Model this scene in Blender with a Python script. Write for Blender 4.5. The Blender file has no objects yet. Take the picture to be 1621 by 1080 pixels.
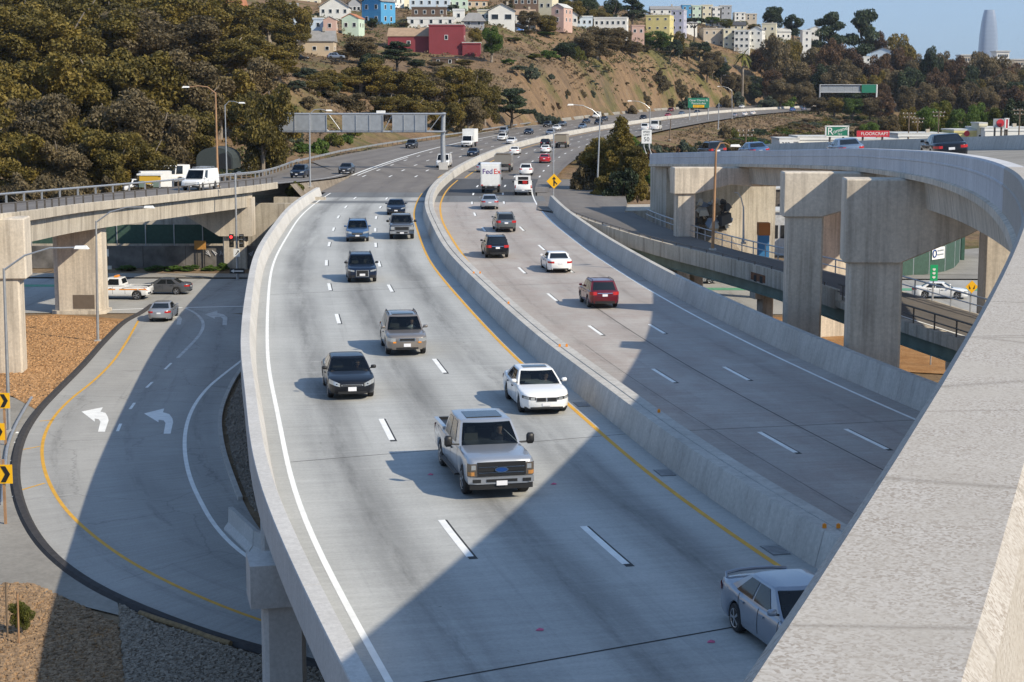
import bpy, math, random
import numpy as np
from mathutils import Vector, Matrix

# ------------------------------------------------------------------ camera, sky, sun
SC = bpy.context.scene
COL = SC.collection
F = 2700.0; CX = 810.5; CY = 540.0; EYE = 11.7; HOR = 150.0
TH = math.atan((CY - HOR) / F); SN, CS = math.sin(TH), math.cos(TH)
cam_d = bpy.data.cameras.new('camera')
cam_d.sensor_width = 36.0
cam_d.lens = F / 1621.0 * 36.0
cam_d.clip_start = 0.1
cam_d.clip_end = 20000.0
cam = bpy.data.objects.new('camera', cam_d)
COL.objects.link(cam)
cam.location = (0, 0, EYE)
cam.rotation_euler = (math.pi / 2 - TH, 0, 0)
SC.camera = cam

SUN_EL = math.radians(36.2)
SUN_H = Vector((0.83, -0.56)).normalized()          # horizontal direction towards the sun
world = bpy.data.worlds.new('World')
SC.world = world
world.use_nodes = True
wn = world.node_tree.nodes; wl = world.node_tree.links
sky = wn.new('ShaderNodeTexSky')
sky.sky_type = 'NISHITA'
sky.sun_disc = False
sky.sun_elevation = SUN_EL
sky.sun_rotation = math.atan2(SUN_H.x, SUN_H.y)
sky.altitude = 30.0
sky.air_density = 1.0
sky.dust_density = 1.0
sky.ozone_density = 3.0
tint = wn.new('ShaderNodeMix'); tint.data_type = 'RGBA'; tint.blend_type = 'MULTIPLY'; tint.inputs[0].default_value = 1.0
tint.inputs[7].default_value = (1.06, 1.46, 2.05, 1)
flatten = wn.new('ShaderNodeGamma'); flatten.inputs[1].default_value = 0.35
wl.new(sky.outputs[0], flatten.inputs[0]); wl.new(flatten.outputs[0], tint.inputs[6]); wl.new(tint.outputs[2], wn['Background'].inputs['Color'])
wn['Background'].inputs['Strength'].default_value = 0.15
sun_d = bpy.data.lights.new('sun', 'SUN')
sun_d.energy = 3.7
sun_d.angle = math.radians(0.55)
sun_d.color = (1.0, 0.89, 0.71)
sun = bpy.data.objects.new('sun', sun_d)
COL.objects.link(sun)
tosun = Vector((SUN_H.x * math.cos(SUN_EL), SUN_H.y * math.cos(SUN_EL), math.sin(SUN_EL)))
sun.rotation_euler = tosun.to_track_quat('Z', 'Y').to_euler()
SC.view_settings.view_transform = 'Standard'
SC.view_settings.look = 'None'
SC.view_settings.exposure = 0.6
SC.view_settings.gamma = 1.0
SC.cycles.use_denoising = True
SC.cycles.max_bounces = 6
SC.cycles.diffuse_bounces = 3
SC.cycles.glossy_bounces = 3
SC.cycles.transparent_max_bounces = 8
SC.cycles.volume_bounces = 0
SC.cycles.sample_clamp_indirect = 6.0
random.seed(7); RNG = random.Random(11)

# ------------------------------------------------------------------ helpers
def ray(px, py):
    a = (px - CX) / F; b = (CY - py) / F
    return np.array([a, CS + b * SN, -SN + b * CS])
def U(px, py, z):                      # where the line of sight meets the level z
    r = ray(px, py); t = (z - EYE) / r[2]
    p = r * t; return Vector((p[0], p[1], z))
def UY(px, py, Y):                     # where it meets the distance Y
    r = ray(px, py); t = Y / r[1]
    p = r * t; return Vector((p[0], Y, EYE + p[2]))
def UF(px, py, zf):
    z = 0.0
    for i in range(40):
        p = U(px, py, z); z = 0.5 * z + 0.5 * zf(p[1])
    return U(px, py, z)
def interp(x, xs, ys): return float(np.interp(x, xs, ys))
def sstep(a, b, x):
    t = min(1.0, max(0.0, (x - a) / (b - a))); return t * t * (3 - 2 * t)

def obj(name, me, mat=None, parent=None, kind=None, label=None, cat=None, group=None, loc=None, rot=None, matobj=None):
    o = bpy.data.objects.new(name, me)
    COL.objects.link(o)
    if mat is not None and me is not None:
        mats = mat if isinstance(mat, (list, tuple)) else [mat]
        if len(me.materials) == 0:
            for m in mats: me.materials.append(m)
    if parent is not None: o.parent = parent
    if loc is not None: o.location = loc
    if rot is not None: o.rotation_euler = rot
    if kind: o['kind'] = kind
    if label: o['label'] = label
    if cat: o['category'] = cat
    if group: o['group'] = group
    if matobj is not None:
        o.material_slots[0].link = 'OBJECT'; o.material_slots[0].material = matobj
    return o
def thing(name, label, cat, loc=(0, 0, 0), rz=0.0, group=None, kind=None):
    o = bpy.data.objects.new(name, None)
    COL.objects.link(o)
    o.empty_display_size = 0.3
    o.location = loc; o.rotation_euler = (0, 0, rz)
    o['label'] = label; o['category'] = cat
    if group: o['group'] = group
    if kind: o['kind'] = kind
    return o

class MB:
    def __init__(s): s.v = []; s.f = []; s.m = []; s.uv = None
    def add(s, vs, fs, mi=0):
        b = len(s.v); s.v.extend([tuple(q) for q in vs])
        for f in fs: s.f.append(tuple(b + i for i in f)); s.m.append(mi)
        return s
    def box(s, c, d, rz=0.0, mi=0, taper=1.0):
        cx, cy, cz = c; dx, dy, dz = d[0] / 2, d[1] / 2, d[2] / 2
        ca, sa = math.cos(rz), math.sin(rz); vs = []
        for z, k in ((-dz, 1.0), (dz, taper)):
            for x, y in ((-dx, -dy), (dx, -dy), (dx, dy), (-dx, dy)):
                x *= k; y *= k
                vs.append((cx + x * ca - y * sa, cy + x * sa + y * ca, cz + z))
        return s.add(vs, [(3, 2, 1, 0), (4, 5, 6, 7), (0, 1, 5, 4), (1, 2, 6, 5), (2, 3, 7, 6), (3, 0, 4, 7)], mi)
    def tube(s, pts, r, n=8, mi=0, cap=True):
        pts = [Vector(p) for p in pts]; rs = r if isinstance(r, (list, tuple)) else [r] * len(pts)
        rings = []; ref = None
        for i, p in enumerate(pts):
            t = (pts[min(i + 1, len(pts) - 1)] - pts[max(i - 1, 0)]).normalized()
            if ref is None:
                ref = Vector((0, 0, 1)) if abs(t.z) < 0.9 else Vector((1, 0, 0))
            a = t.cross(ref).normalized(); b = a.cross(t).normalized(); ref = b
            rings.append([p + (a * math.cos(2 * math.pi * k / n) + b * math.sin(2 * math.pi * k / n)) * rs[i] for k in range(n)])
        vs = [q for R in rings for q in R]; fs = []
        for i in range(len(rings) - 1):
            for k in range(n):
                fs.append((i * n + k, i * n + (k + 1) % n, (i + 1) * n + (k + 1) % n, (i + 1) * n + k))
        if cap:
            fs.append(tuple(range(n))[::-1]); fs.append(tuple((len(rings) - 1) * n + k for k in range(n)))
        return s.add(vs, fs, mi)
    def prism(s, poly, z0, z1, mi=0):
        n = len(poly)
        vs = [(x, y, z0) for x, y in poly] + [(x, y, z1) for x, y in poly]
        fs = [tuple(range(n))[::-1], tuple(range(n, 2 * n))]
        fs += [(i, (i + 1) % n, n + (i + 1) % n, n + i) for i in range(n)]
        return s.add(vs, fs, mi)
    def mesh(s, name='m', smooth=None):
        me = bpy.data.meshes.new(name)
        me.from_pydata(s.v, [], s.f)
        if s.m and max(s.m) > 0:
            me.polygons.foreach_set('material_index', s.m)
        if smooth is not None:
            me.polygons.foreach_set('use_smooth', [True] * len(me.polygons))
            me.set_sharp_from_angle(angle=math.radians(smooth))
        me.update()
        return me

def spline(pts, step=2.0):
    P = [Vector(p) for p in pts]; out = []
    Q = [P[0] * 2 - P[1]] + P + [P[-1] * 2 - P[-2]]
    for i in range(1, len(Q) - 2):
        p0, p1, p2, p3 = Q[i - 1:i + 3]
        d0 = max((p1 - p0).length, 1e-6) ** .5; d1 = max((p2 - p1).length, 1e-6) ** .5; d2 = max((p3 - p2).length, 1e-6) ** .5
        m1 = (p1 - p0) / d0 - (p2 - p0) / (d0 + d1) + (p2 - p1) / d1
        m2 = (p2 - p1) / d1 - (p3 - p1) / (d1 + d2) + (p3 - p2) / d2
        m1 *= d1; m2 *= d1
        n = max(1, int((p2 - p1).length / step))
        for k in range(n):
            t = k / n
            out.append(p1 * (2 * t ** 3 - 3 * t ** 2 + 1) + m1 * (t ** 3 - 2 * t ** 2 + t) + p2 * (-2 * t ** 3 + 3 * t ** 2) + m2 * (t ** 3 - t ** 2))
    out.append(P[-1].copy()); return out
def smooth_path(pts, it=6):
    pts = [p.copy() for p in pts]
    for _ in range(it):
        pts = [pts[0]] + [(pts[i - 1] + pts[i] * 2 + pts[i + 1]) / 4 for i in range(1, len(pts) - 1)] + [pts[-1]]
    return pts
def normals(pts):                       # unit vector to the LEFT of travel, level
    out = []
    for i in range(len(pts)):
        t = pts[min(i + 1, len(pts) - 1)] - pts[max(i - 1, 0)]
        t.z = 0; t.normalize(); out.append(Vector((-t.y, t.x, 0)))
    return out
def offset(pts, d, dz=0.0):
    N = normals(pts)
    return [p + n * (d[i] if isinstance(d, (list, tuple)) else d) + Vector((0, 0, dz)) for i, (p, n) in enumerate(zip(pts, N))]
def arclen(pts):
    s = [0.0]
    for a, b in zip(pts, pts[1:]): s.append(s[-1] + (b - a).length)
    return s
def at_s(pts, S, s):
    i = int(np.searchsorted(S, s)); i = min(max(i, 1), len(pts) - 1)
    t = (s - S[i - 1]) / max(1e-9, S[i] - S[i - 1]); return pts[i - 1].lerp(pts[i], t)
def sub(pts, y0, y1):
    return [p for p in pts if y0 <= p.y <= y1]
def resample(pts, n):
    S = arclen(pts); return [at_s(pts, S, S[-1] * k / (n - 1)) for k in range(n)]
def strip(name, A, B, nlat=1, u0=0.0, v0=0.0, dz=0.0):
    """sheet between two edges with equal numbers of points; uv in metres across and along"""
    me = bpy.data.meshes.new(name); vs = []; uv = []
    S = arclen(A)
    for i, (a, b) in enumerate(zip(A, B)):
        w = (b - a).length
        for k in range(nlat + 1):
            t = k / nlat; q = a.lerp(b, t); vs.append((q.x, q.y, q.z + dz)); uv.append((u0 + w * t, v0 + S[i]))
    fs = []; n = nlat + 1
    for i in range(len(A) - 1):
        for k in range(nlat):
            fs.append((i * n + k, i * n + k + 1, (i + 1) * n + k + 1, (i + 1) * n + k))
    me.from_pydata(vs, [], fs)
    up = sum(p.normal.z for p in me.polygons)
    if up < 0: me.flip_normals()
    L = me.uv_layers.new(name='UVMap')
    for lp in me.loops: L.data[lp.index].uv = uv[lp.vertex_index]
    me.polygons.foreach_set('use_smooth', [True] * len(me.polygons))
    me.update(); return me
def sweep(name, prof, path, closed=True, smooth=30, cap=True):
    """profile (across, up) carried along a path; across is to the LEFT of travel"""
    N = normals(path); n = len(prof); mb = MB(); vs = []
    for p, nn in zip(path, N):
        for (a, z) in prof: vs.append((p.x + nn.x * a, p.y + nn.y * a, p.z + z))
    fs = []
    for i in range(len(path) - 1):
        for k in range(n if closed else n - 1):
            k2 = (k + 1) % n
            fs.append((i * n + k, (i + 1) * n + k, (i + 1) * n + k2, i * n + k2))
    if cap and closed:
        fs.append(tuple(range(n))); fs.append(tuple((len(path) - 1) * n + k for k in range(n))[::-1])
    mb.add(vs, fs)
    return mb.mesh(name, smooth)
def fix_normals(me):
    import bmesh
    bm = bmesh.new(); bm.from_mesh(me); bmesh.ops.recalc_face_normals(bm, faces=bm.faces); bm.to_mesh(me); bm.free(); return me
# ------------------------------------------------------------------ materials
def newmat(name):
    m = bpy.data.materials.new(name); m.use_nodes = True
    nt = m.node_tree; b = nt.nodes['Principled BSDF']
    return m, nt, b
def node(nt, t, **kw):
    n = nt.nodes.new(t)
    for k, v in kw.items(): setattr(n, k, v)
    return n
def ramp(nt, fac, stops):
    r = node(nt, 'ShaderNodeValToRGB'); e = r.color_ramp.elements
    while len(e) < len(stops): e.new(0.5)
    for i, (p, c) in enumerate(stops):
        e[i].position = p; e[i].color = (c[0], c[1], c[2], 1) if not isinstance(c, (int, float)) else (c, c, c, 1)
    nt.links.new(fac, r.inputs[0]); return r
def noise(nt, vec, scale, detail=4.0, rough=0.55, dist=0.0):
    n = node(nt, 'ShaderNodeTexNoise'); n.inputs['Scale'].default_value = scale
    n.inputs['Detail'].default_value = detail; n.inputs['Roughness'].default_value = rough; n.inputs['Distortion'].default_value = dist
    if vec is not None: nt.links.new(vec, n.inputs['Vector'])
    return n
def mapping(nt, vec, scale=(1, 1, 1), loc=(0, 0, 0)):
    m = node(nt, 'ShaderNodeMapping'); m.inputs['Scale'].default_value = scale; m.inputs['Location'].default_value = loc
    nt.links.new(vec, m.inputs['Vector']); return m.outputs[0]
def mix(nt, fac, a, b, mode='MIX'):
    n = node(nt, 'ShaderNodeMix', data_type='RGBA', blend_type=mode)
    for sock, val in ((n.inputs[0], fac), (n.inputs[6], a), (n.inputs[7], b)):
        if isinstance(val, (int, float)): sock.default_value = val
        elif isinstance(val, tuple): sock.default_value = (val[0], val[1], val[2], 1)
        else: nt.links.new(val, sock)
    return n.outputs[2]
def bump(nt, b, h, strength=0.3, dist=0.02):
    n = node(nt, 'ShaderNodeBump'); n.inputs['Strength'].default_value = strength; n.inputs['Distance'].default_value = dist
    nt.links.new(h, n.inputs['Height']); nt.links.new(n.outputs[0], b.inputs['Normal'])
def coords(nt, which='Object'):
    return node(nt, 'ShaderNodeTexCoord').outputs[which]
def plain(name, col, rough=0.6, metal=0.0, spec=0.5, var=0.0, vscale=3.0, coat=0.0, emit=None):
    m, nt, b = newmat(name)
    b.inputs['Base Color'].default_value = (*col, 1); b.inputs['Roughness'].default_value = rough
    b.inputs['Metallic'].default_value = metal; b.inputs['Specular IOR Level'].default_value = spec
    b.inputs['Coat Weight'].default_value = coat; b.inputs['Coat Roughness'].default_value = 0.06
    if var > 0:
        n = noise(nt, coords(nt), vscale, 5.0)
        lo = tuple(c * (1 - var) for c in col); hi = tuple(min(1, c * (1 + var)) for c in col)
        r = ramp(nt, n.outputs[0], [(0.3, lo), (0.7, hi)]); nt.links.new(r.outputs[0], b.inputs['Base Color'])
    if emit:
        b.inputs['Emission Color'].default_value = (*emit[0], 1); b.inputs['Emission Strength'].default_value = emit[1]
    return m
def concrete(name, c1, c2, streak=0.0, big=0.35, fine=14.0, stain=(0.12, 0.11, 0.10), bumpy=0.15, speck=0.0):
    m, nt, b = newmat(name); co = coords(nt)
    n1 = noise(nt, co, big, 6.0, 0.6); n2 = noise(nt, co, fine, 5.0, 0.7)
    base = ramp(nt, n1.outputs[0], [(0.32, c1), (0.68, c2)]).outputs[0]
    fr = ramp(nt, n2.outputs[0], [(0.3, 0.82), (0.7, 1.1)] if speck == 0 else [(0.3, 0.95), (0.7, 1.04)]).outputs[0]
    col = mix(nt, 1.0, base, fr, 'MULTIPLY')
    if streak > 0:
        n3 = noise(nt, mapping(nt, co, (2.2, 2.2, 0.12)), 1.0, 5.0, 0.65)
        sr = ramp(nt, n3.outputs[0], [(0.46, 0.0), (0.72, streak)]).outputs[0]
        col = mix(nt, sr, col, stain)
    if speck > 0:
        v = node(nt, 'ShaderNodeTexVoronoi'); v.inputs['Scale'].default_value = 120.0; nt.links.new(co, v.inputs['Vector'])
        vb = node(nt, 'ShaderNodeRGBToBW'); nt.links.new(v.outputs['Color'], vb.inputs[0])
        sp = ramp(nt, vb.outputs[0], [(0.2, (0.27, 0.23, 0.19)), (0.45, (0.40, 0.365, 0.325)), (0.75, (0.50, 0.47, 0.43))]).outputs[0]
        k = ramp(nt, noise(nt, co, 2.2, 5.0, 0.65).outputs[0], [(0.32, speck * 0.12), (0.6, speck)]).outputs[0]
        col = mix(nt, k, col, sp)
        dk = noise(nt, co, 75.0, 2.0, 0.6)
        dkr = ramp(nt, dk.outputs[0], [(0.60, 0.0), (0.70, 0.42)]).outputs[0]
        col = mix(nt, dkr, col, (0.20, 0.165, 0.135))
        cr = node(nt, 'ShaderNodeTexVoronoi', feature='DISTANCE_TO_EDGE'); cr.inputs['Scale'].default_value = 0.55
        nt.links.new(mapping(nt, co, (0.25, 1.0, 1.0)), cr.inputs['Vector'])
        crr = ramp(nt, cr.outputs['Distance'], [(0.0, 0.35), (0.008, 0.0)]).outputs[0]
        col = mix(nt, crr, col, (0.12, 0.10, 0.08))
    nt.links.new(col, b.inputs['Base Color']); b.inputs['Roughness'].default_value = 0.88
    b.inputs['Specular IOR Level'].default_value = 0.25
    bump(nt, b, n2.outputs[0], bumpy, 0.02)
    return m
def roadmat(name, light, dark, lanes, u0, lane_w=3.65, band=0.6, tint2=None, crack=0.0, cscale=1.0):
    """pavement with wheel-path wear: uv x is metres across, uv y metres along"""
    m, nt, b = newmat(name); uv = coords(nt, 'UV'); L = nt.links
    sep = node(nt, 'ShaderNodeSeparateXYZ'); L.new(uv, sep.inputs[0])
    # lane phase 0..1
    s1 = node(nt, 'ShaderNodeMath', operation='SUBTRACT'); L.new(sep.outputs[0], s1.inputs[0]); s1.inputs[1].default_value = u0
    s2 = node(nt, 'ShaderNodeMath', operation='DIVIDE'); L.new(s1.outputs[0], s2.inputs[0]); s2.inputs[1].default_value = lane_w
    s3 = node(nt, 'ShaderNodeMath', operation='FRACT'); L.new(s2.outputs[0], s3.inputs[0])
    lanep = ramp(nt, s3.outputs[0], [(0.0, 0.0), (0.16, 0.15), (0.34, 0.85), (0.5, 1.0), (0.66, 0.85), (0.84, 0.15)]).outputs[0]
    inside = ramp(nt, s2.outputs[0], [(0.0, 0.0), (0.02, 1.0)]).outputs[0] if False else None
    drip = ramp(nt, s3.outputs[0], [(0.42, 0.0), (0.48, 1.0), (0.53, 1.0), (0.59, 0.0)]).outputs[0]
    dn = noise(nt, mapping(nt, uv, (2.0, 0.25, 1), (1, 2, 3)), 1.0, 6.0, 0.75); dripf = mix(nt, 1.0, drip, ramp(nt, dn.outputs[0], [(0.45, 0.0), (0.7, 0.5)]).outputs[0], 'MULTIPLY')
    wav = noise(nt, mapping(nt, uv, (0.6, 0.045, 1)), 1.0, 6.0, 0.6)
    wr = ramp(nt, wav.outputs[0], [(0.32, 0.15), (0.66, 1.0)]).outputs[0]
    f = mix(nt, 1.0, lanep, wr, 'MULTIPLY')
    fs = node(nt, 'ShaderNodeMath', operation='MULTIPLY'); L.new(f, fs.inputs[0]); fs.inputs[1].default_value = band
    blot = noise(nt, mapping(nt, uv, (0.22, 0.09, 1)), cscale, 7.0, 0.62)
    base = ramp(nt, blot.outputs[0], [(0.3, tuple(c * 0.84 for c in light)), (0.7, tuple(c * 1.1 for c in light))]).outputs[0]
    if tint2:
        tn = noise(nt, mapping(nt, uv, (0.5, 0.3, 1)), 1.0, 5.0, 0.7)
        base = mix(nt, ramp(nt, tn.outputs[0], [(0.42, 0.0), (0.66, 0.75)]).outputs[0], base, tint2)
    col = mix(nt, fs.outputs[0], base, dark)
    col = mix(nt, dripf, col, tuple(c * 0.45 for c in dark))
    spt = noise(nt, mapping(nt, uv, (1.1, 0.8, 1), (9, 4, 0)), 1.0, 3.0, 0.8)
    col = mix(nt, ramp(nt, spt.outputs[0], [(0.70, 0.0), (0.74, 0.5)]).outputs[0], col, tuple(c * 0.5 for c in dark))
    tin = noise(nt, mapping(nt, uv, (0.35, 3.2, 1)), 1.0, 3.0, 0.6)
    col = mix(nt, 0.9, col, ramp(nt, tin.outputs[0], [(0.3, 0.9), (0.7, 1.08)]).outputs[0], 'MULTIPLY')
    fine = noise(nt, uv, 9.0, 4.0, 0.8)
    col = mix(nt, 0.9, col, ramp(nt, fine.outputs[0], [(0.3, 0.86), (0.7, 1.12)]).outputs[0], 'MULTIPLY')
    scr = noise(nt, mapping(nt, uv, (1.4, 0.035, 1), (3.1, 0, 0)), 1.0, 4.0, 0.75)
    col = mix(nt, ramp(nt, scr.outputs[0], [(0.60, 0.0), (0.70, 0.28)]).outputs[0], col, tuple(c * 0.55 for c in light))
    pal = noise(nt, mapping(nt, uv, (0.16, 0.75, 1), (0, 7.7, 0)), 1.0, 5.0, 0.7)
    col = mix(nt, ramp(nt, pal.outputs[0], [(0.60, 0.0), (0.76, 0.4)]).outputs[0], col, tuple(min(1, c * 1.35) for c in light))
    if crack > 0:
        v = node(nt, 'ShaderNodeTexVoronoi', feature='DISTANCE_TO_EDGE'); v.inputs['Scale'].default_value = 0.22
        wq = noise(nt, uv, 0.9, 4.0); wm = mix(nt, 0.5, uv, wq.outputs['Color'])
        L.new(wm, v.inputs['Vector'])
        col = mix(nt, ramp(nt, v.outputs['Distance'], [(0.0, crack), (0.006, 0.0)]).outputs[0], col, (0.02, 0.02, 0.02))
    L.new(col, b.inputs['Base Color']); b.inputs['Roughness'].default_value = 0.82
    b.inputs['Specular IOR Level'].default_value = 0.3
    bump(nt, b, fine.outputs[0], 0.12, 0.015)
    return m
def ground(name, cols, scale=0.25, fine=6.0, bumpd=0.08):
    m, nt, b = newmat(name); co = coords(nt)
    n1 = noise(nt, co, scale, 8.0, 0.65); n2 = noise(nt, co, fine, 5.0, 0.75)
    k = len(cols); st = [(0.28 + 0.44 * i / (k - 1), c) for i, c in enumerate(cols)]
    base = ramp(nt, n1.outputs[0], st).outputs[0]
    col = mix(nt, 1.0, base, ramp(nt, n2.outputs[0], [(0.25, 0.55), (0.75, 1.35)]).outputs[0], 'MULTIPLY')
    nt.links.new(col, b.inputs['Base Color']); b.inputs['Roughness'].default_value = 0.95; b.inputs['Specular IOR Level'].default_value = 0.1
    bump(nt, b, n2.outputs[0], 0.7, bumpd)
    return m
def leafmat(name, c1, c2, c3, trans=0.25):
    m, nt, b = newmat(name); co = coords(nt)
    oi = node(nt, 'ShaderNodeObjectInfo')
    n1 = noise(nt, co, 0.33, 3.0, 0.6); n2 = noise(nt, co, 2.4, 2.0)
    ad = node(nt, 'ShaderNodeMath', operation='MULTIPLY_ADD'); nt.links.new(oi.outputs['Random'], ad.inputs[0]); ad.inputs[1].default_value = 0.16
    nt.links.new(n1.outputs[0], ad.inputs[2])
    base = ramp(nt, ad.outputs[0], [(0.36, c1), (0.54, c2), (0.76, c3)]).outputs[0]
    col = mix(nt, 1.0, base, ramp(nt, n2.outputs[0], [(0.3, 0.7), (0.7, 1.3)]).outputs[0], 'MULTIPLY')
    nt.links.new(col, b.inputs['Base Color']); b.inputs['Roughness'].default_value = 0.6; b.inputs['Specular IOR Level'].default_value = 0.25
    tr = node(nt, 'ShaderNodeBsdfTranslucent'); nt.links.new(col, tr.inputs[0])
    ms = node(nt, 'ShaderNodeMixShader'); ms.inputs[0].default_value = trans
    nt.links.new(b.outputs[0], ms.inputs[1]); nt.links.new(tr.outputs[0], ms.inputs[2])
    nt.links.new(ms.outputs[0], nt.nodes['Material Output'].inputs[0])
    return m

M = {}
M['conc_sb'] = roadmat('concrete_deck_grey', (0.42, 0.42, 0.40), (0.175, 0.175, 0.168), 3, 0.0, band=0.95)
M['conc_nb'] = roadmat('concrete_deck_brown', (0.40, 0.37, 0.34), (0.29, 0.255, 0.23), 3, 0.0, 3.5, band=0.6, tint2=(0.33, 0.275, 0.245))
M['joint_dark'] = roadmat('approach_slab_dark', (0.17, 0.175, 0.175), (0.10, 0.10, 0.10), 3, 0.0, band=0.6)
M['asph_far'] = roadmat('worn_asphalt', (0.195, 0.175, 0.155), (0.125, 0.11, 0.10), 3, 0.0, band=0.7, tint2=(0.15, 0.135, 0.12))
M['asph_dark'] = roadmat('dark_asphalt', (0.085, 0.083, 0.082), (0.055, 0.055, 0.055), 3, 0.0, band=0.6)
M['asph_low'] = roadmat('street_asphalt', (0.36, 0.352, 0.33), (0.26, 0.255, 0.24), 2, 0.0, 3.6, band=0.55, crack=0.25)
M['asph_ramp'] = roadmat('ramp_asphalt', (0.15, 0.135, 0.12), (0.10, 0.092, 0.085), 1, 0.0, 4.0, band=0.6)
M['conc_fly'] = concrete('flyover_parapet_top', (0.37, 0.335, 0.29), (0.46, 0.425, 0.375), 0.0, 0.9, 60.0, bumpy=0.08, speck=0.85)
M['conc_new'] = concrete('pale_new_concrete', (0.46, 0.445, 0.42), (0.56, 0.545, 0.52), 0.2, 0.3, 10.0, (0.3, 0.29, 0.27))
M['conc_mid'] = concrete('grey_barrier_concrete', (0.42, 0.40, 0.365), (0.53, 0.51, 0.47), 0.45, 0.3, 8.0, (0.22, 0.205, 0.19))
M['conc_old'] = concrete('weathered_concrete', (0.42, 0.37, 0.30), (0.55, 0.495, 0.41), 0.7, 0.35, 7.0, (0.14, 0.12, 0.10))
M['conc_pier'] = concrete('pier_concrete', (0.52, 0.455, 0.37), (0.66, 0.585, 0.485), 0.65, 0.25, 6.0, (0.20, 0.17, 0.14))
M['conc_blue'] = concrete('smooth_barrier_concrete', (0.50, 0.50, 0.51), (0.60, 0.60, 0.61), 0.4, 0.3, 8.0, (0.28, 0.28, 0.29))
M['conc_gore'] = concrete('gore_paving', (0.22, 0.205, 0.18), (0.32, 0.30, 0.265), 0.0, 0.25, 5.0)
M['white_paint'] = plain('white_road_paint', (0.78, 0.78, 0.75), 0.7, var=0.10, vscale=2.0)
M['black_paint'] = plain('black_contrast_stripe', (0.03, 0.03, 0.03), 0.8)
M['worn_paint'] = plain('worn_white_paint', (0.52, 0.52, 0.5), 0.8, var=0.25, vscale=1.5)
M['yellow_paint'] = plain('yellow_road_paint', (0.62, 0.33, 0.03), 0.7, var=0.12, vscale=2.0)
M['crack'] = plain('joint_seal', (0.03, 0.028, 0.026), 0.9)
M['dirt'] = ground('bare_earth', [(0.12, 0.085, 0.055), (0.20, 0.14, 0.085), (0.27, 0.20, 0.13)], 0.12, 3.0)
M['mulch'] = ground('bark_mulch', [(0.24, 0.12, 0.05), (0.36, 0.20, 0.09), (0.46, 0.28, 0.14)], 0.5, 9.0, 0.12)
M['gravel'] = ground('crushed_rock', [(0.17, 0.14, 0.11), (0.26, 0.22, 0.175), (0.34, 0.29, 0.235)], 0.6, 7.0, 0.2)
M['dike'] = plain('asphalt_dike', (0.035, 0.032, 0.032), 0.9, var=0.3, vscale=3.0)
M['steel'] = plain('galvanised_steel', (0.42, 0.43, 0.44), 0.45, 0.6, var=0.12)
M['steel_dark'] = plain('dark_rail_steel', (0.12, 0.105, 0.09), 0.6, 0.3, var=0.3)
M['rusty'] = plain('rust_brown_pole', (0.33, 0.19, 0.10), 0.8, var=0.3, vscale=1.2)
M['wood'] = plain('weathered_wood', (0.15, 0.11, 0.075), 0.9, var=0.35)
M['green_steel'] = plain('pale_green_girder_paint', (0.15, 0.20, 0.165), 0.6, var=0.25, vscale=0.8)
M['rust_patch'] = plain('rust_stain', (0.17, 0.07, 0.03), 0.9, var=0.4, vscale=2.0)
M['paint_patch'] = plain('brown_graffiti_cover_paint', (0.135, 0.105, 0.08), 0.8, var=0.08)
M['yellow_sign'] = plain('yellow_sign_sheet', (0.85, 0.46, 0.01), 0.4)
M['black'] = plain('black_plastic', (0.012, 0.012, 0.013), 0.5)
M['tyre'] = plain('tyre_rubber', (0.016, 0.016, 0.017), 0.85)
M['rim'] = plain('alloy_rim', (0.42, 0.43, 0.45), 0.32, 0.85)
M['rim_dark'] = plain('black_rim', (0.04, 0.04, 0.04), 0.4, 0.5)
M['glass'] = plain('tinted_glass', (0.010, 0.013, 0.016), 0.06, 0.0, 0.6)
m_, nt, b = newmat('windshield_glass')
tr = node(nt, 'ShaderNodeBsdfTransparent'); tr.inputs[0].default_value = (0.36, 0.41, 0.41, 1); gl = node(nt, 'ShaderNodeBsdfGlossy'); gl.inputs['Roughness'].default_value = 0.03
fr = node(nt, 'ShaderNodeFresnel'); fr.inputs[0].default_value = 1.5; ms = node(nt, 'ShaderNodeMixShader'); nt.links.new(fr.outputs[0], ms.inputs[0]); nt.links.new(tr.outputs[0], ms.inputs[1]); nt.links.new(gl.outputs[0], ms.inputs[2])
nt.nodes.remove(b); nt.links.new(ms.outputs[0], nt.nodes['Material Output'].inputs[0]); M['glass_clear'] = m_
M['head'] = plain('headlamp_lens', (0.45, 0.47, 0.48), 0.10, 0.45, 0.8)
M['tail'] = plain('tail_lamp_lens', (0.42, 0.018, 0.015), 0.2)
M['amber'] = plain('amber_lens', (0.75, 0.26, 0.02), 0.3)
M['chrome'] = plain('chrome', (0.62, 0.63, 0.65), 0.15, 1.0)
M['plate'] = plain('licence_plate_white', (0.72, 0.72, 0.75), 0.5)
M['interior'] = plain('car_interior', (0.05, 0.045, 0.04), 0.9)
M['white'] = plain('white_panel', (0.74, 0.74, 0.72), 0.5, var=0.05)
M['sign_green'] = plain('green_sign_sheet', (0.012, 0.17, 0.10), 0.45)
M['sign_red'] = plain('red_sign_sheet', (0.50, 0.03, 0.045), 0.45)
M['grey_sheet'] = plain('sign_back_aluminium', (0.33, 0.35, 0.37), 0.5, 0.4, var=0.12, vscale=1.5)
M['bark'] = plain('pale_bark', (0.24, 0.20, 0.16), 0.9, var=0.4, vscale=1.5)
M['bark_dark'] = plain('dark_bark', (0.08, 0.062, 0.048), 0.95, var=0.35, vscale=2.0)
M['euc'] = leafmat('eucalyptus_leaves', (0.060, 0.051, 0.016), (0.135, 0.108, 0.027), (0.235, 0.172, 0.038))
M['olive'] = leafmat('olive_brown_leaves', (0.066, 0.053, 0.029), (0.135, 0.106, 0.056), (0.21, 0.158, 0.08))
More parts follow.
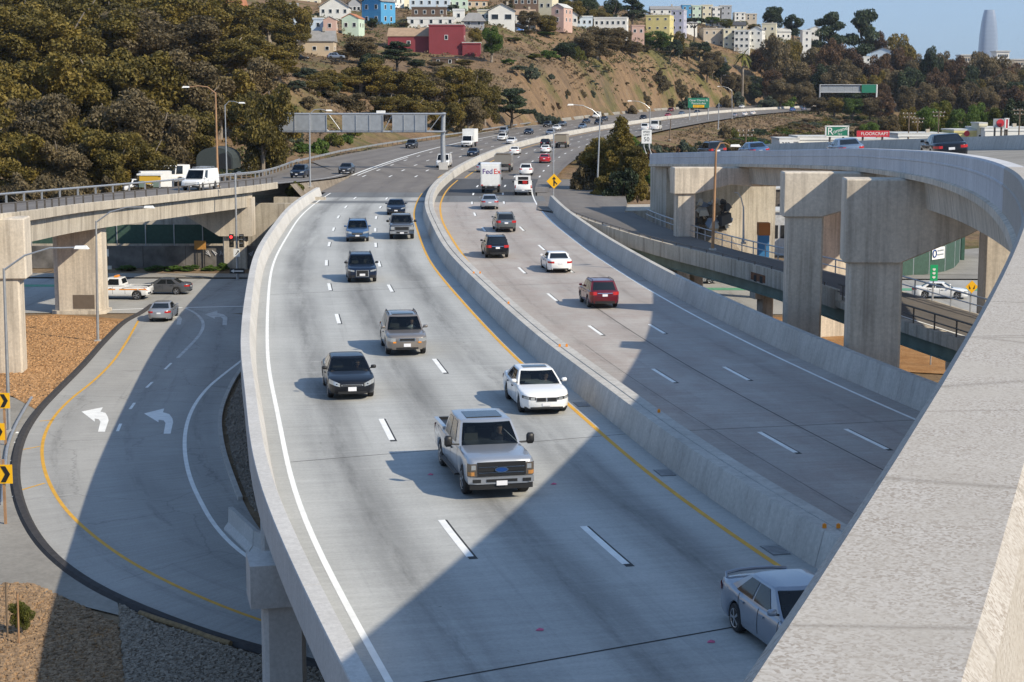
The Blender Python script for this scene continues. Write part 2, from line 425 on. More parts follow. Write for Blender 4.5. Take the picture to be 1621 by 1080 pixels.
M['pine'] = leafmat('dark_conifer_needles', (0.016, 0.024, 0.013), (0.034, 0.05, 0.024), (0.06, 0.082, 0.036), 0.15)
M['green'] = leafmat('fresh_green_leaves', (0.04, 0.075, 0.014), (0.08, 0.13, 0.024), (0.13, 0.19, 0.035))
M['yelgreen'] = leafmat('yellow_green_leaves', (0.05, 0.06, 0.012), (0.10, 0.11, 0.022), (0.17, 0.16, 0.03))
M['bluegreen'] = leafmat('grey_green_leaves', (0.04, 0.055, 0.038), (0.075, 0.095, 0.065), (0.12, 0.14, 0.095))
M['rusttree'] = leafmat('reddish_brown_leaves', (0.055, 0.034, 0.022), (0.11, 0.066, 0.038), (0.17, 0.10, 0.052))
M['gspray'] = leafmat('weed_leaves', (0.045, 0.085, 0.015), (0.08, 0.14, 0.025), (0.12, 0.19, 0.04))
# ------------------------------------------------------------------ lines of the place (metres; the freeway deck is z = 0)
LOW = -6.1
def zfar(Y): return max(0.0, Y - 200.0) * 0.0088
def znb(Y): return -1.2 * sstep(190, 110, Y) if False else -1.2 * (1 - sstep(110, 190, Y)) + zfar(Y)
MED = [(169, -8.4), (197, -9.3), (215, -9.2), (237, -8.5), (265, -6.9), (295, -4.5), (330, -0.9), (365, 4.0), (401, 10.2), (467, 23.6), (595, 54.2), (696, 83.5), (768, 112.0), (888, 172.0), (1010, 250.0), (1150, 350.0)]
MEDP = smooth_path(spline([Vector((x, y, zfar(y))) for y, x in MED], 4.0), 8)
SBY = [(8, 16.2), (20, 12.6), (28, 10.3), (34.5, 8.5), (40.85, 6.85), (46.66, 5.4), (52.33, 4.2), (60, 2.85), (64.4, 2.1), (74.5, 0.35), (96.5, -2.8), (119.5, -5.7), (145.5, -8.0), (169, -9.7), (196.6, -10.65), (215, -10.6), (237, -9.95)]
SBP = smooth_path(spline([Vector((x, y, zfar(y))) for y, x in SBY], 1.5), 6)
NRY = [(8, 30.0), (20, 26.6), (50, 19.8), (66.9, 16.25), (74.1, 14.85), (87.9, 12.5), (109.25, 9.6), (136.5, 6.4), (149, 5.1), (163, 3.8), (178.5, 2.9), (190, 2.55), (212, 2.45), (237, 3.3)]
NRP = smooth_path(spline([Vector((x, y, znb(y))) for y, x in NRY], 1.5), 6)
def med_at(Y):
    ys = [p.y for p in MEDP]; return interp(Y, ys, [p.x for p in MEDP])
def left_half(Y): return interp(Y, [190, 237, 278, 360, 400, 600, 1200], [13.5, 14.0, 27.0, 22.5, 20.5, 19.5, 19.5])
def right_half(Y): return interp(Y, [190, 237, 300, 400, 600, 1200], [13.0, 14.5, 15.5, 17.0, 18.0, 18.0])
def superel(Y): return interp(Y, [200, 380, 470, 600, 1200], [0.0, 0.025, 0.045, 0.07, 0.07])
FARP = [p for p in MEDP if p.y >= 205.0]
FL = []; FR = []
for p, n in zip(FARP, normals(FARP)):
    a = left_half(p.y); b = right_half(p.y); s = superel(p.y)
    FL.append(p + n * a + Vector((0, 0, a * s))); FR.append(p - n * b - Vector((0, 0, b * s * 0.25)))

# ------------------------------------------------------------------ terrain
ctrl = []
HOUSE_SPOTS = [(498, 92, 468), (366, 31, 480), (487, 53, 540), (522, 53, 535), (554, 53, 540), (529, 27, 590), (588, 41, 585), (647, 83, 520), (706, 85, 517), (746, 88, 516), (682, 43, 560), (679, 29, 600), (680, 15, 640), (724, 19, 650), (726, 37, 570), (750, 41, 560), (794, 39, 580), (832, 15, 640), (882, 39, 640), (863, 25, 660), (703, 105, 498), (966, 47, 690), (1010, 61, 730), (1041, 53, 800), (1072, 51, 830), (1054, 25, 900), (1130, 77, 880), (1155, 77, 876), (1174, 79, 872), (1196, 71, 880), (1217, 57, 905), (1277, 79, 900), (1291, 63, 960), (1397, 105, 890), (1374, 113, 880), (1135, 113, 815)]
for (px, py, Y) in [(-60, 320, 225), (0, 315, 230), (150, 300, 240), (290, 285, 255), (400, 262, 275), (-60, 150, 320), (0, 140, 325), (150, 135, 335), (300, 125, 345),
        (400, 120, 350), (-60, 30, 450), (0, 30, 450), (200, 25, 470), (380, 48, 470), (450, 122, 352), (470, 195, 318), (500, 238, 300),
        (560, 222, 345), (640, 214, 380), (520, 100, 440), (490, 90, 470), (600, 108, 450), (560, 62, 540), (600, 45, 600), (650, -5, 760), (680, 102, 480), (700, 84, 520),
        (760, 100, 505), (730, 190, 425), (830, 103, 505), (900, 108, 572), (950, 106, 632), (1000, 105, 690), (1060, 105, 752), (1110, 109, 800), (1180, 142, 830), (1230, 158, 850),
        (850, 62, 640), (900, 52, 700), (960, 62, 700), (1040, 62, 800), (1100, 40, 920), (1160, 78, 870), (1200, 44, 1000), (1260, 70, 950), (1320, 90, 950),
        (1420, 105, 970), (1520, 120, 1010), (1640, 132, 1020), (780, 20, 760), (520, 15, 700), (300, -30, 650), (1000, 32, 960)] + HOUSE_SPOTS:
    p = UY(px, py, Y); ctrl.append((p.x, p.y, p.z))
ctrl += [(-250, 300, 8), (-350, 600, 60), (-150, 900, 75), (0, 1000, 70), (0, 1300, 40), (-300, 1300, 50), (150, 1250, 40), (300, 1300, 20), (500, 1300, 12), (700, 1200, 8),
         (30, 260, -5.5), (60, 300, -6), (100, 390, -6), (200, 450, -6), (320, 520, -6), (62, 430, -2), (105, 540, -1), (150, 640, -1), (230, 760, 1), (330, 860, 5), (520, 980, 12), (700, 700, -4), (500, 520, -6), (700, 450, -6), (45, 200, -6), (100, 200, -6), (300, 200, -6),
         (-60, 190, -3), (-120, 200, -2), (-200, 190, -2), (-20, 192, -3)]
for p, n in list(zip(FARP, normals(FARP)))[::14]:
    for d, dz in ((30, -3.0), (50, -5.0), (85, -7.0)):
        q = p - n * d; ctrl.append((q.x, q.y, max(LOW, p.z + dz)))
CP = np.array(ctrl)
D = np.linalg.norm(CP[:, None, :2] - CP[None, :, :2], axis=2)
nC = len(CP); A = np.zeros((nC + 3, nC + 3)); A[:nC, :nC] = D + np.eye(nC) * 0.5
A[:nC, nC] = 1; A[:nC, nC + 1:] = CP[:, :2]; A[nC, :nC] = 1; A[nC + 1:, :nC] = CP[:, :2].T
W = np.linalg.solve(A, np.concatenate([CP[:, 2], [0, 0, 0]]))
MX = np.array([[p.x, p.y, p.z] for p in FARP]); NX = np.array([[n.x, n.y] for n in normals(FARP)])
def terrain_z(X, Y):
    X = np.atleast_1d(np.asarray(X, float)); Y = np.atleast_1d(np.asarray(Y, float))
    d = np.sqrt((X[:, None] - CP[None, :, 0]) ** 2 + (Y[:, None] - CP[None, :, 1]) ** 2)
    z = d @ W[:nC] + W[nC] + W[nC + 1] * X + W[nC + 2] * Y
    z = np.maximum(z, LOW - 0.5)
    z = z + 0.5 * np.sin(X * 0.13 + 1.3) * np.sin(Y * 0.11) * np.clip((z + 2) / 10, 0, 1) + 0.35 * np.sin(X * 0.41 + Y * 0.23) * np.clip((z + 2) / 10, 0, 1)
    dd = (X[:, None] - MX[None, :, 0]) ** 2 + (Y[:, None] - MX[None, :, 1]) ** 2
    k = np.argmin(dd, axis=1)
    lat = (X - MX[k, 0]) * NX[k, 0] + (Y - MX[k, 1]) * NX[k, 1]
    yy = MX[k, 1]
    lh = np.array([left_half(v) for v in yy]); rh = np.array([right_half(v) for v in yy]); se = np.array([superel(v) for v in yy])
    rz = MX[k, 2] + np.where(lat > 0, lat * se, lat * se * 0.25) - 0.55
    out = np.maximum(lat - lh - 0.5, -lat - rh - 0.5)
    wdt = np.where(lat > 0, 7.0, 11.0)
    t = np.clip(out / wdt, 0, 1); t = t * t * (3 - 2 * t)
    near = Y > 204
    z2 = rz * (1 - t) + z * t
    z = np.where(near, z2, z)
    # the ramp on the near side of the hill rests on the slope
    return z
def tz(x, y): return float(terrain_z([x], [y])[0])
xs = np.concatenate([np.arange(-430, -60, 10.0), np.arange(-60, 130, 4.0), np.arange(130, 760, 10.0)])
ys = np.concatenate([np.arange(196, 420, 3.5), np.arange(420, 840, 6.0), np.arange(840, 1330, 14.0)])
GX, GY = np.meshgrid(xs, ys)
GZ = np.concatenate([terrain_z(GX[i], GY[i]) for i in range(len(ys))])
GZ = GZ.reshape(GX.shape); G0 = GZ.copy()
for _ in range(3):
    Pz = np.pad(GZ, 1, mode='edge'); GZ = (Pz[1:-1, 1:-1] * 4 + Pz[:-2, 1:-1] + Pz[2:, 1:-1] + Pz[1:-1, :-2] + Pz[1:-1, 2:]) / 8
kk = np.argmin((GX.ravel()[:, None] - MX[None, :, 0]) ** 2 + (GY.ravel()[:, None] - MX[None, :, 1]) ** 2, axis=1)
lat_ = ((GX.ravel() - MX[kk, 0]) * NX[kk, 0] + (GY.ravel() - MX[kk, 1]) * NX[kk, 1]).reshape(GX.shape)
LH = np.array([left_half(v) for v in MX[:, 1]])[kk].reshape(GX.shape)
cor = (lat_ > -24) & (lat_ < LH + 1.5) & (GY > 204)
GZ = np.where(cor, np.minimum(GZ, G0), GZ).ravel()
mb = MB(); mb.v = list(zip(GX.ravel().tolist(), GY.ravel().tolist(), GZ.tolist())); nx = len(xs)
mb.f = [(j * nx + i, j * nx + i + 1, (j + 1) * nx + i + 1, (j + 1) * nx + i) for j in range(len(ys) - 1) for i in range(nx - 1)]
hm, nt, b = newmat('dry_hillside'); co = coords(nt)
n1 = noise(nt, co, 0.022, 6.0, 0.6); n2 = noise(nt, mapping(nt, co, (1, 1, 0.25)), 0.22, 7.0, 0.7); n3 = noise(nt, co, 1.4, 4.0, 0.8)
n4 = noise(nt, mapping(nt, co, (1, 1, 1), (40, 9, 0)), 0.045, 5.0, 0.65)
base = ramp(nt, n2.outputs[0], [(0.28, (0.12, 0.082, 0.052)), (0.45, (0.19, 0.126, 0.076)), (0.6, (0.24, 0.16, 0.092)), (0.75, (0.20, 0.155, 0.11))]).outputs[0]
grass = ramp(nt, n2.outputs[0], [(0.3, (0.055, 0.07, 0.018)), (0.55, (0.10, 0.105, 0.03)), (0.75, (0.17, 0.145, 0.05))]).outputs[0]
col = mix(nt, ramp(nt, n4.outputs[0], [(0.50, 0.0), (0.62, 0.75)]).outputs[0], base, grass)
col = mix(nt, ramp(nt, n1.outputs[0], [(0.5, 0.0), (0.66, 0.5)]).outputs[0], col, (0.10, 0.08, 0.06))
col = mix(nt, 1.0, col, ramp(nt, n3.outputs[0], [(0.25, 0.6), (0.75, 1.3)]).outputs[0], 'MULTIPLY')
nt.links.new(col, b.inputs['Base Color']); b.inputs['Roughness'].default_value = 0.95; b.inputs['Specular IOR Level'].default_value = 0.1
bump(nt, b, n2.outputs[0], 0.8, 1.2)
obj('hillside', mb.mesh('hillside', 60), hm, kind='structure', label='brown and grassy hillside behind the freeway', cat='hillside')
mb = MB(); mb.add([(-9000, -300, LOW - 0.05), (9000, -300, LOW - 0.05), (9000, 9000, LOW - 0.05), (-9000, 9000, LOW - 0.05)], [(0, 1, 2, 3)])
obj('ground', mb.mesh('ground'), M['dirt'], kind='structure', label='bare earth ground under the viaducts', cat='ground')

def flat(name, px, z, mat, label, cat, dz=0.0, world=False, parent=None):
    pts = [(p[0], p[1]) if world else tuple(U(p[0], p[1], z))[:2] for p in px]
    mb = MB(); mb.add([(x, y, z + dz) for x, y in pts], [tuple(range(len(pts)))])
    me = mb.mesh(name)
    if me.polygons[0].normal.z < 0: me.flip_normals()
    L = me.uv_layers.new(name='UVMap')
    for lp in me.loops:
        v = me.vertices[lp.vertex_index].co; L.data[lp.index].uv = (v.x, v.y)
    return obj(name, me, mat, kind='structure' if parent is None else None, label=label, cat=cat if parent is None else None, parent=parent)

# ------------------------------------------------------------------ freeway carriageways
SBL = offset(SBP, 11.0)                      # painted edge by the outer parapet
def sec(path, y0, y1): return [p for p in path if y0 <= p.y <= y1]
def lane_strip(name, path, dl, dr, y0, y1, mat, label, u0, nlat=6, dz=0.0):
    P = sec(path, y0, y1); A = offset(P, dl); B = offset(P, dr)
    return obj(name, strip(name, A, B, nlat, u0, P[0].y, dz), mat, kind='structure', label=label, cat='road')
ROAD_SB = lane_strip('southbound_road', SBP, 11.75, -1.0, 8, 187.2, M['conc_sb'], 'grey concrete southbound deck with three lanes', -0.75)
lane_strip('approach_slab', SBP, 11.75, -1.0, 185.8, 191.0, M['joint_dark'], 'dark patched approach slab across the southbound lanes', -0.75, dz=-0.004)
lane_strip('approach_slab', SBP, 11.75, -1.0, 189.5, 197.5, M['conc_sb'], 'pale approach slab where southbound concrete meets asphalt', -0.75, dz=-0.008)
lane_strip('approach_slab', SBP, 11.75, -1.0, 196.0, 206.5, M['joint_dark'], 'darker approach slab at the end of the southbound asphalt', -0.75, dz=-0.012)
ROAD_NB = lane_strip('northbound_road', NRP, 14.0, -1.2, 8, 188.5, M['conc_nb'], 'brownish concrete northbound deck with three lanes', -0.75 + 4.25)
lane_strip('approach_slab', NRP, 11.6, -1.2, 187.0, 199.5, M['joint_dark'], 'pale grey approach slab across the northbound lanes', 0.0, dz=-0.005)
lane_strip('northbound_asphalt', NRP, 11.9, -0.4, 198.0, 234, M['asph_dark'], 'fresh dark asphalt on the northbound lanes', 0.0, dz=-0.010)
lane_strip('southbound_asphalt', SBP, 13.0, -1.0, 205.0, 236, M['asph_far'], 'worn brown asphalt of the southbound lanes', -0.75, dz=-0.016)
FM = [p.copy() for p in FARP]
obj('freeway_southbound', strip('freeway_southbound', FL, FM, 8, -1.0, 205, -0.025), M['asph_far'], kind='structure', label='worn asphalt southbound freeway curving up to the hillside', cat='road')
obj('freeway_northbound', strip('freeway_northbound', FM, FR, 8, -1.6, 205, -0.025), M['asph_far'], kind='structure', label='worn asphalt northbound freeway curving away', cat='road')

def marks(parent, path, off, mat, y0, y1, width=0.15, dz=0.005, name='edge_line'):
    P = sec(path, y0, y1)
    if len(P) < 2: return
    A = offset(P, off + width / 2); B = offset(P, off - width / 2)
    return obj(name, strip(name, A, B, 1, 0, 0, dz), mat, parent=parent)
def dashes(parent, path, off, y0, y1, phase, period=15.2, length=3.9, width=0.2, dz=0.006, black=True, name='lane_dash', mat=None):
    P = offset(path, off); S = arclen(P); Ys = [p.y for p in P]
    s = interp(phase, Ys, S)
    while s - period > 0: s -= period
    while s < S[-1]:
        pts = [at_s(P, S, s - length / 2 + length * k / 3) for k in range(4)]
        if y0 <= pts[1].y <= y1:
            A = offset(pts, width / 2); B = offset(pts, -width / 2)
            d = obj(name, strip(name, A, B, 1, 0, 0, dz), mat or M['white_paint'], parent=parent)
            if black:
                q = [at_s(P, S, s - length / 2 - 0.25 + (length + 0.25) * k / 3) for k in range(4)]
                obj('black_edge_stripe', strip('black_edge_stripe', offset(q, width / 2 - 0.03), offset(q, -width / 2 - 0.06), 1, 0, 0, dz - 0.003), M['black_paint'], parent=parent)  # black road paint showing along one edge and one end of the dash
        s += period
marks(ROAD_SB, SBP, 11.0, M['white_paint'], 8, 205, 0.16, name='white_edge_line')
marks(ROAD_SB, SBP, 0.0, M['yellow_paint'], 8, 205, 0.16, name='yellow_edge_line')
dashes(ROAD_SB, SBP, 7.32, 10, 205, 44.3)
dashes(ROAD_SB, SBP, 3.66, 10, 205, 43.6)
marks(ROAD_NB, NRP, 0.0, M['white_paint'], 8, 215, 0.15, name='white_edge_line')
marks(ROAD_NB, NRP, 10.4, M['yellow_paint'], 60, 232, 0.18, name='yellow_edge_line')
dashes(ROAD_NB, NRP, 3.5, 10, 232, 63.4, 15.6)
dashes(ROAD_NB, NRP, 7.0, 10, 232, 62.8, 15.6)
# joints sawn or sealed across the decks
def joint(parent, path, dl, dr, Y, skew, w=0.05, dz=0.004):
    P = offset(path, 0); S = arclen(P); s = interp(Y, [p.y for p in P], S)
    a = at_s(offset(path, dl), arclen(offset(path, dl)), s + skew); b_ = at_s(offset(path, dr), arclen(offset(path, dr)), s - skew)
    pts = [a.lerp(b_, k / 6) for k in range(7)]
    obj('deck_joint', strip('deck_joint', offset(pts, w), offset(pts, -w), 1, 0, 0, dz), M['crack'], parent=parent)
joint(ROAD_SB, SBP, 10.9, -0.8, 37.0, -1.2, 0.035)
joint(ROAD_SB, SBP, 10.9, -0.8, 57.5, -0.6, 0.02)
joint(ROAD_SB, SBP, 10.9, -0.8, 104.0, -0.6, 0.03)
joint(ROAD_NB, NRP, 13.4, -0.9, 67.5, 0.4, 0.025); joint(ROAD_NB, NRP, 13.4, -0.9, 118.0, 0.0, 0.03)
marks(ROAD_NB, NRP, 5.1, M['crack'], 20, 112, 0.05, 0.003, 'longitudinal_joint')
marks(ROAD_NB, NRP, 8.6, M['crack'], 20, 90, 0.022, 0.003, 'longitudinal_joint')
# far markings
ROAD_SF = bpy.data.objects['freeway_southbound']; ROAD_NF = bpy.data.objects['freeway_northbound']
def slope_off(d):
    out = []
    for p, n in zip(FARP, normals(FARP)):
        s = superel(p.y); out.append(p + n * d + Vector((0, 0, d * s if d > 0 else d * s * 0.25)))
    return out
for d in (5.1, 8.7, 12.4):
    dashes(ROAD_SF, slope_off(d), 0, 236, 640, 240, 15.2, 3.8, 0.22, 0.0, False)
for d in (-5.1, -8.7, -12.2):
    dashes(ROAD_NF, slope_off(d), 0, 236, 600, 240, 15.2, 3.8, 0.22, 0.0, False)
for d, y0, y1 in ((1.75, 236, 900),): marks(ROAD_SF, slope_off(d), 0, M['yellow_paint'], y0, y1, 0.2, 0.0, 'yellow_edge_line')
marks(ROAD_NF, slope_off(-2.0), 0, M['yellow_paint'], 236, 800, 0.22, 0.0, 'yellow_edge_line')
marks(ROAD_SF, slope_off(14.3), 0, M['white_paint'], 238, 420, 0.35, 0.0, 'white_gore_line')
marks(ROAD_SF, slope_off(13.5), 0, M['white_paint'], 238, 300, 0.22, 0.0, 'white_gore_line')
marks(ROAD_SF, [p for p in slope_off(0)], 18.7, M['white_paint'], 380, 900, 0.22, 0.9, 'white_edge_line')

# ------------------------------------------------------------------ streets below
kerb_px = [(240, 484), (222, 497), (200, 508), (165, 541), (130, 580), (92, 618), (60, 652), (36, 690), (25, 730), (26, 775), (46, 832), (82, 880), (130, 918), (190, 951), (260, 980), (340, 1010), (450, 1040), (600, 1078)]
KP = smooth_path(spline([U(x, y, LOW) for x, y in kerb_px], 1.0), 4)
right_px = [(404, 500), (402, 530), (399, 562), (372, 606), (357, 640), (351, 668), (358, 719), (372, 760), (388, 800), (420, 850), (470, 900), (560, 950), (700, 990)]
RPp = smooth_path(spline([U(x, y, LOW) for x, y in right_px], 1.0), 4)
nS = 80
LOWROAD = obj('lower_road', strip('lower_road', resample(KP, nS), resample(RPp, nS), 8, 0.0, 0.0, 0.004), M['asph_low'], kind='structure', label='curving grey asphalt street below the viaduct', cat='road')
mb = MB()
STREET = flat('cross_street', [(-160, 141.0), (140, 137.0), (140, 163), (-160, 168)], LOW, M['asph_low'], 'asphalt street crossing under the bridges', 'road', 0.0, True)
flat('sidewalk', [(-160, 168), (140, 163), (140, 166.5), (-160, 172)], LOW, M['conc_gore'], 'concrete sidewalk along the crossing street', 'sidewalk', 0.12, True)
flat('mulch_bed', [(kx - 2, ky - 2) for kx, ky in kerb_px[2:7]] + [(20, 628), (-60, 632), (-60, 505), (90, 498)], LOW, M['mulch'], 'orange brown bark mulch between the kerb and bridge columns', 'mulch', 0.03)
flat('gore_paving', [(60, 640), (36, 684), (22, 730), (22, 775), (42, 835), (80, 886), (130, 922), (186, 955), (190, 975), (130, 960), (100, 945), (-80, 925), (-120, 640), (10, 627)], LOW, M['conc_gore'], 'stained paved strip outside the black kerb', 'paving', 0.015)
flat('mulch_bed', [(-80, 925), (50, 925), (120, 955), (186, 990), (200, 1090), (-80, 1090)], LOW, M['mulch'], 'bark mulch patch with stakes beside the gravel', 'mulch', 0.012)
flat('gravel_bed', [(188, 955), (240, 985), (300, 1003), (380, 1030), (460, 1050), (620, 1090), (520, 1200), (200, 1200)], LOW, M['gravel'], 'grey crushed rock beside the black kerb', 'gravel', 0.022)
gr = [(404, 552), (378, 606), (364, 640), (358, 668), (366, 719), (380, 760), (396, 800), (440, 842)]
flat('gravel_bed', gr + [(520, 880), (520, 700), (470, 560)], LOW, M['gravel'], 'grey crushed rock strip under the viaduct edge', 'gravel', 0.02)
def low_line(px, mat, w, name, parent=LOWROAD, dz=0.010, step=1.0):
    P = smooth_path(spline([U(x, y, LOW) for x, y in px], step), 2)
    return obj(name, strip(name, offset(P, w / 2), offset(P, -w / 2), 1, 0, 0, dz), mat, parent=parent)
low_line([(219, 508), (198, 545), (175, 577), (145, 606), (112, 632), (85, 661), (69, 694), (67, 727), (78, 765), (105, 808), (150, 850), (210, 892), (300, 938), (380, 971), (470, 1000), (560, 1022)], M['yellow_paint'], 0.17, 'yellow_edge_line')
low_line([(401, 540), (392, 562), (360, 588), (330, 613), (306, 645), (294, 680), (293, 720), (302, 760), (318, 795), (340, 832), (378, 872), (426, 903), (490, 930)], M['white_paint'], 0.2, 'white_edge_line')
low_line([(291, 487), (305, 493), (318, 504), (322, 515), (316, 530), (300, 548), (281, 567)], M['worn_paint'], 0.24, 'white_lane_line')
for a, b_ in (((271, 575), (261, 585)), ((241, 605), (232, 614)), ((213, 638), (206, 648)), ((191, 671), (186, 683))):
    low_line([a, ((a[0] + b_[0]) / 2, (a[1] + b_[1]) / 2), b_], M['white_paint'], 0.17, 'lane_dash')
for a, b_ in (((63, 667), (86, 665)), ((36, 712), (63, 707)), ((34, 776), (71, 765))):
    low_line([a, ((a[0] + b_[0]) / 2, (a[1] + b_[1]) / 2), b_], M['yellow_paint'], 0.14, 'yellow_bar')
low_line([(160, 491.5), (220, 489), (300, 487), (393, 485)], M['white_paint'], 0.32, 'stop_line', STREET)
low_line([(393, 485), (398, 492), (401, 498)], M['worn_paint'], 0.2, 'white_edge_line', STREET)
def arrow(px, mat, name='turn_arrow'):
    pts = [U(x, y, LOW) for x, y in px]
    m_ = MB(); m_.add([(p.x, p.y, LOW + 0.012) for p in pts], [tuple(range(len(pts)))])
    me = m_.mesh(name)
    if me.polygons[0].normal.z < 0: me.flip_normals()
    obj(name, me, mat, parent=LOWROAD)
arrow([(129, 652), (163, 645), (159, 652), (167, 654), (171, 661), (172, 666), (166, 684), (155, 684), (159, 668), (156, 664), (150, 663), (150, 668)], M['white_paint'])
arrow([(228, 655), (260, 647), (258, 653), (268, 656), (273, 663), (274, 669), (270, 687), (259, 687), (262, 670), (259, 666), (251, 665), (251, 669)], M['white_paint'])
arrow([(324, 498), (344, 492), (344, 496), (354, 498), (360, 503), (359, 515), (352, 515), (353, 505), (349, 502), (340, 502), (340, 505)], M['worn_paint'])
arrow([(274, 499), (284, 500), (288, 505), (286, 514), (279, 514), (281, 507), (278, 504), (273, 504)], M['worn_paint'])
# the raised black asphalt dike
P_ = [p for p in KP]
me = fix_normals(sweep('asphalt_dike', [(-0.28, 0), (-0.16, 0.14), (0.10, 0.15), (0.24, 0.0)], P_, True, 40))
obj('asphalt_dike', me, M['dike'], label='black asphalt kerb curving round the outside of the lower street', cat='kerb')
me = fix_normals(sweep('concrete_kerb', [(-0.12, -0.05), (-0.12, 0.16), (0.10, 0.16), (0.10, -0.05)], offset([p for p in RPp if p.y > 73], -0.1), True, 40))
obj('concrete_kerb', me, M['conc_mid'], label='pale concrete kerb along the gravel under the viaduct', cat='kerb')
# right-hand ground under the ramps
flat('mulch_bed', [(18, 112), (60, 96), (70, 134.5), (14, 137.0)], LOW, M['mulch'], 'orange mulch ground under the ramp bridge', 'mulch', 0.02, True)
flat('yard_paving', [(30, 170), (160, 165), (160, 330), (40, 330)], LOW, M['conc_gore'], 'paved lot beyond the ramp bridge', 'paving', 0.02, True)
m_ = plain('green_bike_lane', (0.10, 0.30, 0.18), 0.8, var=0.2)
flat('bike_lane', [(-120, 160.0), (-36.5, 158.6), (-36.5, 160.4), (-120, 162)], LOW, m_, None, None, 0.012, True, parent=STREET)
flat('bike_lane', [(12, 156.0), (60, 155), (60, 157), (12, 158)], LOW, m_, None, None, 0.012, True, parent=STREET)
# ------------------------------------------------------------------ parapets in panels
def panels(root, prof, path, length, name, mat, gap=0.02, smooth=30, topmat=None):
    S = arclen(path); s = 0.0; k = 0
    while s < S[-1] - 0.5:
        e = min(s + length, S[-1])
        n = max(2, int((e - s) / 1.5) + 1)
        pts = [at_s(path, S, s + gap / 2 + (e - s - gap) * i / (n - 1)) for i in range(n)]
        N = []
        # common end directions keep neighbouring panels in line
        for i in range(n):
            q = s + (e - s) * i / (n - 1)
            t = at_s(path, S, min(q + 0.6, S[-1])) - at_s(path, S, max(q - 0.6, 0)); t.z = 0; t.normalize(); N.append(Vector((-t.y, t.x, 0)))
        m_ = MB(); m = len(prof)
        vs = [(p.x + nn.x * a, p.y + nn.y * a, p.z + z) for p, nn in zip(pts, N) for (a, z) in prof]
        fs = []
        for i in range(n - 1):
            for j in range(m):
                fs.append((i * m + j, (i + 1) * m + j, (i + 1) * m + (j + 1) % m, i * m + (j + 1) % m))
        fs.append(tuple(range(m))); fs.append(tuple((n - 1) * m + j for j in range(m))[::-1])
        m_.add(vs, fs)
        obj(name, fix_normals(m_.mesh(name, smooth)), mat, parent=root)
        s = e; k += 1
# outer parapet of the southbound deck
PO = offset(SBP, 11.0)
root = thing('viaduct_parapet', 'pale concrete parapet along the outer edge of the southbound deck', 'parapet')
panels(root, [(0.52, 0.0), (0.58, 0.25), (0.78, 0.92), (0.80, 0.96), (1.18, 0.96), (1.2, 0.93), (1.2, -0.12), (0.52, -0.12)], sec(PO, 8, 200), 9.5, 'parapet_panel', M['conc_new'])
# median barrier, two rows back to back on one base
root = thing('median_barrier', 'long grey concrete median barrier between the two carriageways', 'barrier')
MB_PATH = sec(SBP, 8, 236)
panels(root, [(-0.82, 0.0), (-0.88, 0.25), (-1.04, 0.9), (-1.07, 0.94), (-1.40, 0.94), (-1.43, 0.90), (-1.43, -1.3), (-0.82, -0.2)], MB_PATH, 11.5, 'barrier_panel', M['conc_mid'])
panels(root, [(-1.455, 0.90), (-1.48, 0.93), (-1.86, 0.93), (-1.89, 0.90), (-2.0, -1.35), (-1.455, -1.3)], MB_PATH, 11.5, 'barrier_panel', M['conc_mid'])
mp = [p for p in slope_off(0) if p.y > 234]
panels(root, [(0.55, 0.0), (0.30, 0.95), (-0.30, 0.95), (-0.55, 0.0), (-0.55, -0.6), (0.55, -0.6)], mp, 24.0, 'barrier_panel', M['conc_mid'])
# drains at the foot of the median
for i, (x, y) in enumerate(((1066, 748), (1205, 862), (925, 645))):
    p = U(x, y, 0.0); k = min(range(len(SBP)), key=lambda q: (SBP[q] - p).length); n_ = normals(SBP)[k]
    c = SBP[k] - n_ * 0.5; a = math.atan2(n_.x, -n_.y) if False else math.atan2((SBP[k + 1] - SBP[k]).y, (SBP[k + 1] - SBP[k]).x)
    g = thing('drain_grate', ['dark drain grate beside the yellow line halfway down the median', 'dark drain grate nearest the silver sedan at the median foot', 'dark drain grate behind the white sedan at the median foot'][i], 'drain', (c.x, c.y, 0.004), a)
    f_ = MB()
    f_.box((0, 0, 0.003), (0.95, 0.5, 0.006)); obj('frame', f_.mesh('frame'), M['joint_dark'], g)
    for j in range(7):
        s_ = MB(); s_.box((-0.36 + j * 0.12, 0, 0.014), (0.05, 0.44, 0.012)); obj('bar', s_.mesh('bar'), M['steel'], g)
# amber reflectors on the median
def reflector(x, y, z, lab):
    p = U(x, y, z); m_ = MB(); m_.box((0, 0, 0.05), (0.10, 0.05, 0.10)); m_.add([(-.05, -.03, 0.1), (.05, -.03, .1), (.05, .03, .1), (-.05, .03, .1), (0, 0, .13)], [(0, 1, 4), (1, 2, 4), (2, 3, 4), (3, 0, 4)])
    obj('amber_reflector', m_.mesh('r'), M['amber'], label=lab, cat='reflector', loc=(p.x, p.y, z), group='reflectors on the median barrier')
for i, (x, y) in enumerate(((1043, 653), (1305, 836), (1327, 836), (886, 549), (897, 549), (805, 481), (750, 433), (760, 433))):
    reflector(x, y, 0.94, ['amber reflector on the median opposite the drain grates', 'amber reflector on the median top above the silver sedan, inner of a pair', 'amber reflector on the median top above the silver sedan, outer of a pair',
        'amber reflector on the median behind the white sedan, first of a pair', 'amber reflector on the median behind the white sedan, second of a pair', 'single amber reflector on the median beside the maroon vehicle',
        'amber reflector on the median below the black utility vehicle, first of a pair', 'amber reflector on the median below the black utility vehicle, second of a pair'][i])
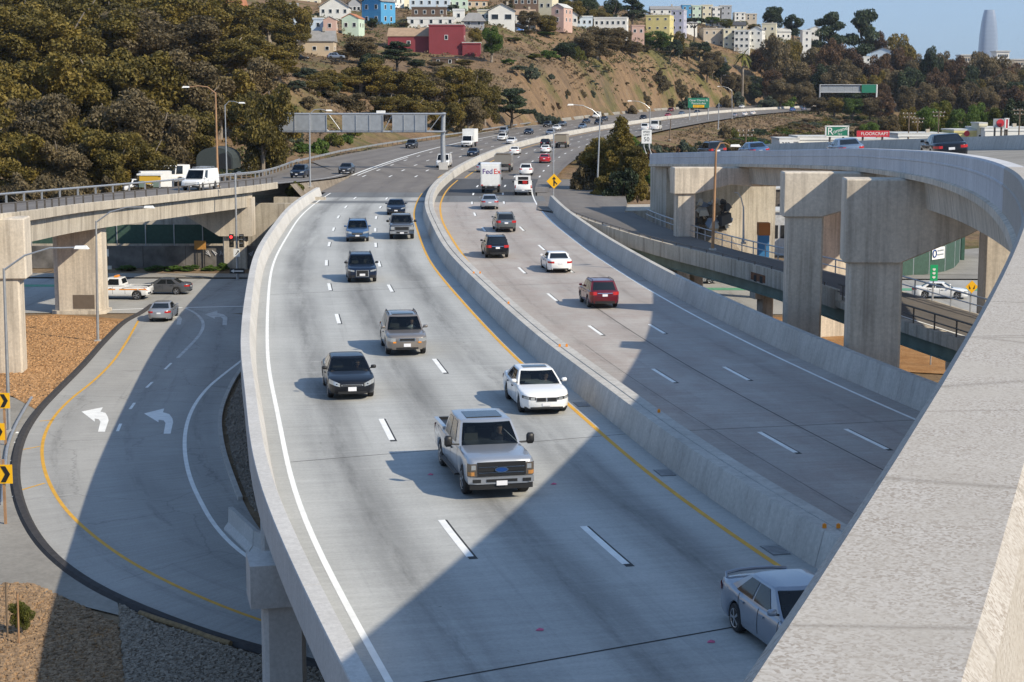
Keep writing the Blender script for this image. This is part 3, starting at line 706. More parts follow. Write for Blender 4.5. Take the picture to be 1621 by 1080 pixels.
# outer barrier of the northbound deck
root = thing('northbound_parapet', 'grey concrete parapet on the far edge of the northbound deck', 'parapet')
NBB = sec(NRP, 8, 181)
panels(root, [(-0.95, 0.0), (-1.02, 0.3), (-1.2, 1.18), (-1.22, 1.22), (-1.55, 1.22), (-1.58, 1.18), (-1.6, -0.3), (-0.95, -0.3)], NBB, 13.0, 'parapet_panel', M['conc_mid'])
# decks: slab and girder below the pavement
def deck(name, label, path, prof, mat):
    obj(name, fix_normals(sweep(name, prof, path, True, 25)), mat, label=label, cat='viaduct')
root = thing('southbound_viaduct', 'concrete box girder carrying the southbound lanes', 'viaduct')
P = sec(SBP, 8, 196)
obj('deck_slab', fix_normals(sweep('deck_slab', [(12.0, -0.14), (12.05, -0.42), (-1.9, -0.42), (-1.9, -0.03), (11.4, -0.03)], P, True, 25)), M['conc_mid'], root)
obj('girder', fix_normals(sweep('girder', [(10.9, -0.43), (10.2, -1.75), (-0.5, -1.75), (-1.2, -0.43)], P, True, 25)), M['conc_mid'], root)
def pier(root, x, y, z0, z1, wx, wy, rz, mat=None, name='column'):
    m_ = MB(); n = 4; c = 0.12
    hx, hy = wx / 2, wy / 2
    poly = [(-hx + c, -hy), (hx - c, -hy), (hx, -hy + c), (hx, hy - c), (hx - c, hy), (-hx + c, hy), (-hx, hy - c), (-hx, -hy + c)]
    ca, sa = math.cos(rz), math.sin(rz)
    m_.prism([(x + a * ca - b_ * sa, y + a * sa + b_ * ca) for a, b_ in poly], z0, z1)
    return obj(name, m_.mesh(name), mat or M['conc_pier'], root)
for Y in (46.5, 63.0, 92.0, 125.0, 158.0):
    k = min(range(len(SBP)), key=lambda q: abs(SBP[q].y - Y)); c = SBP[k]; n_ = normals(SBP)[k]; rz = math.atan2(n_.y, n_.x)
    a = c + n_ * 12.0; outr = 0.75 if Y < 50 else (0.1 if Y < 70 else -1.0)
    m_ = MB(); w0 = 11.3 + outr
    q = c + n_ * ((12.0 + outr) + 0.0 - w0 / 2)
    m_.box((q.x, q.y, -1.02), (w0, 1.5, 1.15), rz)
    obj('bent_cap', m_.mesh('bent_cap'), M['conc_new'], root)
    q = c + n_ * (11.35 + outr - 0.25)
    pier(root, q.x, q.y, LOW - 0.3, -1.55, 1.1, 1.1, rz, M['conc_new'])
    q = c + n_ * 3.0
    pier(root, q.x, q.y, LOW - 0.3, -1.55, 1.3, 1.3, rz)
root = thing('northbound_viaduct', 'concrete box girder carrying the northbound lanes', 'viaduct')
P = sec(NRP, 8, 196)
obj('deck_slab', fix_normals(sweep('deck_slab', [(14.0, -0.03), (14.0, -0.42), (-1.75, -0.42), (-1.7, -0.14), (-1.2, -0.03)], P, True, 25)), M['conc_mid'], root)
obj('girder', fix_normals(sweep('girder', [(12.5, -0.43), (12.0, -1.7), (0.2, -1.7), (-0.5, -0.43)], P, True, 25)), M['conc_mid'], root)
for Y in (60.0, 92.0, 125.0, 158.0):
    k = min(range(len(NRP)), key=lambda q: abs(NRP[q].y - Y)); c = NRP[k]; n_ = normals(NRP)[k]; rz = math.atan2(n_.y, n_.x)
    for d in (2.0, 9.5): q = c + n_ * d; pier(root, q.x, q.y, LOW - 0.3, c.z - 1.6, 1.3, 1.3, rz)
# abutment where the decks reach the embankment
m_ = MB(); m_.box((-9.0, 198.0, -3.2), (34, 2.0, 5.6)); obj('abutment_wall', m_.mesh('abutment_wall'), M['conc_old'], label='dark concrete abutment under the freeway deck ends', cat='wall')

# precast barrier pieces at the foot of the viaduct
def krail(a, b_, lab, h=0.95):
    A = U(*a, LOW); B = U(*b_, LOW); d = (B - A); L = d.length; rz = math.atan2(d.y, d.x)
    prof = [(-0.3, 0), (-0.3, 0.08), (-0.12, 0.33), (-0.09, h), (0.09, h), (0.12, 0.33), (0.3, 0.08), (0.3, 0)]
    me = fix_normals(sweep('precast_barrier', prof, [Vector((0, 0, 0)), Vector((L / 2, 0, 0)), Vector((L, 0, 0))], True, 30))
    obj('precast_barrier', me, M['conc_new'], label=lab, cat='barrier', loc=A, rot=(0, 0, rz), group='precast barriers under the viaduct')
krail((366, 838), (405, 876), 'pale precast concrete barrier below the viaduct, the piece with its end showing')
krail((405.5, 876.5), (470, 908), 'pale precast concrete barrier running in behind the viaduct column')

# ------------------------------------------------------------------ flyover
def flyX(Y): s = Y - 3.5; return 0.53 + 0.36 * s - s * s / 610.0
FZ = ([-20, 0, 15, 30, 50, 70, 102, 130, 150, 172, 230], [10.62, 10.56, 10.5, 10.25, 9.85, 9.4, 8.56, 7.55, 6.8, 5.9, 3.6])
FLYP = smooth_path([Vector((flyX(y), y, interp(y, *FZ))) for y in np.arange(-16, 176, 1.0)], 20)   # outer top edge of the parapet
FW = 12.5; SE = 0.07
fly = thing('flyover', 'curved concrete flyover ramp on tall piers beside the freeway', 'flyover')
near = [p for p in FLYP if p.y <= 40]; farp = [p for p in FLYP if p.y >= 39.0]
profP = [(0.0, -0.055), (-0.05, 0.0), (-0.44, 0.0), (-0.485, -0.05), (-0.60, -0.88), (-0.60, -1.15), (0.0, -1.15), (0.0, -0.50), (0.03, -0.47), (0.03, -0.42), (0.0, -0.40)]
panels(fly, profP, [p for p in FLYP if p.y <= 40], 27.6, 'parapet_panel', M['conc_fly'], 0.012, 20)
panels(fly, profP, farp, 18.0, 'parapet_panel', M['conc_blue'], 0.03, 20)
# deck slab with superelevation
profD = [(0.10, -1.10), (0.10, -1.32), (-0.9, -1.45), (-FW + 0.5, -1.45 + FW * SE), (-FW, -1.30 + FW * SE), (-FW, -0.90 + FW * SE), (-0.55, -0.88 + 0.55 * SE)]
obj('deck_slab', fix_normals(sweep('deck_slab', profD, FLYP, True, 20)), M['conc_pier'], fly)
profG = [(-0.75, -1.42), (-0.95, -2.75), (-FW + 1.9, -2.75 + FW * SE * 0.8), (-FW + 1.5, -1.40 + FW * SE)]
obj('box_girder', fix_normals(sweep('box_girder', profG, FLYP, True, 20)), M['conc_pier'], fly)
obj('roadway', strip('roadway', offset(FLYP, -0.6, -0.872 + 0.6 * SE), offset(FLYP, -FW + 0.45, -0.872 + (FW - 0.45) * SE), 4, 0, 0), M['conc_gore'], fly)
obj('white_edge_line', strip('l', offset(FLYP, -1.5, -0.866 + 1.5 * SE), offset(FLYP, -1.65, -0.866 + 1.65 * SE), 1, 0, 0), M['white_paint'], fly)
profI = [(-FW + 0.55, -0.88 + FW * SE), (-FW + 0.35, 0.0 + FW * SE), (-FW, 0.0 + FW * SE), (-FW, -1.2 + FW * SE), (-FW + 0.55, -1.2 + FW * SE)]
panels(fly, profI, FLYP, 20.0, 'inner_parapet_panel', M['conc_mid'], 0.03, 20)
def fly_at(Y):
    k = min(range(len(FLYP)), key=lambda q: abs(FLYP[q].y - Y)); return FLYP[k], normals(FLYP)[k]
def fly_bent(Y, endX, capdepth, thick, colw, colt, inner=8.0, z0=LOW - 0.3, capshift=0.0):
    p, n_ = fly_at(Y); rz = math.atan2(n_.y, n_.x)
    ztop = p.z - 1.33; outr = (p.x - endX)
    # cap: deep at the outer end, its underside rising under the deck
    m_ = MB(); h = thick / 2
    xs_ = [outr, outr - colw - 0.1, outr - colw - 3.2, outr - colw - 5.0, -FW + 2.2]
    zb = [ztop - capdepth, ztop - capdepth, ztop - capdepth * 0.66, ztop - 1.6, ztop - 1.55]
    ztp = [ztop, ztop, ztop - 0.02, ztop - 0.02, ztop - 0.02]
    vs = []
    for a, lo, hi in zip(xs_, zb, ztp):
        for s_ in (-h, h):
            q = p + n_ * a; t_ = Vector((n_.y, -n_.x, 0))
            for z in (lo, hi): vs.append((q.x + t_.x * s_, q.y + t_.y * s_, z))
    fs = [(0, 1, 3, 2)]
    for i in range(len(xs_) - 1):
        o_ = i * 4
        fs += [(o_, o_ + 4, o_ + 5, o_ + 1), (o_ + 2, o_ + 3, o_ + 7, o_ + 6), (o_, o_ + 2, o_ + 6, o_ + 4), (o_ + 1, o_ + 5, o_ + 7, o_ + 3)]
    e_ = (len(xs_) - 1) * 4; fs.append((e_, e_ + 2, e_ + 3, e_ + 1))
    m_.add(vs, fs); me = fix_normals(m_.mesh('bent_cap')); bv = obj('bent_cap', me, M['conc_pier'], fly)
    md = bv.modifiers.new('edge', 'BEVEL'); md.width = 0.06; md.segments = 1
    q = p + n_ * (outr - colw / 2 - 0.28)
    pier(fly, q.x, q.y, z0, ztop - capdepth + 0.02, colw, colt, rz)
    if inner:
        q = p - n_ * inner
        pier(fly, q.x, q.y, z0, ztop - 1.4, colw * 0.9, colt, rz)
fly_bent(81.5, 15.75, 3.95, 2.3, 2.5, 1.9)
fly_bent(98.5, 15.5, 2.55, 2.0, 2.05, 1.7)
fly_bent(143.0, 13.3, 2.2, 1.8, 1.6, 1.4, inner=0)
p, n_ = fly_at(126.0); q = p - n_ * 3.2; pier(fly, q.x, q.y, LOW - 0.3, p.z - 2.6, 3.6, 1.5, math.atan2(n_.y, n_.x) + 0.25, name='wall_pier')
p, n_ = fly_at(60.0); q = p - n_ * 6.5; pier(fly, q.x, q.y, LOW - 0.3, p.z - 2.6, 1.6, 1.5, math.atan2(n_.y, n_.x))
# abutment end of the flyover
p, n_ = fly_at(172.0)
m_ = MB(); q = p - n_ * 6.0
m_.box((q.x, q.y + 2, (p.z - 1.4 + LOW) / 2), (11.5, 6.0, p.z - 1.4 - LOW), math.atan2(n_.y, n_.x)); obj('abutment', m_.mesh('abutment'), M['conc_old'], fly)

# ------------------------------------------------------------------ ramp bridge on the right
RN = [(28.5, 40, -0.5), (25.3, 66, -0.4), (22.2, 82.2, -0.25), (20.4, 90.4, -0.15), (17.4, 106, 0), (14.5, 118.6, 0), (12.1, 127, 0), (9.4, 139, 0), (6.6, 155, 0), (4.7, 171, 0.0)]
RNP = smooth_path(spline([Vector(p) for p in RN], 1.5), 5)
RW = 5.2
rb = thing('ramp_bridge', 'low steel girder ramp bridge with weathered parapet passing under the flyover', 'bridge')
RFP = [p - n_ * interp(p.y, [40, 120, 172], [5.6, 5.0, 7.5]) for p, n_ in zip(RNP, normals(RNP))]
obj('roadway', strip('roadway', offset(RNP, -0.3), RFP, 4, 0.0, 0.0, 0.0), M['asph_ramp'], rb)
obj('white_edge_line', strip('l', offset(RNP, -0.75, 0.006), offset(RNP, -0.9, 0.006), 1), M['white_paint'], rb)
panels(rb, [(0.25, 0.62), (0.25, -0.5), (0.0, -0.5), (-0.3, -0.02), (-0.3, 0.2), (-0.02, 0.25), (-0.02, 0.62)], [p for p in RNP if p.y > 98], 8.0, 'parapet_panel', M['conc_old'], 0.02)
panels(rb, [(0.25, 0.12), (0.25, -0.5), (0.0, -0.5), (-0.3, -0.02), (-0.3, 0.12)], [p for p in RNP if p.y <= 98], 8.0, 'parapet_panel', M['conc_old'], 0.02)
obj('deck_slab', fix_normals(sweep('deck_slab', [(0.2, -0.02), (0.2, -0.4), (-5.4, -0.4), (-5.4, -0.02)], [p for p in RNP if p.y < 176], True, 25)), M['conc_old'], rb)
for d in (-0.15, -2.6, -4.8):
    obj('steel_girder', fix_normals(sweep('steel_girder', [(d + 0.16, -0.42), (d + 0.16, -0.5), (d + 0.03, -0.52), (d + 0.03, -1.2), (d + 0.16, -1.22), (d + 0.16, -1.28), (d - 0.16, -1.28), (d - 0.16, -0.42)], [p for p in RNP if p.y < 168], True, 25)), M['green_steel'], rb)
def rail(root, path, h, post_step, mat, top=0.045, mid=True, z0=0.0, postw=0.07):
    S = arclen(path)
    obj('top_rail', MB().tube([p + Vector((0, 0, h)) for p in path], top, 6).mesh('top_rail', 50), mat, root)
    if mid: obj('mid_rail', MB().tube([p + Vector((0, 0, z0 + (h - z0) * 0.5)) for p in path], top * 0.75, 6).mesh('mid_rail', 50), mat, root)
    s = 0.5
    pm = MB(); pm.box((0, 0, (h + z0) / 2), (postw, postw, h - z0)); pme = pm.mesh('post')
    while s < S[-1]:
        p = at_s(path, S, s); obj('post', pme, mat, root, loc=p); s += post_step
rail(rb, [p + Vector((0, 0, 0)) for p in offset(RNP, 0.1) if p.y <= 98], 0.95, 2.4, M['steel_dark'], 0.05, True, 0.1)
rail(rb, [p for p in RFP if 45 < p.y < 163], 0.95, 2.4, M['steel'], 0.05, True, 0.0)
rail(rb, [p for p in offset(RNP, 0.12) if p.y > 98], 0.82, 3.0, M['steel_dark'], 0.035, False, 0.6)
for Y in (62, 84, 112, 134):
    k = min(range(len(RNP)), key=lambda q: abs(RNP[q].y - Y)); c = RNP[k]; n_ = normals(RNP)[k]; rz = math.atan2(n_.y, n_.x)
    for d in (-0.9, -4.4):
        q = c + n_ * d; pier(rb, q.x, q.y, LOW - 0.3, c.z - 1.7, 0.9, 0.9, rz, M['conc_old'])
    q = c - n_ * 2.6; m_ = MB(); m_.box((q.x, q.y, c.z - 1.5), (5.2, 1.0, 0.42), rz); obj('cap_beam', m_.mesh('cap_beam'), M['conc_old'], rb)
k = min(range(len(RNP)), key=lambda q: abs(RNP[q].y - 111)); c = RNP[k] + normals(RNP)[k] * 0.265; t_ = (RNP[k + 1] - RNP[k]).normalized()
for j, (dx, dz, w, h) in enumerate(((0.0, -0.12, 2.6, 0.5), (-0.6, -0.2, 0.5, 0.45), (0.5, -0.22, 0.45, 0.42))):
    q = c + t_ * dx; m_ = MB(); m_.box((q.x, q.y, dz), (w, 0.02 + j * 0.012, h), math.atan2(t_.y, t_.x)); obj('rust_stain', m_.mesh('rust_stain'), M['rust_patch'] if j == 0 else M['crack'], rb)
m_ = MB(); m_.box((10, 180, -3.3), (14, 10, 6.4), 0.15); obj('ramp_abutment', m_.mesh('ramp_abutment'), M['conc_old'], label='old concrete abutment at the head of the ramp bridge', cat='wall')
gore_pts = [(2.6, 176), (5.2, 170), (11, 168), (12.5, 185), (13.5, 205), (14.0, 225), (12, 240), (4, 238), (3.0, 205)]
flat('gore_road', gore_pts, 0.0, M['asph_far'], 'asphalt gore where the ramp leaves the northbound lanes', 'road', -0.006, True)

# ------------------------------------------------------------------ exit bridge on the left
def BN_(px, py, Y): return UY(px, py, Y)
BN = [(-52, 55, 4.6), (-40, 82, 4.35)] + [tuple(BN_(*a)) for a in ((0, 345, 108), (125, 328, 131), (220, 317.5, 146), (308, 308, 159), (400, 298, 175), (440, 292, 186))] + [(-23.9, 205, 1.45), (-23.0, 225, 0.85), (-22.6, 245, 0.5), (-21.4, 275, 0.66)]
BNP = smooth_path(spline([Vector(p) for p in BN], 1.5), 12)
BW = [interp(p.y, [50, 180, 205, 240, 280], [8.0, 8.2, 10.0, 11.3, 13.0]) for p in BNP]
BFP = [p + n_ * w + Vector((0, 0, 0.05)) for p, n_, w in zip(BNP, normals(BNP), BW)]
eb = thing('exit_bridge', 'old concrete exit bridge with steel rails crossing over the lower street', 'bridge')
obj('roadway', strip('roadway', offset(BNP, 0.25), BFP, 4, 0, 0, 0.03), M['asph_far'], eb)
obj('white_edge_line', strip('l', offset(BNP, 1.2, 0.045), offset(BNP, 1.35, 0.045), 1), M['white_paint'], eb)
bn_b = [p for p in BNP if p.y < 187]
panels(eb, [(0.35, 0.02), (0.35, 0.25), (0.0, 0.25), (-0.02, 0.22), (-0.02, -0.42), (0.3, -0.5)], bn_b, 7.0, 'kerb_panel', M['conc_old'], 0.02)
obj('deck_slab', fix_normals(sweep('deck_slab', [(0.3, 0.0), (0.3, -0.5), (7.9, -0.5), (8.2, 0.0)], bn_b, True, 25)), M['conc_old'], eb)
obj('girder', fix_normals(sweep('girder', [(0.45, -0.48), (0.5, -1.95), (7.4, -1.95), (7.7, -0.5)], [p for p in bn_b if p.y < 178], True, 25)), M['conc_old'], eb)
rail(eb, offset(bn_b, 0.15), 0.85, 2.6, M['steel_dark'], 0.05, False, 0.25, 0.11)
rail(eb, [p for p in BFP if p.y > 60], 0.75, 3.8, M['steel'], 0.10, False, 0.0, 0.14)
# near column with a deep square cap, round-ended column, hammerhead pier
pier(eb, -33.1, 109.4, LOW - 0.3, 0.6, 2.9, 1.9, 0.12)
m_ = MB(); m_.box((-32.9, 109.6, 1.95), (3.4, 2.6, 3.9), 0.12); o_ = obj('bent_cap', m_.mesh('bent_cap'), M['conc_pier'], eb); md = o_.modifiers.new('edge', 'BEVEL'); md.width = 0.08; md.segments = 1
oct_ = [(-1.55, -1.25), (1.55, -1.25), (2.0, -0.85), (2.0, 0.85), (1.55, 1.25), (-1.55, 1.25), (-2.0, 0.85), (-2.0, -0.85)]
m_ = MB(); m_.prism([(-35.6 + a, 140.2 + b_) for a, b_ in oct_], LOW - 0.3, 1.6); COLB = obj('column', m_.mesh('column'), M['conc_pier'], eb)
m_ = MB(); m_.prism([(-35.6 + a * 1.12, 140.2 + b_ * 1.15) for a, b_ in oct_], LOW - 0.1, LOW + 0.25); obj('column_foot', m_.mesh('column_foot'), M['conc_pier'], eb)
pa = UY(115, 467, 138.94); pb = UY(150, 489, 138.94); m_ = MB(); m_.box(((pa.x + pb.x) / 2, 138.945, (pa.z + pb.z) / 2), (pb.x - pa.x, 0.02, pa.z - pb.z), 0.0); obj('paint_patch', m_.mesh('paint_patch'), M['paint_patch'], eb)
# hammerhead
m_ = MB(); hx = -27.6; hy = 176.0
m_.prism([(0, 0)], 0, 0) if False else None
pts = [(-7.0, 1.2), (-7.0, 0.1), (-2.5, -2.7), (0.9, -2.7), (0.9, 1.2)]
vs = [(hx + a, hy - 1.0, z) for a, z in pts] + [(hx + a, hy + 1.4, z) for a, z in pts]; n = len(pts)
m_.add(vs, [tuple(range(n))[::-1], tuple(range(n, 2 * n))] + [(i, (i + 1) % n, n + (i + 1) % n, n + i) for i in range(n)])
obj('hammerhead_cap', fix_normals(m_.mesh('hammerhead_cap')), M['conc_pier'], eb)
pier(eb, hx - 1.0, hy + 0.2, LOW - 0.3, -2.6, 2.4, 1.6, 0.0)
# walls and clutter under the exit bridge
m_ = MB(); m_.box((-38, 186, -3.0), (34, 1.0, 6.0)); obj('retaining_wall', m_.mesh('retaining_wall'), M['conc_old'], label='shaded concrete retaining wall behind the exit bridge', cat='wall')
wallm = plain('graffiti_grey_wall', (0.13, 0.12, 0.11), 0.9, var=0.5, vscale=0.7)
wl_ = thing('graffiti_wall', 'dark low wall with pale graffiti along the sidewalk', 'wall')
for j in range(9):
    m_ = MB(); m_.box((-58 + j * 4.4, 176.2 + 0.02 * (j % 2), LOW + 1.15), (4.36, 0.35, 2.3)); obj('wall_panel', m_.mesh('wall_panel'), wallm, wl_)
gm = plain('spray_paint', (0.45, 0.45, 0.47), 0.7)
for j in range(7):
    p = [Vector((-31.5 + j * 0.75 + 0.28 * math.sin(k * 1.9 + j), 175.98, LOW + 1.55 + 0.32 * math.cos(k * 2.3 + j * 1.7))) for k in range(6)]
    obj('graffiti_stroke', MB().tube(p, 0.05, 5).mesh('graffiti_stroke'), gm, wl_)
gw = plain('green_fence_fabric', (0.035, 0.075, 0.055), 0.8, var=0.2)
fn = thing('screen_fence', 'dark green screened fence panels above the graffiti wall', 'fence')
for j in range(8):
    m_ = MB(); m_.box((-52 + j * 3.0, 179.0, LOW + 3.3), (2.9, 0.06, 2.0)); obj('fence_panel', m_.mesh('fence_panel'), gw, fn)
    m_ = MB(); m_.box((-53.5 + j * 3.0, 178.9, LOW + 2.2), (0.08, 0.08, 4.4)); obj('post', m_.mesh('post'), M['steel'], fn)

# wedge of ground between the exit road and the southbound deck
sp = [p for p in offset(SBP, 12.3) if p.y > 191]; ep = [p for p in BNP if 191 < p.y < 250]
obj('gore_bank', strip('gore_bank', resample([p + Vector((0, 0, 0.35)) for p in ep], 14), resample([p + Vector((0, 0, -0.12)) for p in sp], 14), 2, 0, 0, -0.45), M['gravel'], kind='structure', label='stony gore bank between the exit bridge and the southbound deck', cat='bank')
a = ep[0]; b_ = sp[0]; d = b_ - a; c = (a + b_) / 2
gwl = thing('gore_wall', 'graffiti covered end wall between the exit bridge and the freeway deck', 'wall', (c.x, c.y, LOW))
m_ = MB(); m_.box((0, 0.4, 3.2), (d.length + 3.0, 0.8, 6.4), math.atan2(d.y, d.x)); obj('wall_panel', m_.mesh('wall_panel'), M['conc_old'], gwl)
for j in range(4):
    p_ = [Vector((-1.6 + j * 0.9 + 0.3 * math.sin(k * 1.9 + j), -0.06, 3.4 + 0.6 * math.cos(k * 2.1 + j * 1.3))) for k in range(6)]
    obj('graffiti_stroke', MB().tube(p_, 0.07, 5).mesh('graffiti_stroke'), [gm, M['badge_blue'] if 'badge_blue' in M else gm][j % 2], gwl)
# ------------------------------------------------------------------ vehicles
PAINT = {}
def paint(name, col, metal=0.35, rough=0.32):
    if name not in PAINT:
        m_ = plain('paint_' + name, col, rough, metal, 0.5 if max(col) > 0.05 else 0.25, coat=0.8 if max(col) > 0.05 else 0.45); PAINT[name] = m_; nt = m_.node_tree; b = nt.nodes['Principled BSDF']
        inn = node(nt, 'ShaderNodeBsdfDiffuse'); inn.inputs[0].default_value = (0.05, 0.045, 0.042, 1)          # the lining on the inner side of the panels
        gm_ = node(nt, 'ShaderNodeNewGeometry'); ms = node(nt, 'ShaderNodeMixShader')
        nt.links.new(gm_.outputs['Backfacing'], ms.inputs[0]); nt.links.new(b.outputs[0], ms.inputs[1]); nt.links.new(inn.outputs[0], ms.inputs[2]); nt.links.new(ms.outputs[0], nt.nodes['Material Output'].inputs[0])
    return PAINT[name]
for nm, c, mt in (('silver', (0.40, 0.415, 0.44), 0.6), ('white', (0.78, 0.78, 0.77), 0.0), ('black', (0.004, 0.005, 0.009), 0.0), ('navy', (0.006, 0.014, 0.036), 0.1), ('taupe', (0.24, 0.21, 0.185), 0.5),
        ('blue', (0.055, 0.12, 0.24), 0.4), ('grey', (0.10, 0.105, 0.115), 0.45), ('greygreen', (0.115, 0.125, 0.125), 0.4), ('maroon', (0.13, 0.006, 0.014), 0.35), ('red', (0.42, 0.015, 0.02), 0.1), ('tan', (0.42, 0.36, 0.27), 0.1),
        ('bluesilver', (0.25, 0.28, 0.33), 0.5), ('brightblue', (0.04, 0.17, 0.50), 0.2), ('darkred', (0.22, 0.02, 0.025), 0.2), ('steelblue', (0.16, 0.22, 0.31), 0.4), ('truckgrey', (0.30, 0.28, 0.25), 0.0), ('dark', (0.03, 0.034, 0.045), 0.3)):
    paint(nm, c, mt)

def car_model(T):
    """meshes of one vehicle type: list of (part name, mesh, material key or None for paint, location, parent index)"""
    L, Wd, Ht = T['L'], T['W'], T['H']; wb = T['wb']; r = T['r']; hL = L / 2; hw0 = Wd / 2
    xf = T.get('xf', hL - 0.92); xr = xf - wb; zb = T.get('zb', 0.24); ra = r * 1.13
    ptop = T['top']                                    # upper outline of the lower body
    cs = T.get('corner', 0.30)                         # how far from the ends the plan starts to round
    def hw(x):
        for e, sgn in ((hL, 1), (-hL, -1)):
            d = (hL - abs(x)) if x * sgn > 0 else 9
            if d < cs:
                t = 1 - d / cs; return hw0 * (1 - T.get('round', 0.20) * t ** 2.2)
        return hw0
    def ztop(x): return interp(x, [p[0] for p in ptop], [p[1] for p in ptop])
    def zlow(x):
        z = zb + 0.05 * max(0, (abs(x) - (hL - 0.5)) / 0.5)
        for c in (xf, xr):
            d = abs(x - c)
            if d < ra: z = max(z, r + math.sqrt(ra * ra - d * d) * 0.98)
        return z
    st = set(np.linspace(-hL + 0.3, hL - 0.3, 18).round(3))
    for e in (0, 0.02, 0.06, 0.12, 0.2, 0.3): st.add(round(hL - e, 3)); st.add(round(-hL + e, 3))
    for c in (xf, xr):
        for k in range(-6, 7): st.add(round(c + ra * math.sin(math.pi / 2 * k / 6), 3))
        st.add(round(c + ra + 0.012, 3)); st.add(round(c - ra - 0.012, 3))
    for p in ptop: st.add(round(p[0], 3))
    st = sorted(x for x in st if -hL - 1e-6 <= x <= hL + 1e-6)
    ts = [0.0, 0.0, 0.10, 0.40, 0.66, 0.86, 0.96, 1.0, 1.0, 1.0]
    ky = [0.0, 0.94, 0.975, 1.0, 0.992, 0.972, 0.935, 0.88, 0.45, 0.0]
    kz = [0, 0, 0, 0, 0, 0, 0, 0.004, 0.022, 0.03]
    mb = MB(); n = len(ts); rows = []
    for x in st:
        zl, zt, h = zlow(x), ztop(x), hw(x)
        zt = max(zt, zl + 0.08)
        half = [(h * ky[j], zl + (zt - zl) * ts[j] + kz[j]) for j in range(n)]
        ring = half + [(-y, z) for y, z in reversed(half[1:-1])]
        rows.append([(x, y, z) for y, z in ring])
    m = len(rows[0]); vs = [q for R in rows for q in R]; fs = []; mi = []
    for i in range(len(rows) - 1):
        for k in range(m):
            fs.append((i * m + k, (i + 1) * m + k, (i + 1) * m + (k + 1) % m, i * m + (k + 1) % m))
            under = k in (0, m - 1)
            sill = k in (1, m - 2) and T.get('cladding')
            mi.append(1 if under or sill else 0)
    fs.append(tuple(range(m))); mi.append(0); fs.append(tuple((len(rows) - 1) * m + k for k in range(m))[::-1]); mi.append(0)
    mb.v = vs; mb.f = fs; mb.m = mi
    body = fix_normals(mb.mesh('body', 60)); body.materials.append(M['grey_sheet']); body.materials.append(M['black'])
    parts = [('body', body, 'PAINT', None, -1)]
    # cabin
    C = T['cab']; bz = C['zb']; rz = Ht
    xwb, xwt, xrt, xrb = C['x']; hb = hw0 * C.get('wb', 0.925); hr = hw0 * C.get('wr', 0.74)
    def ringat(v, nn=8):
        vv = v
        xa = xwb + (xwt - xwb) * v; xb = xrb + (xrt - xrb) * v
        h = hb + (hr - hb) * (v ** 1.15); z = bz + (rz - 0.05 - bz) * v
        bf = C.get('bf', 0.16) * (1 - 0.25 * v); br = C.get('br', 0.08)
        fr = [(xa + bf * (1 - (y / h) ** 2) - bf * 0.55, y, z) for y in (np.linspace(h, -h, nn) if nn > 8 else np.array([1, .92, .6, .2, -.2, -.6, -.92, -1]) * h)]
        rr = [(xb - br * (1 - (y / h) ** 2) + br * 0.55, y, z) for y in np.linspace(-h, h, nn)]
        sr = [(fr[-1][0] + (rr[0][0] - fr[-1][0]) * t, -h - 0.012 * math.sin(math.pi * t), z) for t in np.linspace(0, 1, nn)[1:-1]]
        sl = [(rr[-1][0] + (fr[0][0] - rr[-1][0]) * t, h + 0.012 * math.sin(math.pi * t), z) for t in np.linspace(0, 1, nn)[1:-1]]
        return fr, sr, rr, sl
    nn = 8; V = [0, 0.35, 0.7, 0.92, 1.0]; mb = MB(); rings = []
    for v in V:
        fr, sr, rr, sl = ringat(v, nn); rings.append(fr + sr + rr + sl)
    m = len(rings[0]); vs = [q for R in rings for q in R]; fs = []
    for i in range(len(V) - 1):
        for k in range(m):
            if 1 <= k <= nn - 3 and i < 3: continue             # opening for the windshield
            fs.append((i * m + k, i * m + (k + 1) % m, (i + 1) * m + (k + 1) % m, (i + 1) * m + k))
    fr, sr, rr, sl = ringat(1.0, nn); top = []
    for i in range(7):
        t = i / 6
        row = []
        for k in range(nn):
            a = Vector(fr[k]); b_ = Vector(rr[nn - 1 - k]); q = a.lerp(b_, 0.03 + 0.94 * t); f = 1 - (2 * k / (nn - 1) - 1) ** 2
            q.y *= 0.965
            q.z += 0.05 * min(1, 1.6 * f + 0.35) * (0.55 + 0.45 * math.sin(math.pi * min(1, max(0, t)))); row.append(tuple(q))
        top.append(row)
    b0 = len(vs); vs += [q for R in top for q in R]
    for i in range(6):
        for k in range(nn - 1): fs.append((b0 + i * nn + k, b0 + (i + 1) * nn + k, b0 + (i + 1) * nn + k + 1, b0 + i * nn + k + 1))
    base = (len(V) - 1) * m
    for k in range(nn - 1): fs.append((base + k, base + k + 1, b0 + k + 1, b0 + k))                     # front lip
    rs = nn + (nn - 2)
    for k in range(nn - 1): fs.append((base + rs + k, base + rs + k + 1, b0 + 6 * nn + nn - 2 - k, b0 + 6 * nn + nn - 1 - k))
    # side lips: right side runs front->rear
    sidei = [base + nn - 1] + [base + nn + k for k in range(nn - 2)] + [base + rs]
    topi = [b0 + int(round(i * 6 / (nn - 1))) * nn + nn - 1 for i in range(nn)]
    for k in range(nn - 1):
        f = [sidei[k], sidei[k + 1], topi[k + 1], topi[k]]; f = list(dict.fromkeys(f)); fs.append(tuple(f))
    sidei = [base + rs + nn - 1] + [base + rs + nn + k for k in range(nn - 2)] + [base]
    topi = [b0 + int(round(6 - i * 6 / (nn - 1))) * nn for i in range(nn)]
    for k in range(nn - 1):
        f = [sidei[k], sidei[k + 1], topi[k + 1], topi[k]]; f = list(dict.fromkeys(f)); fs.append(tuple(f))
    mb.v = vs; mb.f = fs; mb.m = [0] * len(fs)
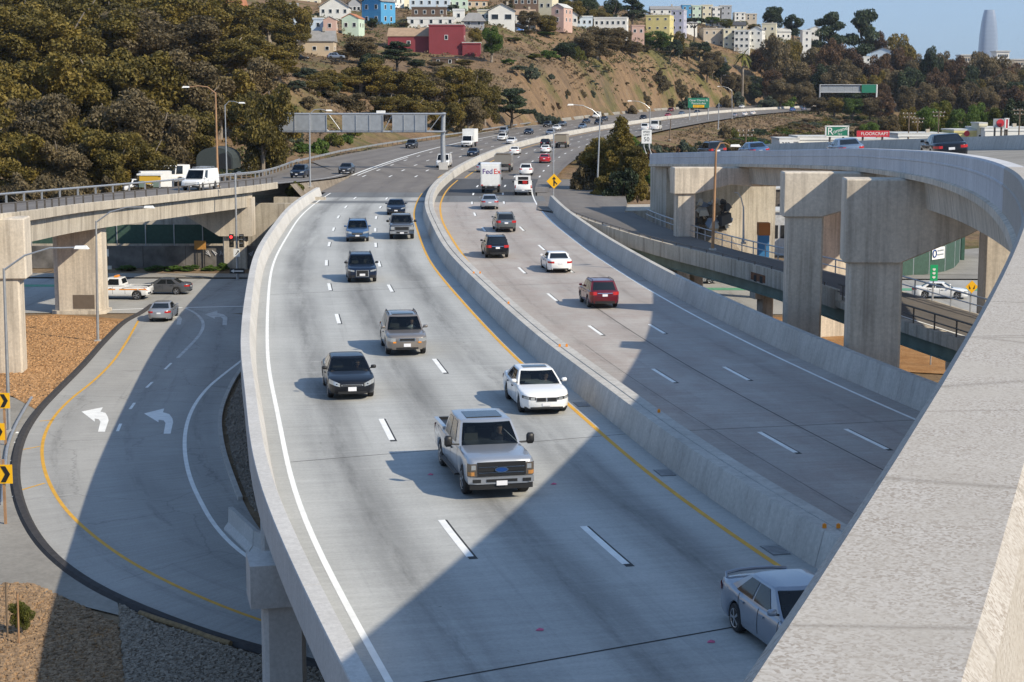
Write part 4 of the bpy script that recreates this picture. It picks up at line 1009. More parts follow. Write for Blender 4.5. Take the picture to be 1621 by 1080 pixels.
    cab = fix_normals(mb.mesh('cabin', 50)); cab.materials.append(M['grey_sheet']); parts.append(('cabin', cab, 'PAINT', None, -1))
    def panel(side, u0, u1, v0, v1, nu, off=0.012, nm='glass', skew=0.0):
        mb = MB(); vs = []; fs = []; nv = 4
        for j in range(nv + 1):
            v = v0 + (v1 - v0) * j / nv; R = ringat(v, 25)
            fr, sr, rr, sl = R
            line = {'f': fr, 'r': rr, 'R': [fr[-1]] + sr + [rr[0]], 'L': [rr[-1]] + sl + [fr[0]]}[side]
            for i in range(nu + 1):
                uu0, uu1 = u0, u1
                u = uu0 + (uu1 - uu0) * i / nu
                x = u * (len(line) - 1); k = min(int(x), len(line) - 2); q = Vector(line[k]).lerp(Vector(line[k + 1]), x - k)
                d = {'f': Vector((0.75, 0, 0.65)), 'r': Vector((-0.8, 0, 0.6)), 'R': Vector((0, -1, 0.25)), 'L': Vector((0, 1, 0.25))}[side]
                vs.append(tuple(q + d.normalized() * off))
        for j in range(nv):
            for i in range(nu): fs.append((j * (nu + 1) + i, j * (nu + 1) + i + 1, (j + 1) * (nu + 1) + i + 1, (j + 1) * (nu + 1) + i))
        mb.add(vs, fs); me = mb.mesh(nm, 60)
        if sum(p.normal.dot(d) for p in me.polygons) < 0: me.flip_normals()
        return me
    v0 = C.get('v0', 0.10)
    # inside: dashboard, two seats, wheel
    if T.get('inside', True):
        m_ = MB(); m_.box((xwb - 0.42, 0, bz + 0.015), (0.75, hb * 1.7, 0.05)); parts.append(('dashboard', m_.mesh('dashboard'), 'interior', None, -1))
        sx = xwt - 0.30
        for s in (1, -1):
            m_ = MB(); m_.box((sx, s * hb * 0.45, bz - 0.05), (0.20, 0.48, 0.62), 0, 0, 0.85); m_.box((sx - 0.02, s * hb * 0.45, bz + 0.36), (0.12, 0.26, 0.19), 0, 0, 0.9)
            parts.append(('seat', m_.mesh('seat'), 'seat_cloth', None, -1))
        m_ = MB(); m_.tube([(xwb - 0.78 + 0.07 * math.cos(q * math.pi / 6), hb * 0.45 + 0.18 * math.sin(q * math.pi / 6), bz + 0.06 + 0.16 * math.cos(q * math.pi / 6)) for q in range(13)], 0.018, 5); parts.append(('steering_wheel', m_.mesh('steering_wheel'), 'black', None, -1))
    parts.append(('windshield', panel('f', 0.05, 0.95, C.get('vw', 0.03), 0.93, 10, nm='windshield'), 'glass_clear', None, -1))
    if C.get('rear', True): parts.append(('rear_window', panel('r', 0.08, 0.92, C.get('vr', 0.12), 0.90, 10, nm='rear_window'), 'glass', None, -1))
    for (a, b_) in C['win']:
        parts.append(('side_window', panel('R', a, b_, v0, 0.90, 6, nm='side_window'), 'glass', None, -1))
        parts.append(('side_window', panel('L', 1 - b_, 1 - a, v0, 0.90, 6, nm='side_window'), 'glass', None, -1))
    if C.get('sunroof'):
        a, b_ = C['sunroof']; mb = MB(); h = hr * 0.72; x0 = xwt - 0.12; vs = []
        for i in range(4):
            x = x0 - a - (b_ - a) * i / 3
            for k in range(5): vs.append((x, h - 2 * h * k / 4, Ht - 0.05 + 0.0565 + 0.004 * math.cos((k - 2) * 0.7)))
        mb.add(vs, [(i * 5 + k, i * 5 + k + 1, (i + 1) * 5 + k + 1, (i + 1) * 5 + k) for i in range(3) for k in range(4)])
        parts.append(('sunroof', fix_normals(mb.mesh('sunroof', 60)), 'glass', None, -1))
    # bits on the nose and tail that follow the rounded plan
    def nose(y0, y1, z0, z1, sgn=1, off=0.012, n=7, z0b=None, z1b=None, nm='panel', th=0.0):
        mb = MB(); vs = []
        for i in range(n + 1):
            t = i / n; y = y0 + (y1 - y0) * t
            x = hL
            lo, hi = hL - cs, hL
            ay = abs(y) / 0.992
            if ay > hw(hL):
                for _ in range(26):
                    mid = (lo + hi) / 2
                    if hw(mid) > ay: lo = mid
                    else: hi = mid
                x = lo
            za = z0 + ((z0b if z0b is not None else z0) - z0) * t; zc = z1 + ((z1b if z1b is not None else z1) - z1) * t
            oy = 0.010 if y > hw0 * 0.8 else (-0.010 if y < -hw0 * 0.8 else 0)
            def zx(z):                                # keep below the bonnet edge
                xx = x
                while ztop(xx) + 0.034 < z and xx > hL - 0.5: xx -= 0.01
                return xx
            vs.append((sgn * (zx(za) + off), y + oy, za)); vs.append((sgn * (zx(zc) + off), y + oy, zc))
        mb.add(vs, [(2 * i, 2 * i + 2, 2 * i + 3, 2 * i + 1) for i in range(n)]); me = mb.mesh(nm, 60)
        if sum(p.normal.x for p in me.polygons) * sgn < 0: me.flip_normals()
        return me
    def asrear(f): return f
    for (nm, mk, y0, y1, z0, z1, extra) in T['front']:
        mirror = extra.get('mirror', False)
        for s in ((1, -1) if mirror else (1,)):
            parts.append((nm, nose(y0 * s, y1 * s, z0, z1, 1, extra.get('off', 0.012), 8, extra.get('z0b'), extra.get('z1b'), nm), mk, None, -1))
    # tail: same plan rounding on the rear end
    keep = ptop
    def ztop_r(x): return ztop(-x)
    for (nm, mk, y0, y1, z0, z1, extra) in T['rear']:
        mirror = extra.get('mirror', False)
        for s in ((1, -1) if mirror else (1,)):
            mb = MB(); vs = []; n = 8
            for i in range(n + 1):
                t = i / n; y = (y0 + (y1 - y0) * t) * s; x = hL; lo, hi = hL - cs, hL; ay = abs(y) / 0.992
                if ay > hw(-hL):
                    for _ in range(26):
                        mid = (lo + hi) / 2
                        if hw(-mid) > ay: lo = mid
                        else: hi = mid
                    x = lo
                oy = 0.010 if y > hw0 * 0.8 else (-0.010 if y < -hw0 * 0.8 else 0)
                za = z0 + (extra.get('z0b', z0) - z0) * t; zc = z1 + (extra.get('z1b', z1) - z1) * t
                for z in (za, zc):
                    xx = x
                    while ztop(-xx) + 0.034 < z and xx > hL - 0.5: xx -= 0.01
                    vs.append((-(xx + extra.get('off', 0.012)), y + oy, z))
            mb.add(vs, [(2 * i, 2 * i + 2, 2 * i + 3, 2 * i + 1) for i in range(n)])
            me = mb.mesh(nm, 60)
            if sum(p.normal.x for p in me.polygons) > 0: me.flip_normals()
            parts.append((nm, me, mk, None, -1))
    # mirrors
    if T.get('mirror', True):
        ms = T.get('msize', (0.13, 0.22, 0.15)); mx = xwb - 0.22 + T.get('mx', 0.0); mo = T.get('mout', 0.12)
        for s in (1, -1):
            mb = MB(); vs = []
            cyy = s * (hb + mo); cz = bz + 0.12 + ms[2] * 0.2
            k = 8
            for xx, sc in ((-0.5, 0.85), (-0.1, 1.0), (0.3, 0.85), (0.5, 0.45)):
                for q in range(k):
                    a = 2 * math.pi * (q + 0.5) / k; ca = math.copysign(abs(math.cos(a)) ** 0.6, math.cos(a)); sa = math.copysign(abs(math.sin(a)) ** 0.6, math.sin(a))
                    vs.append((mx + xx * ms[0], cyy + ca * ms[1] / 2 * sc, cz + sa * ms[2] / 2 * sc))
            fs = [(i * k + q, i * k + (q + 1) % k, (i + 1) * k + (q + 1) % k, (i + 1) * k + q) for i in range(3) for q in range(k)] + [tuple(range(k)), tuple(3 * k + q for q in range(k))]
            mb.add(vs, fs)
            me = fix_normals(mb.mesh('mirror', 50)); me.materials.append(M['grey_sheet'])
            parts.append(('mirror', me, T.get('mirmat', 'PAINT'), None, -1))
            mb = MB(); mb.tube([(mx, s * (hb - 0.03), bz + 0.09), (mx, cyy - s * ms[1] * 0.2, cz - ms[2] * 0.25)], 0.025, 6)
            parts.append(('mirror_arm', mb.mesh('mirror_arm'), 'black', None, -1))
    # door seams and handles
    for x in T.get('seams', ()):
        for s in (1, -1):
            mb = MB(); zt = ztop(x)
            vs = []
            for t in (0.14, 0.4, 0.66, 0.86, 0.94):
                z = zlow(x) + (zt - zlow(x)) * t; y = interp(t, ts[1:8], ky[1:8]) * hw(x) + 0.004
                vs += [(x - 0.012, s * y, z), (x + 0.012, s * y, z)]
            mb.add(vs, [(2 * i, 2 * i + 1, 2 * i + 3, 2 * i + 2) for i in range(4)]); parts.append(('door_seam', mb.mesh('door_seam'), 'black', None, -1))
    for x in T.get('handles', ()):
        for s in (1, -1):
            mb = MB(); mb.box((x, s * (hw0 * 0.985 + 0.015), ztop(x) * 0.84), (0.2, 0.03, 0.035)); parts.append(('door_handle', mb.mesh('door_handle'), T.get('handlemat', 'black'), None, -1))
    if T.get('rails'):
        for s in (1, -1):
            mb = MB(); mb.tube([(xwt - 0.15, s * hr * 0.93, Ht - 0.04), (xwt - 0.3, s * hr * 0.93, Ht + 0.03), ((xwt + xrt) / 2, s * hr * 0.93, Ht + 0.045), (xrt + 0.15, s * hr * 0.93, Ht + 0.03), (xrt + 0.03, s * hr * 0.93, Ht - 0.04)], 0.022, 6)
            parts.append(('roof_rail', mb.mesh('roof_rail', 50), 'black', None, -1))
    # wheels
    wt = T.get('tw', 0.22)
    def lathe(prof, n=20):
        mb = MB(); vs = []; fs = []
        for (y, rr_) in prof:
            for k in range(n): vs.append((rr_ * math.cos(2 * math.pi * k / n), y, rr_ * math.sin(2 * math.pi * k / n)))
        for i in range(len(prof) - 1):
            for k in range(n): fs.append((i * n + k, i * n + (k + 1) % n, (i + 1) * n + (k + 1) % n, (i + 1) * n + k))
        fs.append(tuple(range(n))); fs.append(tuple((len(prof) - 1) * n + k for k in range(n)))
        mb.add(vs, fs); return fix_normals(mb.mesh('wheel', 35))
    tyre = lathe([(-wt / 2, r * 0.66), (-wt / 2, r * 0.9), (-wt / 2 + 0.03, r), (wt / 2 - 0.03, r), (wt / 2, r * 0.9), (wt / 2, r * 0.66)])
    rim = MB(); ro = r * 0.66; n = 20
    rim.add([(ro * math.cos(2 * math.pi * k / n), wt / 2 + 0.006, ro * math.sin(2 * math.pi * k / n)) for k in range(n)] + [(ro * .88 * math.cos(2 * math.pi * k / n), wt / 2 - 0.005, ro * .88 * math.sin(2 * math.pi * k / n)) for k in range(n)],
            [(k, (k + 1) % n, n + (k + 1) % n, n + k) for k in range(n)])
    sp = T.get('spokes', 5)
    for k in range(sp):
        a = 2 * math.pi * k / sp
        for da in ((-0.13, 0.13),):
            rim.add([(0.2 * ro * math.cos(a - 0.5), wt / 2 + 0.008, 0.2 * ro * math.sin(a - 0.5)), (ro * .93 * math.cos(a - 0.17), wt / 2 + 0.004, ro * .93 * math.sin(a - 0.17)),
                     (ro * .93 * math.cos(a + 0.17), wt / 2 + 0.004, ro * .93 * math.sin(a + 0.17)), (0.2 * ro * math.cos(a + 0.5), wt / 2 + 0.008, 0.2 * ro * math.sin(a + 0.5))], [(0, 1, 2, 3)])
    rim.add([(0.24 * ro * math.cos(2 * math.pi * k / 10), wt / 2 + 0.012, 0.24 * ro * math.sin(2 * math.pi * k / 10)) for k in range(10)], [tuple(range(10))])
    rimm = rim.mesh('rim')
    for c in (xf, xr) + tuple(T.get('xaxle', ())):
        for s in (1, -1):
            parts.append(('wheel', tyre, 'tyre', (c, s * (hw0 - wt / 2 - 0.025), r, 0 if s == 1 else math.pi), -1))
            parts.append(('rim', rimm, T.get('rimmat', 'rim'), None, len(parts) - 1))
    for e in T.get('extra', ()):
        if e[2] == 'PAINT1': fix_normals(e[1])
        parts.append(e)
    return parts
def bx(c, d, bev=0.0, rz=0.0, taper=1.0):
    m_ = MB(); m_.box(c, d, rz, 0, taper); return m_.mesh('b')
M['head_dark'] = plain('smoked_lamp_housing', (0.16, 0.13, 0.10), 0.15, 0.4, 0.8); M['amber_dim'] = plain('amber_reflector_lens', (0.42, 0.20, 0.06), 0.25)
M['seat_cloth'] = plain('seat_cloth', (0.13, 0.12, 0.11), 0.9)
TYPES = {}
P0 = {}
# ---- sedan
sed = dict(L=4.82, W=1.83, H=1.45, wb=2.75, r=0.325, corner=0.6, round=0.27, top=[(-2.41, 0.80), (-2.36, 0.93), (-2.2, 1.0), (-1.75, 1.03), (-1.2, 0.99), (0.0, 0.945), (0.9, 0.955), (1.2, 0.93), (1.8, 0.87), (2.1, 0.815), (2.28, 0.765), (2.37, 0.72), (2.41, 0.66)],
    cab=dict(zb=0.93, x=(1.10, 0.32, -0.95, -1.72), win=((0.16, 0.50), (0.54, 0.86)), wr=0.70), seams=(0.98, -0.02, -1.02), handles=(0.2, -0.82),
    front=[('headlight', 'head', 0.50, 0.87, 0.60, 0.70, dict(mirror=True, z1b=0.78, z0b=0.66)), ('grille', 'black', -0.40, 0.40, 0.50, 0.62, {}), ('air_intake', 'black', -0.62, 0.62, 0.28, 0.40, {}), ('licence_plate', 'plate', -0.16, 0.16, 0.40, 0.52, dict(off=0.03))],
    rear=[('taillight', 'tail', 0.46, 0.89, 0.74, 0.88, dict(mirror=True)), ('licence_plate', 'plate', -0.16, 0.16, 0.66, 0.79, dict(off=0.02)), ('lower_bumper', 'black', -0.7, 0.7, 0.28, 0.38, {})])
TYPES['sedan'] = sed
acc = dict(sed); acc['front'] = [('headlight', 'head', 0.47, 0.86, 0.55, 0.68, dict(mirror=True, z1b=0.84, z0b=0.66)), ('grille', 'chrome', -0.42, 0.42, 0.575, 0.635, {}), ('grille_slot', 'black', -0.38, 0.38, 0.585, 0.62, dict(off=0.02)), ('air_intake', 'black', -0.55, 0.55, 0.27, 0.37, {}), ('licence_plate', 'plate', -0.16, 0.16, 0.38, 0.54, dict(off=0.03))]
acc['mirmat'] = 'black'; TYPES['black_sedan'] = acc
bm = dict(sed); bm['front'] = [('headlight', 'black', 0.40, 0.86, 0.585, 0.69, dict(mirror=True, z1b=0.745, z0b=0.64)), ('headlight_lens', 'head', 0.44, 0.60, 0.60, 0.68, dict(mirror=True, off=0.02)), ('headlight_lens', 'head', 0.66, 0.82, 0.63, 0.71, dict(mirror=True, off=0.02)), ('kidney_grille', 'black', 0.03, 0.37, 0.535, 0.665, dict(mirror=True, off=0.02)), ('grille_surround', 'chrome', 0.01, 0.39, 0.52, 0.68, dict(mirror=True, off=0.014)),
    ('air_intake', 'black', -0.80, 0.80, 0.25, 0.33, {}), ('licence_plate', 'plate', -0.16, 0.16, 0.37, 0.49, dict(off=0.03))]
bm['cab'] = dict(sed['cab'], sunroof=(0.12, 0.62)); bm['rimmat'] = 'rim_dark'; TYPES['white_sedan'] = bm
sil = dict(sed); sp_ = MB(); sp_.tube([(-2.05, 0.74, 1.0), (-2.14, 0.73, 1.09), (-2.2, 0.4, 1.115), (-2.22, 0, 1.12), (-2.2, -0.4, 1.115), (-2.14, -0.73, 1.09), (-2.05, -0.74, 1.0)], 0.042, 8)
sil['extra'] = [('spoiler', sp_.mesh('spoiler', 50), 'PAINT1', None, -1)]; sil['handlemat'] = 'PAINT1'; TYPES['spoiler_sedan'] = sil
# ---- suv
suv = dict(L=4.62, W=1.86, H=1.68, wb=2.68, r=0.36, zb=0.28, corner=0.5, round=0.24, cladding=True, top=[(-2.31, 0.86), (-2.27, 1.0), (-2.1, 1.10), (-1.2, 1.08), (0.0, 1.04), (0.85, 1.055), (1.2, 1.03), (1.8, 0.985), (2.1, 0.945), (2.23, 0.90), (2.29, 0.85), (2.31, 0.80)],
    cab=dict(zb=1.03, x=(1.05, 0.38, -1.62, -2.08), win=((0.13, 0.42), (0.45, 0.70), (0.73, 0.90)), wr=0.745, br=0.12), seams=(0.92, -0.05, -0.98), handles=(0.15, -0.82), rails=True,
    front=[('headlight', 'head', 0.46, 0.89, 0.68, 0.82, dict(mirror=True, z1b=0.90, z0b=0.74)), ('grille', 'black', -0.42, 0.42, 0.58, 0.76, {}), ('grille_bar', 'chrome', -0.40, 0.40, 0.655, 0.69, dict(off=0.02)), ('air_intake', 'black', -0.66, 0.66, 0.32, 0.46, {}), ('licence_plate', 'plate', -0.16, 0.16, 0.46, 0.58, dict(off=0.03))],
    rear=[('taillight', 'tail', 0.50, 0.90, 0.84, 1.04, dict(mirror=True)), ('licence_plate', 'plate', -0.16, 0.16, 0.76, 0.90, dict(off=0.02)), ('lower_bumper', 'black', -0.78, 0.78, 0.32, 0.48, {}), ('trim_bar', 'chrome', -0.46, 0.46, 0.93, 0.965, dict(off=0.02))])
TYPES['suv'] = suv
au = dict(suv); au['front'] = [('headlight', 'head', 0.50, 0.88, 0.72, 0.81, dict(mirror=True, z1b=0.88, z0b=0.77)), ('grille_surround', 'chrome', -0.40, 0.40, 0.40, 0.82, {}), ('grille', 'black', -0.35, 0.35, 0.43, 0.79, dict(off=0.02)), ('air_intake', 'black', 0.48, 0.82, 0.36, 0.50, dict(mirror=True)), ('licence_plate', 'plate', -0.17, 0.17, 0.47, 0.60, dict(off=0.035))]
au['mirmat'] = 'black'; TYPES['big_grille_suv'] = au
lx = dict(suv); lx['front'] = [('headlight', 'head', 0.52, 0.88, 0.66, 0.84, dict(mirror=True, z1b=0.86, z0b=0.70)), ('turn_lamp', 'amber', 0.50, 0.64, 0.62, 0.69, dict(mirror=True, off=0.02)), ('grille_surround', 'chrome', -0.38, 0.38, 0.70, 0.84, {}), ('grille', 'black', -0.34, 0.34, 0.715, 0.825, dict(off=0.02)), ('air_intake', 'black', -0.5, 0.5, 0.34, 0.42, {}), ('licence_plate', 'plate', -0.16, 0.16, 0.45, 0.60, dict(off=0.03))]
lx['cab'] = dict(suv['cab'], sunroof=(0.10, 0.75)); TYPES['sunroof_suv'] = lx
# ---- pickup
def bed(L, W, z, x0, x1):
    out = []
    mb = MB(); w = W / 2 * 0.86
    mb.add([(x0, -w, z + 0.012), (x1, -w, z + 0.012), (x1, w, z + 0.012), (x0, w, z + 0.012)], [(0, 1, 2, 3)])
    out.append(('bed_liner', mb.mesh('bed_liner'), 'black', None, -1))
    for s in (1, -1):
        mb = MB(); mb.box(((x0 + x1) / 2, s * (w + 0.06), z + 0.03), (x1 - x0 + 0.1, 0.13, 0.10)); out.append(('bed_rail', mb.mesh('bed_rail'), 'PAINT1', None, -1))
    mb = MB(); mb.box((x0 + 0.02, 0, z + 0.028), (0.1, W * 0.83, 0.10)); out.append(('tailgate_top', mb.mesh('tailgate_top'), 'black', None, -1))
    return out
pk = dict(L=6.1, W=2.03, H=1.98, wb=3.95, r=0.42, zb=0.46, xf=2.03, tw=0.29, corner=0.25, round=0.12, top=[(-3.05, 1.15), (-3.02, 1.28), (-1.35, 1.30), (-1.3, 1.27), (0.9, 1.27), (1.35, 1.30), (2.3, 1.27), (2.85, 1.235), (3.0, 1.19), (3.05, 1.12)],
    cab=dict(zb=1.24, x=(1.42, 0.72, -1.12, -1.32), win=((0.20, 0.54), (0.58, 0.90)), wr=0.76, wb=0.94, vr=0.25, br=0.02, sunroof=(0.16, 1.15)), seams=(1.25, 0.15, -0.95), handles=(0.32, -0.78), msize=(0.16, 0.26, 0.36), mout=0.30, mx=0.05, mirmat='black', handlemat='black',
    front=[('grille', 'black', -0.72, 0.72, 0.72, 1.14, {}), ('headlight', 'head_dark', 0.73, 0.985, 0.72, 1.10, dict(mirror=True)), ('headlight_lens', 'head', 0.76, 0.88, 0.92, 1.06, dict(mirror=True, off=0.02)), ('turn_lamp', 'amber_dim', 0.80, 0.97, 0.75, 0.86, dict(mirror=True, off=0.02)), ('grille_bar', 'chrome', -0.68, 0.68, 0.985, 1.0, dict(off=0.025)), ('grille_bar', 'rim_dark', -0.70, 0.70, 0.88, 0.93, dict(off=0.025)), ('grille_bar', 'chrome', -0.68, 0.68, 0.82, 0.835, dict(off=0.025)), ('bumper', 'PAINT1', -0.97, 0.97, 0.50, 0.70, dict(off=0.07)), ('bumper_slot', 'black', -0.46, 0.46, 0.56, 0.645, dict(off=0.085)), ('fog_light', 'black', 0.62, 0.86, 0.55, 0.65, dict(mirror=True, off=0.085)), ('lower_valance', 'black', -0.93, 0.93, 0.34, 0.50, dict(off=0.04)), ('licence_plate', 'plate', -0.16, 0.16, 0.46, 0.60, dict(off=0.10))],
    rear=[('taillight', 'tail', 0.86, 0.99, 0.84, 1.20, dict(mirror=True)), ('bumper', 'chrome', -0.95, 0.95, 0.52, 0.70, dict(off=0.06)), ('licence_plate', 'plate', -0.16, 0.16, 0.55, 0.68, dict(off=0.07))])
bdg = MB(); n = 20
bdg.add([(3.05 + 0.05, 0.20 * math.cos(2 * math.pi * k / n), 0.915 + 0.085 * math.sin(2 * math.pi * k / n)) for k in range(n)], [tuple(range(n))])
bdg2 = MB(); bdg2.add([(3.05 + 0.056, 0.17 * math.cos(2 * math.pi * k / n), 0.915 + 0.062 * math.sin(2 * math.pi * k / n)) for k in range(n)], [tuple(range(n))])
M['badge_blue'] = plain('badge_blue', (0.02, 0.07, 0.25), 0.3, 0.3)
pk['extra'] = bed(6.1, 2.03, 1.30, -2.98, -1.40) + [('badge', bdg.mesh('badge'), 'chrome', None, -1), ('badge_field', bdg2.mesh('badge_field'), 'badge_blue', None, -1), ('running_board', bx((0.1, 1.0, 0.46), (2.6, 0.2, 0.06)), 'black', None, -1), ('running_board', bx((0.1, -1.0, 0.46), (2.6, 0.2, 0.06)), 'black', None, -1)]
TYPES['pickup'] = pk
pk2 = dict(pk, H=1.93, r=0.40, zb=0.40, msize=(0.14, 0.24, 0.22), mout=0.18)
pk2['cab'] = dict(pk['cab']); pk2['cab'].pop('sunroof')
pk2['front'] = [('headlight', 'head', 0.62, 0.97, 0.82, 1.06, dict(mirror=True)), ('grille_surround', 'chrome', -0.6, 0.6, 0.74, 1.08, {}), ('grille', 'black', -0.56, 0.56, 0.78, 1.04, dict(off=0.02)), ('bumper', 'chrome', -0.97, 0.97, 0.50, 0.70, dict(off=0.07)), ('bumper_slot', 'black', -0.46, 0.46, 0.54, 0.64, dict(off=0.085)), ('licence_plate', 'plate', -0.16, 0.16, 0.50, 0.62, dict(off=0.10))]
pk2['extra'] = bed(6.1, 2.03, 1.30, -2.98, -1.40)
TYPES['grey_pickup'] = pk2
# service pickup with light bar and orange stripe
pk3 = dict(pk2, L=6.0, top=[(-3.0, 1.0), (-2.97, 1.10), (-1.0, 1.12), (-0.95, 1.2), (0.9, 1.2), (1.35, 1.22), (2.3, 1.18), (2.85, 1.12), (2.95, 1.05), (3.0, 0.95)], xf=2.0)
pk3['cab'] = dict(pk2['cab'], x=(1.42, 0.72, -0.55, -0.75), win=((0.22, 0.85),))
lb = MB(); lb.box((0.0, 0, 2.02), (0.25, 1.1, 0.12), 0, 0, 0.85)
pk3['extra'] = bed(6.0, 2.03, 1.12, -2.9, -0.85) + [('light_bar', lb.mesh('light_bar'), 'amber', None, -1)]
for s in (1, -1):
    pk3['extra'] += [('orange_stripe', bx((-0.15 + dx, s * 1.012, 0.93), (ln, 0.012, 0.10)), 'amber', None, -1) for dx, ln in ((1.0, 1.9), (-1.1, 1.6), (-2.35, 0.7))]
TYPES['service_pickup'] = pk3
# ---- van
van = dict(L=5.6, W=2.0, H=2.1, wb=3.5, r=0.36, zb=0.32, xf=1.95, top=[(-2.8, 1.0), (-2.75, 1.15), (0.0, 1.15), (1.5, 1.17), (1.8, 1.14), (2.4, 1.05), (2.72, 0.95), (2.8, 0.8)], corner=0.22, round=0.12,
    cab=dict(zb=1.10, x=(1.85, 1.10, -2.62, -2.72), win=((0.07, 0.24),), wr=0.83, wb=0.96, br=0.02, vr=0.25), seams=(1.5, 0.4), handles=(0.6,),
    front=[('headlight', 'head', 0.62, 0.93, 0.70, 0.90, dict(mirror=True)), ('grille', 'black', -0.58, 0.58, 0.68, 0.90, {}), ('bumper', 'black', -0.93, 0.93, 0.36, 0.54, dict(off=0.05)), ('licence_plate', 'plate', -0.16, 0.16, 0.42, 0.55, dict(off=0.07))],
    rear=[('taillight', 'tail', 0.85, 0.98, 0.80, 1.10, dict(mirror=True)), ('bumper', 'black', -0.93, 0.93, 0.36, 0.50, dict(off=0.05)), ('licence_plate', 'plate', -0.16, 0.16, 0.62, 0.75, dict(off=0.02))])
rk = []
for x in (-1.9, -0.9, 0.1):
    m_ = MB(); m_.tube([(x, -0.75, 2.08), (x, -0.75, 2.22), (x, 0.75, 2.22), (x, 0.75, 2.08)], 0.025, 6); rk.append(('roof_rack_bar', m_.mesh('roof_rack_bar'), 'steel', None, -1))
van['extra'] = rk; TYPES['van'] = van
van2 = dict(van); van2['extra'] = []; TYPES['plain_van'] = van2
# ---- box trucks
def box_truck(cabz, boxz, boxl, boxw, boxh, box0, mat):
    m_ = MB(); m_.box((box0 - boxl / 2, 0, boxz + boxh / 2), (boxl, boxw, boxh)); out = [('cargo_box', m_.mesh('cargo_box'), mat, None, -1)]
    for s in (1, -1):
        m_ = MB(); m_.box((box0 - boxl / 2, s * (boxw / 2 + 0.01), boxz + boxh - 0.06), (boxl + 0.04, 0.06, 0.12)); out.append(('box_trim', m_.mesh('box_trim'), 'steel', None, -1))
        m_ = MB(); m_.box((box0 - boxl - 0.01, s * (boxw / 2 - 0.03), boxz + boxh / 2), (0.05, 0.08, boxh)); out.append(('box_trim', m_.mesh('box_trim'), 'steel', None, -1))
    m_ = MB(); m_.box((box0 - boxl - 0.015, 0, boxz + boxh / 2 - 0.05), (0.03, boxw * 0.86, boxh * 0.88)); out.append(('roll_up_door', m_.mesh('roll_up_door'), mat, None, -1))
    m_ = MB(); m_.box((box0 - boxl / 2, 0, boxz - 0.12), (boxl, 0.9, 0.22)); out.append(('chassis', m_.mesh('chassis'), 'black', None, -1))
    m_ = MB(); m_.box((box0 - boxl - 0.1, 0, boxz - 0.3), (0.12, boxw * 0.9, 0.14)); out.append(('rear_bumper', m_.mesh('rear_bumper'), 'black', None, -1))
    return out
bt = dict(L=2.7, W=2.2, H=2.35, wb=5.0, r=0.46, zb=0.5, xf=0.30, tw=0.3, corner=0.25, round=0.12, top=[(-1.35, 1.25), (0.0, 1.25), (0.3, 1.3), (1.0, 1.22), (1.28, 1.1), (1.35, 0.95)],
    cab=dict(zb=1.2, x=(0.42, -0.05, -1.25, -1.3), win=((0.2, 0.85),), wr=0.80, wb=0.93, rear=False, br=0.02), seams=(0.2,), msize=(0.14, 0.22, 0.4), mout=0.28, mirmat='black',
    front=[('headlight', 'head', 0.66, 0.98, 0.78, 0.96, dict(mirror=True)), ('grille', 'black', -0.6, 0.6, 0.72, 1.02, {}), ('bumper', 'PAINT1', -1.02, 1.02, 0.48, 0.68, dict(off=0.08)), ('licence_plate', 'plate', -0.16, 0.16, 0.52, 0.64, dict(off=0.10))], rear=[])
bt['extra'] = box_truck(0, 1.0, 5.0, 2.4, 2.55, -1.45, 'white') + [('taillight', bx((-6.5, s * 0.95, 0.75), (0.06, 0.2, 0.12)), 'tail', None, -1) for s in (1, -1)]
TYPES['box_truck'] = bt
# step van for parcels
def letters(txt, col, size, loc, rot, depth=0.008):
    c = bpy.data.curves.new('lettering', 'FONT'); c.body = txt; c.size = size; c.extrude = depth; c.align_x = 'LEFT'
    tmp = bpy.data.objects.new('tmp', c); COL.objects.link(tmp)
    bpy.context.view_layer.update()
    me = bpy.data.meshes.new_from_object(tmp.evaluated_get(bpy.context.evaluated_depsgraph_get()))
    bpy.data.objects.remove(tmp); bpy.data.curves.remove(c)
    me.materials.clear()
    me.transform(Matrix.Translation(loc) @ rot.to_4x4()); return me
fdx = dict(bt)
RB = Matrix(((0, 0, -1), (-1, 0, 0), (0, 1, 0)))           # reads from behind
M['purple'] = plain('purple_print', (0.10, 0.035, 0.22), 0.5); M['orange_red'] = plain('red_print', (0.72, 0.06, 0.03), 0.5)
fe = box_truck(0, 0.85, 5.4, 2.4, 2.6, -1.2, 'white')
fe += [('lettering', letters('Fed', None, 0.86, Vector((-6.655, 0.98, 2.30)), RB), 'purple', None, -1), ('lettering', letters('Ex', None, 0.86, Vector((-6.655, -0.36, 2.30)), RB), 'orange_red', None, -1)]
fe += [('taillight', bx((-6.62, s * 1.02, 0.95), (0.06, 0.22, 0.14)), 'tail', None, -1) for s in (1, -1)] + [('licence_plate', bx((-6.64, 0.0, 0.92), (0.03, 0.32, 0.16)), 'plate', None, -1)]
fdx['extra'] = fe; TYPES['parcel_truck'] = fdx
